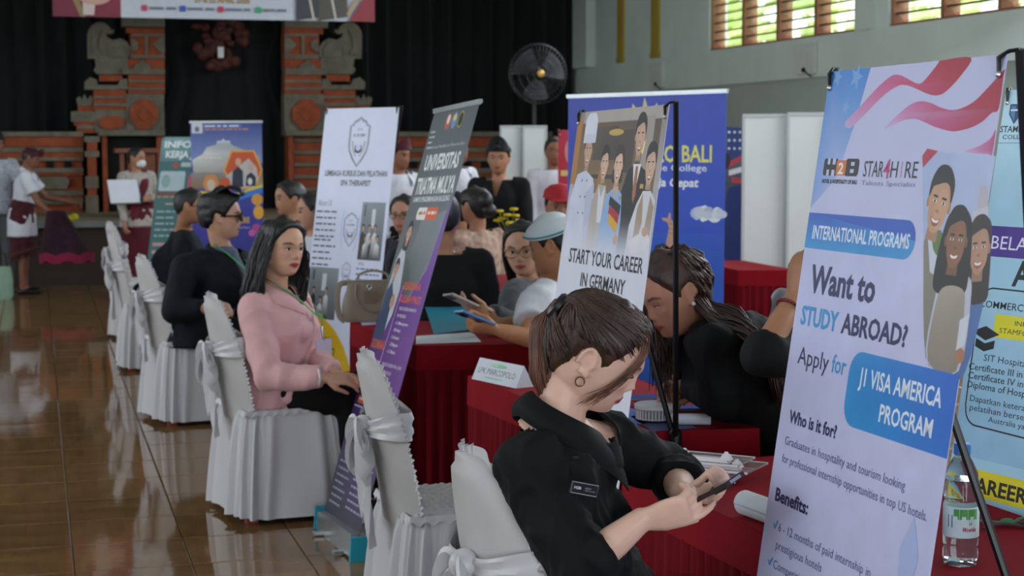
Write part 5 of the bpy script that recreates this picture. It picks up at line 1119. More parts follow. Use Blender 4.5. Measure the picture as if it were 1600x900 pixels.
        m3 = voxel(g, max(vox, .011), 5); wrinkle(m3, .010, 8., 4.); add_mesh(m3, 'trousers' if kind == 'trousers' else 'skirt', bottom['m'], root, S)
    if shoes and feet:
        for n in 'LR':
            ff = nrm(npv(J.get('toe'+n, J['f']))); an = J['an'+n]; g = G(); hd = npv((0, 0, 1)); c0 = an-npv((0, 0, .045)); g.tube(smooth_path([c0-ff*.055, c0-ff*.03, c0+ff*.05, c0+ff*.13, c0+ff*.175], 10), [(r_, h_) for r_, h_ in zip(np.interp(np.linspace(0, 1, 10), [0, .2, .5, .8, 1], [.022, .036, .042, .044, .016]), np.interp(np.linspace(0, 1, 10), [0, .2, .5, .8, 1], [.03, .036, .036, .026, .012]))], 16, up=hd); g.build('shoe', M_shoe, root, shift=S)
    hs = hair or {}; kind = hs.get('kind')
    if kind: hair_cap(root, T, R, hk, hs.get('m', M_hair), kind, hs.get('th', .014), hs.get('top', 0.), S, hs.get('fluff', .0), back=hs.get('back', 0.))
    return root, T, R, S
def collar(root, J, top, S, parent):
    """folded shirt collar or lapels as two thin flaps"""
    k = J['k']; ax = nrm(J['neck']-J['chest']); f = nrm(J['f']-ax*(J['f']@ax)); l = nrm(np.cross(ax, f)); c = J['neck']+ax*.012; L = top.get('lap', .09)
    for s_ in (-1, 1):
        g = G()
        def fl(u, v):
            a = math.pi*(1-u*.80); rr = .068*k+.018*u; base = c+(f*math.cos(a)*rr*1.0+l*s_*math.sin(a)*rr*1.02)+ax*(.038-.052*u-.018*u*u)*k
            out = nrm(f*math.cos(a)*.8+l*s_*math.sin(a)); dn = (-ax*(.052+(L-.05)*u*u)+out*(.030+.015*u)+f*(.010+.02*u))*k
            p = base+dn*v+out*.012*math.sin(v*math.pi); return (p, out)
        g.slab(fl, 22, 7, .0035); g.build('collar', top.get('cm', top['m']), parent, shift=S)
UZ = npv((0, 0, 1))
def W(x, y, D): return at_d(x, y, D)
M_blk = cloth('black_shirt_cloth', '#090a0b', .8, sheen=.0, bump=.45, bscale=12)
M_trs = cloth('black_trousers', '#0b0b0d', .85, sheen=0, bump=.3, bscale=12); M_suit = cloth('dark_navy_suit', '#0c0f16', .8, sheen=0, bump=.35, bscale=11); M_white = cloth('white_shirt_cloth', '#c9cad4', .8, sheen=.05, bump=.3, bscale=12)
# ---- woman in the black shirt, looking down at her phone
J = pose(1.06, 3.27, math.radians(8), lean=.12); J['k'] = .98
J['pel'] = npv((1.15, 3.29, .53)); J['neck'] = W(874, 652, 3.27); J['chest'] = J['neck']-npv((.02, -.005, .16)); J['waist'] = J['pel']*.5+J['chest']*.5
J['hk'] = .96; J['head'] = W(932, 550, 3.25); hd = math.radians(30); az = math.radians(-21)
J['hf'] = npv((math.cos(az)*math.cos(hd), math.sin(az)*math.cos(hd), -math.sin(hd))); J['hu'] = npv((math.cos(az)*math.sin(hd), math.sin(az)*math.sin(hd), math.cos(hd)))+.20*npv((math.sin(az), -math.cos(az), 0))
J['shR'] = W(826, 722, 3.17); J['elR'] = W(902, 892, 3.10); J['wrR'] = W(1002, 812, 3.08)
for n in 'LR': J['hip'+n] = J['pel']+J['l']*(.085 if n == 'L' else -.085)-UZ*.02; J['kn'+n] = J['hip'+n]+J['f']*.40; J['an'+n] = npv((J['kn'+n][0], J['kn'+n][1], .08))
J['shL'] = W(945, 690, 3.44); J['elL'] = W(1058, 745, 3.47); J['wrL'] = W(1064, 768, 3.23)
ph_c = W(1112, 768, 3.10)
P1 = J
rt, T, R, S = person('woman in a black shirt with a brown ponytail looking down at her phone', J, '#d9ae9b', vox=.0038, skin_it=2, lips='#a8433f', blush=.22, bust=.75, brow=True, eye_geo=.28, gaze=(0, -.004), feet=True,
    top=dict(m=M_blk, name='shirt', g=.011, v=.11, vw=.30, collar=True, lap=.105, wr=.022, ws=11., arm=1.02, cuff=.5, vox=.007, cuffr=1.25, hem=.06, nz=-.03), bottom=dict(m=M_trs),
    hands=dict(R=dict(d=W(1092, 792, 3.06)-J['wrR'], n=npv((.0, .92, .35)), side=-1, curl=(.32, .62, .72, .8), thumb=(.35, .15), spread=.02, k=.95), L=dict(d=npv((.085, -.10, .008)), n=npv((-.3, -.2, .9)), side=1, curl=(.75, .8, .85, .9), thumb=(.75, .6), k=.92)))
hq = lambda x, y, z: T+R@(npv((x, y, z))*.96)
hair_cap(rt, T, R, .96, M_hairb, 'f', .009, .003, S)
tie = npv((-.110, 0, .043)); paths = []
def scalp(z, th, off): return hq(*head_surface(z, th, off))
rs = random.Random(2)
for i in range(420):
    th = rs.uniform(-math.pi, math.pi); ta = abs(th); zl = np.interp(ta, np.radians([a for a, _ in HL['f']]), [b for _, b in HL['f']])
    z0 = zl+rs.uniform(.002, .035) if ta < 1.9 else rs.uniform(zl, .05)
    if 1.1 < ta < 1.85: z0 = max(z0, .034)
    p0 = head_surface(min(z0, .11), th, .006); q = []
    for t in np.linspace(0, 1, 6):
        v = p0*(1-t)+tie*t; v = v+npv((.0, 0, .035*math.sin(math.pi*t)*(1 if z0 > .02 else .1))); n_ = nrm(v-npv((-.005, 0, .015))); th2 = math.atan2(v[1], v[0]); z2 = np.clip(v[2], -.1, .114); sf = head_surface(z2, th2, .0125+.003*rs.random()); v = sf if t < .9 else sf*.3+tie*.7
        q.append(hq(*v))
    paths.append(q)
strands(paths, rt, M_hairb, S, 'hair_strands', .0016, 12, .0018, 4, 1)
pt = []
for i in range(70):
    a = rs.uniform(0, 6.28); r = math.sqrt(rs.random()); o = npv((0, r*math.cos(a), r*math.sin(a)))
    c_ = [hq(*tie), W(862, 480, 3.262), W(847, 505, 3.258), W(846, 550, 3.258), W(849, 588, 3.26), W(856, 616, 3.262)]; sc_ = (.009, .013, .016, .021, .022, .013); A_ = nrm(npv((.95, -.3, 0))); B_ = npv((.3, .95, 0)); up_ = [UZ, UZ*.8+A_*.5, A_, A_, A_, A_]
    pt.append([c_[q]+(up_[q]*math.cos(a)+B_*math.sin(a))*r*sc_[q]+(UZ*.012*rs.random()-UZ*.012 if q == 5 else 0) for q in range(6)])
strands(pt, rt, mat('auburn_hair', '#5c3727', .5, var=.4, scale=26, spec=.5), S, 'ponytail', .0032, 16, .0028, 6, 3)
g = G(); g.tube([hq(*(tie+npv((-.004+.004*math.sin(a), .020*math.cos(a), .020*math.sin(a))))) for a in np.linspace(0, 2*math.pi, 21)], [.011]*21, 8, cap=False); g.build('hair_tie', M_black, rt, shift=S)
ln = []
for i in range(16):                     # loose fringe sweeping back beside the near cheek
    q_ = i/15; w_ = rs.random(); ln.append([hq(*v) for v in ((.050+.02*q_, -.050+.026*q_, .100), (.074+.014*q_, -.060+.018*q_, .066), (.072+.014*q_, -.073+.012*q_, .030), (.056+.016*q_, -.081+.006*q_, -.006-.01*w_), (.036+.022*q_, -.0845+.005*q_, -.040-.012*w_), (.016+.030*q_, -.085+.003*q_, -.058-.03*w_))])
strands(ln, rt, mat('auburn_hair', '#5c3727', .5, var=.4, scale=26, spec=.5), S, 'fringe', .0007, 16, .0018, 2, 5)
g = G(); c = hq(-.001, -.0835, -.043); g.tube([c+R@npv((.0085*math.cos(a), 0, .0095*math.sin(a))) for a in np.linspace(0, 2*math.pi, 25)], [.0016]*25, 6, cap=False); g.build('hoop_earring', mat('gold', '#8d7a62', .3, metal=.8), rt, shift=S)
g = G(); bc = W(899, 716, 3.06); g.lathe([(.006, 0), (.0065, .002), (.004, .003), (.001, .0032)], 14, bc, frame((0, 0, 1), (.3, -.95, 0))[:, [1, 2, 0]]@np.eye(3)); g.build('button', mat('dark_button', '#1c1d20', .3, var=0), rt, shift=S)
# name badge
o_ = W(913, 764, 3.035); u_ = nrm(W(935, 768, 3.05)-W(892, 760, 3.02)); v_ = nrm(np.cross(np.cross(u_, UZ), u_)); n_ = nrm(np.cross(u_, v_)); n_ = n_ if n_@(EYE-o_) > 0 else -n_
nbd = thing('name_badge', 'small black name badge pinned on the black shirt', 'badge', o_); g = G(); g.box((0, 0, 0), (.058, .022, .003), np.stack([u_, v_, n_], 1)); g.build('plate', M_black, nbd, smooth=False)
p = Print(lambda a, b: o_-u_*.029+v_*.011+u_*a-v_*b+n_*.0017, n_, o_); p.line([(.001, .001), (.057, .001), (.057, .021), (.001, .021)], .0009, '#b9bcc2', close=True); p.text('H2B', .006, .013, .021, .005, '#c9ccd2', .03); p.text('NOVI', .030, .011, .042, .0035, '#aeb2b8'); p.words(.030, .013, .052, .004, 1, .002, '#8a8e94', 2, 0); p.finish(nbd)
# her phone
pu = nrm(W(1140, 752, 3.06)-W(1068, 790, 3.13)); pn = npv((-.42, .30, .86)); pn = nrm(pn-pu*(pn@pu)); ps = np.cross(pn, pu); Rp = np.stack([pu, ps, pn], 1); pc = W(1104, 772, 3.10)
phn = thing('phone', 'dark smartphone held by the woman in the black shirt', 'phone', pc); g = G(); g.box((0, 0, 0), (.145, .070, .008), Rp); g.build('case', mat('phone_case', '#2a2024', .3, var=.05), phn, smooth=False)
g = G(); g.box(pn*.0045, (.138, .064, .0012), Rp); g.build('screen', mat('phone_screen', '#1a1c22', .08, var=0), phn, smooth=False)
g = G(); g.box(pu*.05-ps*.015-pn*.0055, (.028, .03, .003), Rp); g.build('camera_bump', M_black, phn, smooth=False); g = G(); g.box(pu*.0725, (.0012, .04, .006), Rp); g.build('metal_edge', M_alu, phn, smooth=False)

# ---- woman in pink on the aisle
M_pink = cloth('dusty_pink_cloth', '#d0a0a2', .6, bump=.3, bscale=11); J = pose(.93, 7.0, math.radians(-6), lean=.02)
J['pel'] = npv((.92, 7.0, .53)); J['neck'] = W(430, 446, 6.93); J['chest'] = J['neck']-npv((-.015, 0, .155)); J['waist'] = (J['pel']+J['chest'])/2; J['head'] = W(441, 387, 6.88)
J['hf'] = npv((.50, -.86, -.04)); J['hu'] = npv((.05, 0, 1)); J['shR'] = W(398, 482, 6.82); J['elR'] = W(418, 588, 6.72); J['wrR'] = W(508, 590, 6.66)
J['shL'] = W(462, 474, 7.06); J['elL'] = W(492, 560, 7.04); J['wrL'] = W(522, 584, 6.78); J['f'] = nrm(npv((.94, -.34, 0))); J['l'] = npv((.34, .94, 0)); J['knR'] = W(546, 622, 6.98); J['knL'] = W(562, 606, 7.18)
J['anR'] = npv((J['knR'][0]+.02, J['knR'][1], .08)); J['anL'] = npv((J['knL'][0], J['knL'][1], .08)); J['tw'] = [.155, .17, .15, .165, .14, .055]; J['td'] = [.12, .14, .13, .13, .09, .05]
P2 = J
rt, T, R, S = person('woman in a dusty pink blazer with a green lanyard, looking at the camera', J, '#c99a80', vox=.005, skin_it=2, lips='#93343c', blush=.15, bust=.8, eye_geo=.9, gaze=(-.002, 0), top=dict(m=M_pink, name='blazer', g=.016, v=.12, vw=.34, collar=True, lap=.10, wr=.014, ws=9., cuff=.06, hem=.07, vox=.009, arm=1.12), bottom=dict(m=M_trs),
    hands=dict(R=dict(d=npv((1, .1, -.12)), n=npv((0, .5, -.8)), side=-1, curl=(.3, .35, .4, .45)), L=dict(d=npv((.9, -.5, -.1)), n=npv((0, -.2, -1)), side=1, curl=(.3, .35, .4, .45))))
hq = lambda x, y, z: T+R@npv((x, y, z)); hair_cap(rt, T, R, 1.0, M_hair, 'f', .014, .006, S, .002)
pp = []
for i in range(120):
    th = rs.uniform(1.15, 2*math.pi-1.15); s_ = 1 if th < math.pi else -1; z = rs.uniform(.0, .09); a = head_surface(z, th, .012)
    dn = rs.uniform(.20, .34); w_ = .02*math.sin(i)
    pp.append([hq(*v) for v in (head_surface(.108, th, .008), a, head_surface(-.03, th, .026)+npv((-.01, .010*s_, 0)), head_surface(-.05, th, .032)+npv((-.018+w_*.3, .024*s_, -.06)), head_surface(-.05, th, .03)+npv((-.03, .024*s_+w_, -.10-(dn-.17))), head_surface(-.05, th, .03)+npv((-.025, .014*s_-w_, -dn+.01)))])
strands(pp, rt, M_hair, S, 'long_hair', .0045, 14, .008, 5, 8)
def neck_tag(owner, J, S, strap, card, drop, w_=.075, h_=.10, off=.02, name='lanyard', label='', cn=None):
    ax = nrm(J['neck']-J['chest']); f = nrm(J['f']-ax*(J['f']@ax)); l = np.cross(ax, f); c = J['neck']
    end = c-ax*drop+f*(.135+off); t = thing(name, label, 'lanyard', end)
    g = G()
    for s_ in (-1, 1):
        P = smooth_path([c-f*.06+ax*.03+l*s_*.02, c+l*s_*.082+ax*.035-f*.01, c+f*.09+l*s_*.072-ax*.04, c+f*(.135+off)+l*s_*.045-ax*.13, c+f*(.150+off)+l*s_*.012-ax*(drop-.05), end+f*.01], 22); g.tube(P, [(.008, .0016)]*22, 8, up=f)
    g.build('strap', strap, t, shift=end); g = G(); g.cap(end+f*.01, end+f*.012-ax*.05, .006, .006); g.build('clip', M_alu, t, shift=end)
    d = -UZ; cc = end+f*.018+d*(.05+h_/2); g = G(); n2 = nrm(npv(cn)) if cn is not None else nrm(np.cross(l, UZ)); Rr = np.stack([np.cross(UZ, n2), UZ, n2], 1); g.box(cc, (w_, h_, .003), Rr); g.build('badge_card', card, t, smooth=False, shift=end)
neck_tag(rt, P2, S, cloth('green_strap', '#4f8a58', .7), mat('badge_lilac', '#b9b2c8', .4, var=.03), .19, .07, .10, .03, label='green lanyard with a lilac badge card on the pink blazer', cn=(.25, -.97, 0))
g = G(); c = J['wrR']; d_ = nrm(npv((1, .1, -.12))); s1 = np.cross(d_, UZ); g.tube([c-d_*.03+(s1*math.cos(a)+UZ*math.sin(a))*.032 for a in np.linspace(0, 6.283, 17)], [.006]*17, 6, cap=False); tag(g.build('bracelet', mat('pearl', '#c9c6c4', .35, var=.1), None), 'pale bracelet on the wrist of the woman in pink', 'bracelet')

# ---- man in dark suit and glasses
J = pose(.86, 9.45, math.radians(-12), lean=.05, k=1.08); J['neck'] = W(348, 392, 9.35); J['chest'] = J['neck']-npv((0, 0, .17)); J['waist'] = (J['pel']+J['chest'])/2; J['head'] = W(346, 338, 9.3); J['hf'] = npv((.985, -.17, -.02)); J['shR'] = W(290, 418, 9.2); J['elR'] = W(272, 486, 9.1); J['wrR'] = W(322, 482, 9.05); J['shL'] = W(378, 412, 9.5)
J['elL'] = W(392, 480, 9.5); J['wrL'] = W(400, 500, 9.3); J['f'] = nrm(npv((.9, -.43, 0))); J['l'] = npv((.43, .9, 0)); J['hk'] = 1.1
rt, T, R, S = person('man in a dark suit and black glasses facing the banner, seated in the aisle row', J, '#c0917a', vox=.008, skin_it=3, eye_geo=.7, gender='m', top=dict(m=M_suit, name='suit_jacket', g=.024, v=.20, vw=.30, collar=True, lap=.12, wr=.010, hem=.10, arm=1.22, cuff=.10, vox=.011), bottom=dict(m=M_trs))
gshirt = G(); ax = nrm(J['neck']-J['chest']); gshirt.tube(smooth_path([J['neck']+ax*.035, J['neck']-ax*.02, J['chest']+J['f']*.055, J['waist']+J['f']*.06], 8), [(.06, .06), (.075, .07), (.09, .085), (.08, .08), (.09, .085), (.09, .085), (.09, .085), (.09, .085)], 20, up=J['f']); gshirt.build('dress_shirt', cloth('slate_blue_shirt', '#525a72', .8), rt, shift=S)
hair_cap(rt, T, R, 1.1, M_hair, 'm', .020, .018, S, .006)
pp = [[T+R@(npv(v)*1.1) for v in ((-.03+.02*i/10, (i-10)*.006, .118), (.03, (i-10)*.0066, .148), (.085, (i-10)*.006, .135+.01*rs.random()), (.106, (i-10)*.0056, .11))] for i in range(21)]; strands(pp, rt, M_hair, S, 'quiff', .005, 10, .004, 5, 4)
glasses(rt, T, R, 1.1, S, M_black, mat('smoked_lens', '#14161a', .1, var=0), 1.2, 2.2)
neck_tag(rt, J, S, cloth('bright_green_strap', '#2f9a4a', .7), mat('badge_white', '#c3c6cc', .4, var=.03),   .30, .07, .09, .035, label='bright green lanyard on the man in the dark suit', cn=(.4, -.9, 0))
# ---- man behind him
J = pose(.72, 11.75, math.radians(0), lean=.0, k=1.05); J['head'] = W(297, 322, 11.7); J['neck'] = W(286, 358, 11.8); J['hf'] = npv((.96, -.2, -.05)); J['chest'] = J['neck']-npv((0, 0, .17)); J['waist'] = (J['pel']+J['chest'])/2; J['pel'] = npv((J['neck'][0]-.05, 11.85, .53))
for n, s_ in (('L', 1), ('R', -1)): J['sh'+n] = J['neck']+npv((0, s_*.17, -.07)); J['el'+n] = J['sh'+n]+npv((-.1 if s_ < 0 else .0, s_*.05, -.27)); J['wr'+n] = J['el'+n]+npv((.22, -.05*s_, .0))
J['knR'] = W(262, 455, 11.5); J['anR'] = W(243, 552, 11.7); J['anR'][2] = .09
rt, T, R, S = person('man in dark clothes and glasses partly hidden behind the suited man', J, '#a67358', vox=.011, top=dict(m=M_suit, name='jacket', g=.02, v=.1, hem=.08, arm=1.15, wr=.01), bottom=dict(m=M_trs), hair=dict(kind='m', th=.008, top=.004)); glasses(rt, T, R, 1.05, S, M_black)
place_chair((.78, 11.85), R_(0), 'white covered chair under the man hidden behind the suited man')

# ---- bending woman with long hair at the middle table
J = pose(2.22, 4.75, math.radians(180), lean=.55); J['pel'] = npv((2.36, 4.62, .53)); J['head'] = W(1054, 458, 4.78); J['neck'] = W(1092, 505, 4.82); J['chest'] = J['neck']+npv((.11, -.01, -.12)); J['waist'] = (J['pel']+J['chest'])/2+npv((.05, 0, .02))
hd = math.radians(24); J['hf'] = npv((-math.cos(hd)*.985, -.14*math.cos(hd), -math.sin(hd))); J['hu'] = npv((-math.sin(hd), 0, math.cos(hd))); J['f'] = nrm(npv((-.9, -.25, -.35))); J['l'] = nrm(npv((.27, -.96, 0)))
J['shL'] = W(1120, 540, 4.62); J['elL'] = W(1128, 622, 4.66); J['wrL'] = W(1082, 604, 4.80); J['shR'] = W(1100, 510, 5.05); J['elR'] = W(1090, 592, 5.15); J['wrR'] = W(1062, 590, 5.02); J['hk'] = 1.02
J['tw'] = [.2, .2, .185, .17, .14, .055]; J['td'] = [.16, .17, .16, .14, .09, .05]; J['knL'] = J['pel']+npv((-.34, -.12, .0)); J['knR'] = J['pel']+npv((-.34, .12, .0)); 
for n in 'LR': J['hip'+n] = J['pel']*.8+J['kn'+n]*.2; J['an'+n] = npv((J['kn'+n][0]+.05, J['kn'+n][1], .08))
rt, T, R, S = person('woman in a black blazer with long dark hair bending over the middle table', J, '#b07c63', vox=.006, skin_it=2, lips='#8a3f3c', eye_geo=.3, gaze=(0, -.004), top=dict(m=cloth('black_blazer', '#0b0c0d', .8, sheen=0, bump=.4, bscale=11), name='blazer', g=.02, wr=.018, arm=1.08, cuff=.0, vox=.011, hem=.05, nz=.0), bottom=dict(m=M_trs), hands=dict(L=dict(d=npv((-.25, .9, -.1)), n=npv((-.5, 0, -.8)), side=-1), R=dict(d=npv((-.3, -.5, -.1)), n=npv((-.3, 0, -.9)), side=1)))
hq = lambda x, y, z: T+R@(npv((x, y, z))*1.02); hair_cap(rt, T, R, 1.02, M_hairb, 'f', .014, .008, S)
pp = []
for i in range(170):
    th = rs.uniform(1.75, 2*math.pi-1.0); s_ = 1 if th < math.pi else -1; z = rs.uniform(-.01, .10); a = hq(*head_surface(z, th, .016)); b0 = hq(*head_surface(.112, th, .010)); q = (th-math.pi)/2.1
    if q > .62: pp.append([b0, a, a+npv((.02, -.015*s_, -.09)), a+npv((.035, -.02, -.17)), a+npv((.03+.02*rs.random(), -.03, -.25-.05*rs.random()))])
    else: pp.append([b0, a, W(1100+20*q, 470+50*abs(q), 4.76-.18*q), W(1150+25*q, 490+60*abs(q), 4.7-.2*q), W(1195+15*q, 540+40*abs(q), 4.64-.2*q), W(1222+10*rs.random(), 600+30*rs.random(), 4.62-.16*q)])
strands(pp, rt, M_hairb, S, 'long_hair', .0036, 16, .010, 5, 9)
g = G(); g.ell(hq(.0, .087, -.030), (.006, .006, .006)); g.build('earring', mat('pearl_white', '#d8d4d0', .3, var=0), rt, shift=S)

# ---- woman with round glasses and sheer grey sleeve at the folder table
J = pose(2.05, 7.5, math.radians(185), lean=.1); J['head'] = W(817, 388, 7.35); J['neck'] = W(826, 440, 7.42); J['chest'] = J['neck']+npv((.02, 0, -.15)); J['pel'] = npv((2.16, 7.3, .53)); J['waist'] = (J['pel']+J['chest'])/2; J['hf'] = npv((-.45, -.86, -.14)); J['hu'] = npv((-.06, 0, 1))
J['f'] = nrm(npv((-.92, -.38, 0))); J['l'] = npv((.38, -.92, 0)); J['shL'] = W(806, 462, 7.2); J['elL'] = W(800, 512, 7.02); J['wrL'] = W(762, 488, 6.92); J['shR'] = W(856, 458, 7.6); J['elR'] = W(850, 520, 7.55); J['wrR'] = W(800, 525, 7.3)
rt, T, R, S = person('woman with round glasses and a sheer grey sleeve holding a pale phone', J, '#c0917a', vox=.006, skin_it=2, lips='#98443f', eye_geo=.9, gaze=(.002, -.001), top=dict(m=cloth('sheer_grey_cloth', '#4a4d52', .8, var=.3, scale=5), name='blouse', g=.012, wr=.010, cuff=.12, arm=1.2), bottom=dict(m=M_trs), hands=dict(L=dict(d=npv((-.9, -.1, .25)), n=npv((.2, .2, .9)), side=-1, curl=(.4, .45, .5, .5), thumb=(.6, .4))))
hair_cap(rt, T, R, 1.0, M_hair, 'f', .012, .004, S); glasses(rt, T, R, 1.0, S, mat('thin_gold_rim', '#8a7458', .3, metal=.7), None, 1.25)
hq = lambda x, y, z: T+R@npv((x, y, z)); pp = []
for i in range(60):
    th = rs.uniform(1.5, 2*math.pi-1.5); pp.append([hq(*v) for v in (head_surface(.10, th, .01), head_surface(.0, th, .014), head_surface(-.06, th, .02)+npv((-.02, 0, -.04)), npv((-.06, .03*math.sin(th)*2, -.2)), npv((-.04, .10+.03*math.sin(th*3), -.34))) ])
strands(pp, rt, M_hair, S, 'gathered_hair', .006, 12, .006, 3, 2)
# ---- person in white shirt and white headcloth, looking away
J = pose(2.1, 6.72, math.radians(190), lean=.12); J['head'] = W(866, 384, 6.62); J['neck'] = W(862, 440, 6.66); J['chest'] = J['neck']+npv((.03, 0, -.16)); J['pel'] = npv((2.2, 6.62, .53)); J['waist'] = (J['pel']+J['chest'])/2; J['hf'] = npv((-.80, .56, -.22)); J['hu'] = npv((0, 0, 1)); J['f'] = nrm(npv((-.93, -.3, 0))); J['l'] = npv((.3, -.93, 0)); J['k'] = 1.02
J['shL'] = W(842, 470, 6.45); J['elL'] = W(826, 528, 6.3); J['wrL'] = W(776, 515, 6.25); J['shR'] = W(885, 460, 6.85); J['elR'] = W(842, 505, 6.75); J['wrR'] = W(785, 505, 6.5)
rt, T, R, S = person('person in a white short-sleeved shirt and white headcloth holding a blue phone', J, '#b27c5c', vox=.007, skin_it=2, top=dict(m=M_white, name='shirt', sleeve='short', g=.018, wr=.011, arm=1.15, vox=.010), bottom=dict(m=M_trs), hair=dict(kind='m', th=.010), hands=dict(L=dict(d=npv((-.95, .05, .1)), n=npv((.1, .5, .7)), side=-1, curl=(.7, .75, .8, .8), thumb=(.6, .5)), R=dict(d=npv((-.9, -.3, .1)), n=npv((.2, -.3, .8)), side=1, curl=(.7, .75, .8, .8), thumb=(.6, .5))))
def cap_white(rt, T, R, k, S):
    g = G()
    def f(u, v): t = u*2*math.pi; z = .042+.075*v+.03*math.cos(t)*(1-v)*0; pz = head_surface(min(z, .112), t, .018); pz[2] = z+.012*(1-v)*math.cos(t*2); return T+R@(pz*k)
    g.grid(f, 40, 10, closeu=True); g.ell(T+R@(npv((-.005, 0, .092))*k), npv((.072, .058, .040))*k, R); o = g.build('headcloth', mat('white_headcloth', '#cdd6dc', .7, var=.05), rt, shift=S)
    g = G(); g.tube([T+R@((head_surface(.045, t, .021)+npv((0, 0, .010*math.cos(2*t))))*k) for t in np.linspace(0, 2*math.pi, 41)], [.004]*41, 6, cap=False); g.build('teal_trim', mat('teal_trim', '#2f8f9c', .6, var=.05), o, shift=S)
cap_white(rt, T, R, 1.02, S)

# ---- arm raised behind the big banner
J = pose(2.22, 4.28, math.radians(200), lean=.1); J['head'] = W(1360, 440, 4.55); J['neck'] = J['head']-npv((0, 0, .14)); J['chest'] = J['neck']-npv((0, 0, .15)); J['pel'] = npv((J['neck'][0]+.02, J['neck'][1], .53)); J['waist'] = (J['pel']+J['chest'])/2; J['hf'] = npv((-.9, -.4, -.1)); J['f'] = npv((-.94, -.34, 0)); J['l'] = npv((.34, -.94, 0))
J['shL'] = W(1285, 545, 4.32); J['elL'] = W(1192, 556, 4.12); J['wrL'] = W(1240, 466, 4.2); J['shR'] = W(1380, 535, 4.75); J['elR'] = W(1380, 640, 4.75); J['wrR'] = W(1340, 650, 4.65)
for n in 'LR': J['hip'+n] = J['pel']+J['l']*(.085 if n == 'L' else -.085)-UZ*.02; J['kn'+n] = J['hip'+n]+npv((.1, .25, 0)); J['an'+n] = npv((J['kn'+n][0], J['kn'+n][1], .08))
Rz = nrm(J['wrL']-J['elL'])
rt, T, R, S = person('person in black raising a braceleted wrist behind the big lavender banner', J, '#a9765a', vox=.006, skin_it=2, top=dict(m=cloth('black_tee', '#0b0c0d', .8, sheen=0, bump=.35, bscale=11), name='blouse', g=.015, sleeve='q', q=.25, arm=.98, wr=.01), bottom=dict(m=M_trs), hair=dict(kind='f', th=.012), hands=dict(L=dict(d=npv((.2, .1, 1)), n=npv((.7, .2, -.2)), side=-1, curl=(.3, .35, .4, .4))))
g = G(); c = J['wrL']-Rz*.03; s1 = nrm(np.cross(Rz, (1, 0, 0))); s2 = np.cross(Rz, s1)
for a in np.linspace(0, 6.283, 23): g.ell(c+(s1*math.cos(a)+s2*math.sin(a))*.031, (.0052,)*3, nu=8, nv=6)
tag(g.build('bead_bracelet', mat('red_beads', '#6d2c2a', .4, var=.3, scale=60), None), 'dark red bead bracelet on the raised wrist', 'bracelet')
# ---- people further back: head position, depth, facing (degrees, 0 = to the right, 90 = away)
def bg(label, hx_, hy_, D, face, sit, top, bottom=None, tone='#a47257', hair='m', k=1.0, headto=None, arms=None, vox=.012, lean=0., hth=.010, **kw):
    hd_ = W(hx_, hy_, D); az = math.radians(face); kk = k if sit else k*(hd_[2]/1.555); J = pose(0, 0, az, sit, kk, lean); d = hd_-J['head']; d[2] = hd_[2]-J['head'][2]
    for q in list(J):
        if isinstance(J[q], np.ndarray) and q not in ('f', 'l', 'hf', 'hu'):
            J[q] = J[q]+npv((d[0], d[1], 0))
            if sit and q in ('head', 'neck', 'shL', 'shR', 'elL', 'elR', 'wrL', 'wrR', 'chest'): J[q][2] += d[2]
            elif sit and q == 'waist': J[q][2] += d[2]*.5
    if headto is not None: h = math.radians(headto); J['hf'] = npv((math.cos(h), math.sin(h), kw.pop('nod', -.06)))
    for q, v in (arms or {}).items(): J[q] = npv(v) if not callable(v) else v(J)
    eg = kw.pop('eye_geo', 0); r = person(label, J, tone, vox=vox, top=top, bottom=bottom or dict(m=M_trs), hair=dict(kind=hair, th=hth) if hair else None, skin_it=3, eye_geo=eg, group='visitors and exhibitors further back', **kw)
    return (*r, J)
M_uden = cloth('black_headcloth', '#15161a', .8, var=.4, scale=20); M_maroon = cloth('maroon_batik', '#43141d', .8, var=.5, scale=14)
Wt = lambda **k: dict(m=M_white, name='shirt', wr=.010, g=.016, arm=1.1, **k)
# standing man in black with headcloth, smiling
rt, T, R, S, J = bg('smiling man in a black shirt and black headcloth standing behind the far table', 779, 247, 11.3, -118, False, dict(m=cloth('black_kurta', '#0e0f11', .85, sheen=0, bump=.3, bscale=12), name='shirt', v=.12, vw=.3, g=.018, wr=.01, arm=1.15), tone='#a8765c', headto=-112, vox=.009, eye_geo=.7, hair='m')
udeng(rt, T, R, J['k'], S, M_uden, True, .06)
# lace blouse seen from behind, dark jacket from behind
rt, T, R, S, J = bg('person in a beige lace blouse with a low bun, seen from behind', 742, 322, 10.4, 120, True, dict(m=cloth('beige_lace', '#a68a7a', .85, var=.35, scale=30), name='blouse', g=.014, wr=.010, arm=1.15), tone='#a8765c', hair='f', hth=.016)
g = G(); g.ell(T+R@npv((-.12, 0, -.03)), (.05, .05, .045)); g.ell(T+R@npv((-.10, .01, .03)), (.05, .06, .06)); g.build('hair_bun', M_hair, rt, shift=S)
bg('person in a black jacket seen from behind, right of the purple banner', 690, 342, 8.3, 75, True, dict(m=cloth('black_jacket', '#0c0d0e', .85, sheen=0, bump=.3, bscale=12), name='jacket', g=.03, wr=.012, arm=1.3), hair='m', k=1.1)
bg('person in an olive top seen from behind beside the lace blouse', 715, 328, 11.0, 100, True, dict(m=cloth('olive_cloth', '#6d5f20', .85), name='shirt', g=.015), hair='f')
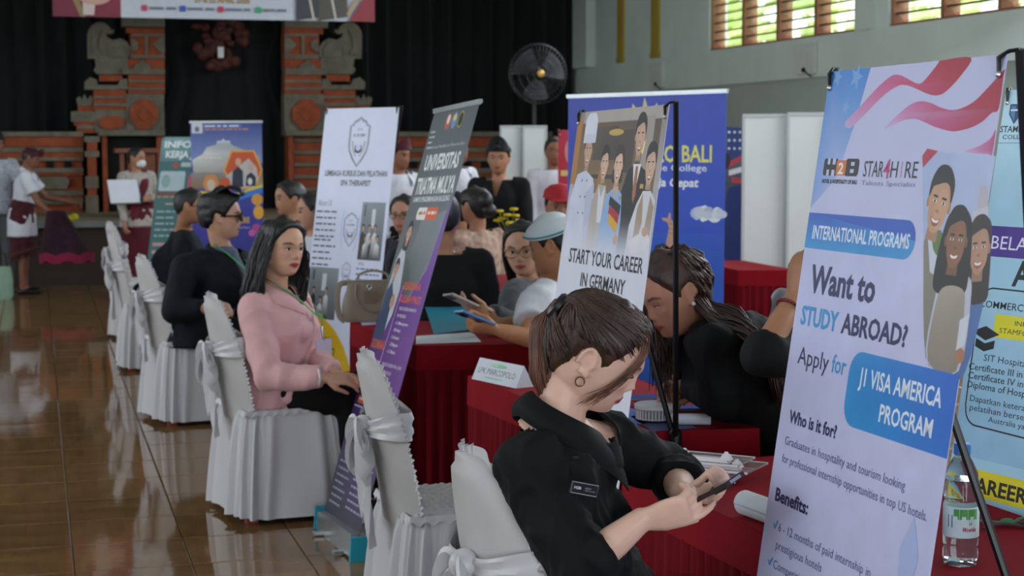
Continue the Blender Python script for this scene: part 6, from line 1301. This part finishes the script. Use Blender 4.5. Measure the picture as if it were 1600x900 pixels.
# left group behind the woman in pink
bg('young man in dark clothes with short hair left of the white crest banner', 452, 310, 11.2, 195, True, dict(m=cloth('charcoal_cloth', '#17181a', .85, sheen=0, bump=.3, bscale=12), name='shirt', g=.016), tone='#ad7a60', headto=190, hth=.016)
rt, T, R, S, J = bg('young woman in a white blouse at the left edge of the crest banner', 487, 330, 10.6, 200, True, Wt(), tone='#b98a72', hair='f', headto=188, hth=.012)
hq = lambda x, y, z: T+R@npv((x, y, z)); strands([[hq(*v) for v in (head_surface(.10, t, .01), head_surface(-.02, t, .02), npv((-.08, .07*math.sin(t), -.14)), npv((-.07, .09*math.sin(t), -.26)))] for t in np.linspace(1.6, 4.7, 30)], rt, M_hair, S, 'long_hair', .014, 10, .006, 1, 3)
# behind the crest banner's pole
rt, T, R, S, J = bg('man in a white shirt and dark headcloth standing behind the crest banner pole', 624, 243, 13.2, -80, False, Wt(collar=True), tone='#8d5f48', headto=-55); udeng(rt, T, R, J['k'], S, M_maroon, False, .05)
rt, T, R, S, J = bg('woman in glasses and dark clothes low behind the crest banner pole', 632, 335, 10.2, 200, True, dict(m=cloth('dark_print_cloth', '#1d1e2c', .85, var=.5, scale=25), name='blouse', g=.014), tone='#b08068', hair='f', headto=235, hth=.014); glasses(rt, T, R, 1.0, S, M_black)
bg('person in a white uniform shirt behind the university banner', 716, 236, 14.2, -60, False, Wt(collar=True), tone='#8d5f48', headto=-60)
# right of the far boards
rt, T, R, S, J = bg('person in a red cap low behind the white headcloth', 874, 322, 9.6, -90, True, Wt(), tone='#a06e54', headto=-100, hair='m')
g = G(); prof = [(.0, .13), (.05, .122), (.085, .095), (.097, .05)]; g.lathe([(r_, z_) for r_, z_ in prof[::-1]], 28, T+R@npv((-.005, 0, 0)), R); g.build('cap_crown', mat('red_cap', '#a81c24', .7, var=.06), rt, shift=S)
g = G(); g.slab(lambda u, v: (T+R@npv((.06+.09*v*math.cos((u-.5)*2), .085*(u-.5)*2*(1-.3*v), .052-.012*v)), R[:, 2]), 12, 6, .004); g.build('cap_brim', mat('red_cap', '#a81c24'), rt, shift=S)
bg('person in a white shirt standing beside the red banner', 866, 236, 13.4, -100, False, Wt(), tone='#8d5f48')
# masked woman holding papers
rt, T, R, S, J = bg('woman in a white lace blouse, maroon sash and face mask carrying papers', 214, 247, 16.9, -70, False, dict(m=cloth('white_lace', '#a39a94', .85, var=.2, scale=30), name='kebaya', g=.016, wr=.010, hem=.10), dict(m=cloth('maroon_sarong', '#4f1220', .85, var=.2, scale=8), kind='skirt', flare=.17), tone='#a8765c', headto=-40, hair='f', hth=.012, vox=.010,
    arms=dict(wrL=lambda J: J['pel']+J['f']*.26+J['l']*.02+UZ*.22*J['k'], elL=lambda J: J['shL']+(-UZ*.25+J['f']*.02+J['l']*.06)*J['k']))
k = J['k']; g = G(); g.ell(T+R@(npv((.055, 0, -.055))*k), npv((.055, .062, .052))*k, R); g.build('face_mask', mat('white_mask', '#cfd2d6', .8, var=.03), rt, shift=S)
g = G(); ax = nrm(J['neck']-J['chest']); g.tube(smooth_path([J['neck']+J['l']*.07, J['chest']+J['f']*.14*k+J['l']*.03, J['waist']+J['f']*.14*k-J['l']*.06, J['pel']+J['f']*.15*k-J['l']*.10], 14), [(.045, .008)]*14, 10, up=J['f']); g.build('sash', cloth('maroon_sash', '#5a1522', .8), rt, shift=S)
pc = W(193, 300, 16.6); ps = thing('paper_stack', 'stack of white papers and a blue folder held by the masked woman', 'papers', pc); Rr = frame(J['f']+UZ*.35, UZ)
for i, (m_, w_) in enumerate(((mat('blue_folder', '#3c6f8c', .6), .30), (mat('paper_white', '#c9ccd6', .8, var=.03), .29), (mat('paper_white'), .28))):
    g = G(); g.box((Rr[:, 0]*(.02*i-.02)+Rr[:, 1]*(.03-.02*i)), (.012, .30, .24), Rr); g.build('folder' if i == 0 else 'paper', m_, ps, smooth=False)
# bending man in white shirt and maroon headcloth
J0 = lambda J: None
rt, T, R, S, J = bg('man in a white shirt and maroon headcloth bending to the right at the left edge', 49, 246, 17.3, -8, False, Wt(sleeve='short', collar=True, hem=.22), dict(m=M_maroon, kind='skirt', flare=.22, hem=.36), tone='#7d5240', headto=-15, nod=-.42, lean=.16, hair='m', vox=.010,
    arms=dict(elR=lambda J: J['shR']+npv((.12, -.06, -.26)), wrR=lambda J: J['shR']+npv((.32, -.10, -.44)), elL=lambda J: J['shL']+npv((.16, .02, -.22)), wrL=lambda J: J['shL']+npv((.42, .0, -.28))))
udeng(rt, T, R, J['k'], S, M_maroon, True, .05)
sr = W(88, 372, 17.1); g = G()
def sw(u, v): a = u*2*math.pi; r = .08+.17*v; return (sr[0]+r*math.cos(a)*1.1+.1*v, sr[1]+r*.5*math.sin(a), sr[2]+.28-.5*v+.015*math.sin(a*7)*v)
g.grid(sw, 60, 10, closeu=True); tag(g.build('sarong_cloth', cloth('dark_purple_cloth', '#2c1220', .85, var=.4), None), 'dark maroon cloth being shaken out by the bending man', 'cloth'); 
g = G(); g.tube([(sr[0]+.27*math.cos(a)+.1, sr[1]+.125*math.sin(a)-.02, sr[2]-.2+.015*math.sin(a*7)) for a in np.linspace(0, 6.283, 61)], [(.006, .05)]*61, 6, up=(0, 0, 1), cap=False); hem = g.build('pink_hem', cloth('magenta_hem', '#7a1838', .8), bpy.data.objects['sarong_cloth'])
g = G(); g.ell((0, 0, 0), (.07, .05, .04)); c = W(108, 342, 18.6); g.ell((.05, 0, .02), (.05, .05, .04)); o = g.build('yellow_bundle', cloth('yellow_cloth', '#a8a41c', .8), None); o.location = (c[0], 18.98, SZ+.04); tag(o, 'small yellow bundle on the stage edge', 'cloth')
rt, T, R, S, J = bg('person in a white patterned shirt and grey trousers cut off by the left edge', -6, 226, 17.4, -80, False, dict(m=cloth('white_batik', '#a9adb8', .85, var=.25, scale=30), name='shirt', sleeve='short', g=.018), dict(m=cloth('grey_trousers', '#55565a', .85)), tone='#7d5240'); udeng(rt, T, R, J['k'], S, M_uden, False, .05)
bgp = at_z(2, 468, 0); bag = thing('cloth_bag', 'pale green bag standing on the floor at the left edge', 'bag', bgp); g = G(); g.tube([(0, 0, .0), (0, 0, .04), (0, 0, .2), (0, 0, .33)], [(.10, .07), (.12, .08), (.12, .07), (.10, .04)], 20, up=(0, 1, 0)); g.build('body', cloth('pale_green_cloth', '#7f9a86', .8), bag)
g = G(); g.tube([(-.06, 0, .32), (-.05, 0, .46), (.05, 0, .46), (.06, 0, .32)], [.008]*4, 6); g.build('handle', M_dark, bag)
# ------------------------------------------------------------------ things on the tables
TZ = .75
M_paper = mat('paper_white', '#c9ccd6', .8, var=.03)
def flat(name, label, cat, px4, m, th=.003, z=TZ, group=None, part='sheet'):
    Q = [at_z(x, y, z+th) for x, y in px4]; c = sum(Q)/4; t = thing(name, label, cat, (c[0], c[1], z), 0, group); g = G(); A = [q-c for q in Q]
    g.add([(*a[:2], th) for a in A]+[(*a[:2], .0005) for a in A], [(0, 1, 2, 3), (7, 6, 5, 4)]+[(i, i+4, (i+1) % 4+4, (i+1) % 4) for i in range(4)]); g.build(part, m, t, smooth=False); return t, c, A
t, c, A = flat('document_folder', 'teal cardboard folder lying on the handbag table', 'folder', [(664, 478), (727, 474), (762, 512), (678, 521)], mat('teal_card', '#1f7f97', .6, var=.05), .006, part='cover')
t, c, A = flat('paper_sheet', 'white printed sheet at the front edge of the handbag table', 'paper', [(650, 525), (738, 519), (752, 534), (650, 537)], M_paper, .002)
t, c, A = flat('paper_sheet', 'white flyer under the grey handbag', 'paper', [(560, 497), (598, 492), (606, 505), (566, 508)], mat('flyer', '#a9a4c0', .6, var=.2, scale=30), .002)
def phone(label, c, u, n, body, scr, L=.15, w_=.072):
    u = nrm(u); n = nrm(npv(n)-u*(npv(n)@u)); s_ = np.cross(n, u); R_p = np.stack([u, s_, n], 1); t = thing('phone', label, 'phone', c, 0, 'smartphones')
    g = G(); g.box((0, 0, 0), (L, w_, .008), R_p); g.build('case', body, t, smooth=False); g = G(); g.box(n*.0042, (L-.006, w_-.006, .001), R_p); g.build('screen', scr, t, smooth=False)
    g = G(); g.box(u*(L/2-.025)-s_*.012-n*.005, (.035, .035, .003), R_p); g.build('camera_bump', M_black, t, smooth=False); return t
M_scr = mat('dark_screen', '#0d0f14', .06, var=0)
phone('pale phone in the hand of the woman with round glasses', W(722, 470, 6.83), npv((-.75, -.25, .35)), npv((.45, .3, .8)), mat('cream_case', '#b9ada4', .35, var=.03), M_scr)
phone('blue-backed phone held by the person in the white shirt', W(742, 497, 6.2), npv((-.8, -.2, .35)), npv((.45, .25, .85)), mat('blue_case', '#4a78b0', .3, var=.1), M_scr)
for x, y, a, lab, cs in ((1000, 621, 0, 'phone in a clear case lying on the middle table', '#8d8a90'), (1030, 633, .2, 'dark phone lying beside the small white fan', '#2a2624'), (1090, 638, -.1, 'long dark phone lying near the bending woman', '#2b2926')):
    c = at_z(x, y, TZ+.005); phone(lab, c, (math.cos(a), math.sin(a)*.6-.2, 0), (0, 0, 1), mat('case_'+cs[1:], cs, .35), M_scr)
# triangular name sign
a, b = at_z(737, 592, TZ), at_z(806, 607, TZ); dv = nrm(b-a); L = np.linalg.norm(b-a); dp = npv((-dv[1], dv[0], 0)); sg = thing('name_sign', 'white folded triangular name sign on the middle table', 'sign', (a+b)/2); o_ = (a+b)/2
g = G(); hgt, dep = .072, .075; V = [a, b, b+dp*dep, a+dp*dep, a+dp*dep*.45+UZ*hgt, b+dp*dep*.45+UZ*hgt]; g.add([v-o_ for v in V], [(0, 1, 5, 4), (2, 3, 4, 5), (1, 2, 5), (3, 0, 4), (0, 3, 2, 1)]); g.build('card', M_paper, sg, smooth=False)
sv = nrm(dp*.45*dep+UZ*hgt); fl = np.linalg.norm(dp*.45*dep+UZ*hgt); nn = nrm(np.cross(dv, sv)); nn = nn if nn@(EYE-a) > 0 else -nn
p = Print(lambda u, v: a+sv*fl+dv*u-sv*v, nn, o_); p.text('LPK MARCOPOLO', .016*L/.2, .052, L*.90, .022, '#1c1d22', .0); p.ell(L*.48, .018, .05, .007, '#6fae8a'); p.ell(L*.40, .017, .025, .005, '#8fc49c'); p.words(L*.28, .062, L*.66, .01, 1, .006, '#5fa07a', 3, 0); p.finish(sg)
# small white desk fan lying on brochures, rolled papers, brochures
fc = at_z(1022, 655, TZ+.004); mf = thing('desk_fan', 'small round white fan lying on the brochures', 'fan', fc); M_wp = mat('white_gloss_plastic', '#cfcdcb', .3, var=.02); g = G(); g.lathe([(.045, 0), (.052, .004), (.052, .006), (.03, .006)], 36); g.lathe([(.053, .030), (.058, .034), (.058, .044), (.052, .048), (.02, .049)], 36); g.build('rim', M_wp, mf)
for i in range(34):
    a_ = i/34*2*math.pi; g = G(); g.box((.053*math.cos(a_), .053*math.sin(a_), .018), (.003, .004, .030), rotm((0, 0, 1), a_)); g.build('grille_bar', M_wp, mf, smooth=False)
g = G(); g.lathe([(.044, .006), (.046, .03), (.02, .034)], 24); g.build('motor', mat('pale_grey_plastic', '#9a9a9c', .5), mf)
def roll(label, a, b, r, inner=True):
    t = thing('paper_roll', label, 'paper roll', (a+b)/2, 0, 'rolled papers'); o_ = (a+b)/2; d = nrm(b-a); s1 = nrm(np.cross(d, UZ)); s2 = np.cross(s1, d); g = G(); n = 46
    def f(u, v): an = u*2*math.pi*2.3; rr_ = r*(1-.14*u); return (a-o_)*(1-v)+(b-o_)*v+(s1*math.cos(an)+s2*math.sin(an))*rr_
    g.grid(f, 90, 4); o = g.build('paper', M_paper, t); sl = o.modifiers.new('s', 'SOLIDIFY'); sl.thickness = .0006
roll('white paper roll lying beside the small fan', at_z(1048, 655, TZ+.018), at_z(1110, 655, TZ+.018), .016); roll('white paper roll near the lavender banner on the closest table', at_z(1163, 785, TZ+.028), at_z(1238, 812, TZ+.028), .027)
for px4, lab, c_ in (([(985, 650), (1035, 645), (1088, 668), (1020, 674)], 'dark blue brochure under the small fan', '#27346e'), ([(975, 636), (1000, 640), (1010, 662), (985, 662)], 'blue and white leaflet beside the small fan', '#4a62b0')):
    t, c, A = flat('brochure', lab, 'brochure', px4, mat('bro_'+c_[1:], c_, .35, var=.5, scale=40), .002); 
t, c, A = flat('brochure', 'blue and white leaflet standing out behind the ponytail', 'brochure', [(838, 604), (880, 600), (888, 626), (846, 630)], mat('bro_pale', '#3f5fb8', .4, var=.5, scale=25), .002)
# clear clipboards on an acrylic block
M_acr = mat('clear_acrylic', '#f2eef0', .05, var=0, trans=.85, ior=1.3)
M_acr2 = mat('acrylic_edge', '#e6dfe4', .15, var=0, trans=.15, ior=1.3)
def clip(label, px2, z, ln, wd):
    a, b = at_z(*px2[0], z), at_z(*px2[1], z); u = nrm(b-a); s_ = npv((-u[1], u[0], 0)); c = (a+b)/2; t = thing('clipboard', label, 'clipboard', (c[0], c[1], TZ), 0, 'clear clipboards'); Rc = np.stack([u, s_, UZ], 1); zz = z-TZ; L = np.linalg.norm(b-a)
    g = G(); g.box((0, 0, zz), (L, wd, .004), Rc); g.build('board', M_acr, t, smooth=False)
    for e in (-1, 1): g = G(); g.box(s_*e*wd/2+UZ*zz, (L, .004, .0055), Rc); g.build('edge', M_acr2, t, smooth=False)
    g = G(); g.box(-s_*(wd/2-.02)+UZ*(zz+.008), (L*.72, .022, .010), Rc, taper=.8); g.build('clip_bar', M_acr2, t, smooth=False)
    for e in (-.3, .3): g = G(); g.box(-s_*(wd/2-.02)+u*L*e+UZ*(zz+.016), (.028, .024, .014), Rc, taper=.5); g.ell(-s_*(wd/2-.02)+u*L*e+UZ*(zz+.024), (.006, .006, .005)); g.build('clip_lever', M_acr2, t, smooth=False)
    for e in (-.28, .2): g = G(); g.box(u*L*e-s_*.03+UZ*(zz/2), (.012, .012, zz-.002), Rc); g.build('riser', M_acr, t, smooth=False)
clip('clear clipboard uppermost behind the phone on the closest table', ((1058, 712), (1166, 722)), TZ+.052, .2, .12); clip('clear clipboard with a wide lip under the uppermost one', ((1080, 722), (1184, 732)), TZ+.036, .2, .14); clip('low clear acrylic block nearest the phone on the closest table', ((1085, 738), (1142, 748)), TZ+.014, .15, .05)
# water bottle
bc = at_z(1500, 880, TZ); bt = thing('water_bottle', 'clear plastic water bottle with a blue cap on the closest table', 'bottle', bc); M_pet = mat('clear_pet', '#eef4f8', .04, var=0, trans=.96, ior=1.12)
g = G(); g.lathe([(.001, .006), (.02, .004), (.030, .0), (.0335, .012), (.0335, .03), (.0315, .034), (.0335, .040), (.0335, .118), (.030, .124), (.0335, .132), (.0345, .150), (.030, .178), (.020, .200), (.0135, .210), (.0135, .226)], 36); g.build('bottle_body', M_pet, bt)
g = G(); g.lathe([(.001, .008), (.029, .010), (.0315, .03), (.0315, .10), (.031, .155), (.029, .165), (.001, .165)], 30); g.build('water', mat('water', '#f2f8fa', .0, var=0, trans=1., ior=1.33), bt)
g = G(); g.lathe([(.0338, .056), (.0341, .057), (.0341, .114), (.0338, .115)], 40)
CL = g.build('label_band', mat('label_print', '#c3d8dc', .5, var=.12, scale=30), bt)
g = G(); g.lathe([(.0155, .212), (.0158, .214), (.0158, .232), (.014, .234), (.001, .234)], 24); g.build('cap', mat('blue_cap', '#3f78c8', .4, var=.03), bt)
va = math.atan2(-bc[1], -bc[0]); PL = lambda u, v: bc+npv((.0343*math.cos(va+.35+u/.0343), .0343*math.sin(va+.35+u/.0343), .112-v))
class CylPrint(Print):
    def _p(s, q): return s.P(q[0], q[1])
p = CylPrint(PL, (0, 0, 0), bc)
for i in range(6): p.rect(-.026+.008*i, .0, -.018+.008*i, .014+.006*(i % 2), '#4f9a48', hold=True)
p.rect(-.038, .012, -.028, .036, '#4a4f78', hold=True); p.text('Le', .004, .030, .010, .008, '#a03048', .02); p.text('Minerale', -.008, .043, .020, .009, '#a03048', .03); p.rect(-.012, .046, .022, .052, '#8fb9d0', hold=True); p.finish(bt)
# lanyards and pens beside the bottle
for i, (x, y, lab, cm) in enumerate(((1560, 818, 'green lanyard cord coiled behind the water bottle', '#2c6a3e'), (1590, 822, 'dark lanyard clip lying at the right edge of the closest table', '#17181b'))):
    c = at_z(x, y, TZ+.006); g = G(); P = smooth_path([(-.08, 0, 0), (-.03, .02, .004), (.02, -.01, .002), (.07, .012, .006), (.09, -.02, .002)], 24); g.tube(P, [(.006, .002)]*24, 6, up=(0, 0, 1)); g.ell((.02, .0, .004), (.016, .010, .006)); o = g.build('coiled_lanyard', cloth('cord_'+cm[1:], cm, .7), None); o.location = c; tag(o, lab, 'lanyard')
# grey handbag
hb = at_z(583, 502, TZ); M_bag = mat('taupe_leather', '#77695c', .5, var=.08, scale=6, bump=.15, bscale=120); bag = thing('handbag', 'taupe leather handbag on the corner of the table by the purple banner', 'handbag', (hb[0], hb[1], TZ), math.radians(-14))
g = G()
def bgf(u, v):
    a = u*2*math.pi; e = .45; c, s_ = math.cos(a), math.sin(a); w_ = .135-.022*v; d_ = .062*(1-.72*v**1.5); puff = 1+.10*math.sin(math.pi*min(1, v*1.3)); return (w_*puff*math.copysign(abs(c)**e, c), d_*puff*math.copysign(abs(s_)**.7, s_), .004+.185*v+.004*math.cos(2*a)*v)
g.grid(bgf, 60, 20, closeu=True); g.box((0, 0, .006), (.24, .11, .010)); g.box((0, 0, .180), (.215, .03, .012)); g.build('body', M_bag, bag)
for s_ in (-1, 1):
    g = G(); g.tube(smooth_path([(-.075, s_*.03, .172), (-.072, s_*.05, .10+.0*s_), (-.02, s_*.075, .055), (.05, s_*.075, .06), (.078, s_*.05, .11), (.075, s_*.03, .172)] if s_ < 0 else [(-.075, .03, .172), (-.06, .06, .21), (0, .07, .225), (.06, .06, .21), (.075, .03, .172)], 24), [(.007, .004)]*24, 8); g.build('handle', M_bag, bag)
g = G(); g.tube(smooth_path([(-.115, 0, .178), (-.150, -.01, .165), (-.160, -.02, .10), (-.150, -.03, .03), (-.125, -.04, .004)], 20), [(.013, .003)]*20, 8, up=(0, 1, 0)); g.build('shoulder_strap', M_bag, bag)
g = G(); g.box((-.01, -.060, .115), (.052, .005, .062), rotm((1, 0, 0), .25)); g.box((-.012, -.052, .155), (.012, .006, .03)); tg = g.build('hang_tag', M_bag, bag); g = G(); g.tube([(-.012+.010*math.cos(a), -.058, .162+.010*math.sin(a)) for a in np.linspace(0, 6.283, 17)], [.0025]*17, 6, cap=False); g.ell((-.012, -.056, .150), (.006, .006, .008)); g.build('metal_ring', M_alu, tg)
g = G(); g.tube([(-.12, -.012, .186), (.0, -.016, .189), (.12, -.012, .186)], [.003]*3, 6); g.build('zip', M_alu, bag)
# yellow flowers behind the man in black
fc = W(797, 345, 10.9); M_pet_y = mat('yellow_petals', '#c9ae1c', .6, var=.2); fl = thing('flower_bouquet', 'small bouquet of yellow flowers beside the man in the black headcloth', 'flowers', (fc[0], fc[1], TZ))
M_vase = mat('white_vase', '#b9bcc0', .4); g = G(); g.lathe([(.045, 0), (.055, .05), (.04, .16), (.05, .2)], 24); g.build('vase', M_vase, fl)
rr = random.Random(8); zc = fc[2]-TZ
for i in range(11):
    a = rr.uniform(0, 6.28); r = rr.uniform(.02, .10); c = npv((r*math.cos(a), r*math.sin(a)*.6, zc+rr.uniform(-.05, .07))); g = G(); g.tube([(0, 0, .15), c], [.003, .003], 5); st_ = g.build('stem', M_leaf, fl); g = G()
    for q in range(7): b_ = q*.9; g.ell(c+npv((.016*math.cos(b_), .016*math.sin(b_), .006)), (.014, .014, .010), nu=8, nv=6)
    g.build('blossom', M_pet_y if i % 4 else mat('cream_petals', '#c9c6a8', .6), st_)
for i in range(8): a = i*.8; g = G(); g.slab(lambda u, v: (npv((.05*math.cos(a)+.09*u*math.cos(a)-.02*(v-.5)*math.sin(a), .05*math.sin(a)*.6+.09*u*math.sin(a)*.6, zc-.08-.05*u*u)), UZ), 6, 4, .002); g.build('leaf', M_leaf, fl)
t = table([(2.9, 11.2), (3.6, 11.0), (3.55, 10.4), (2.85, 10.55)], 'red skirted table holding the yellow flowers')
# white papers and plastic held up behind the big banner, papers on the far tables
c = W(1232, 505, 4.28); g = G(); g.grid(lambda u, v: (-.05+.10*u+.008*math.sin(v*7), .02*math.sin(u*5+v*3), .07-.14*v+.02*math.sin(u*4)), 18, 18); o = g.build('plastic_bag', mat('thin_white_plastic', '#b9bfc8', .35, var=.1, trl=.3), None); o.location = c; tag(o, 'crumpled white plastic sheet behind the raised wrist', 'plastic bag'); so = o.modifiers.new('s', 'SOLIDIFY'); so.thickness = .001
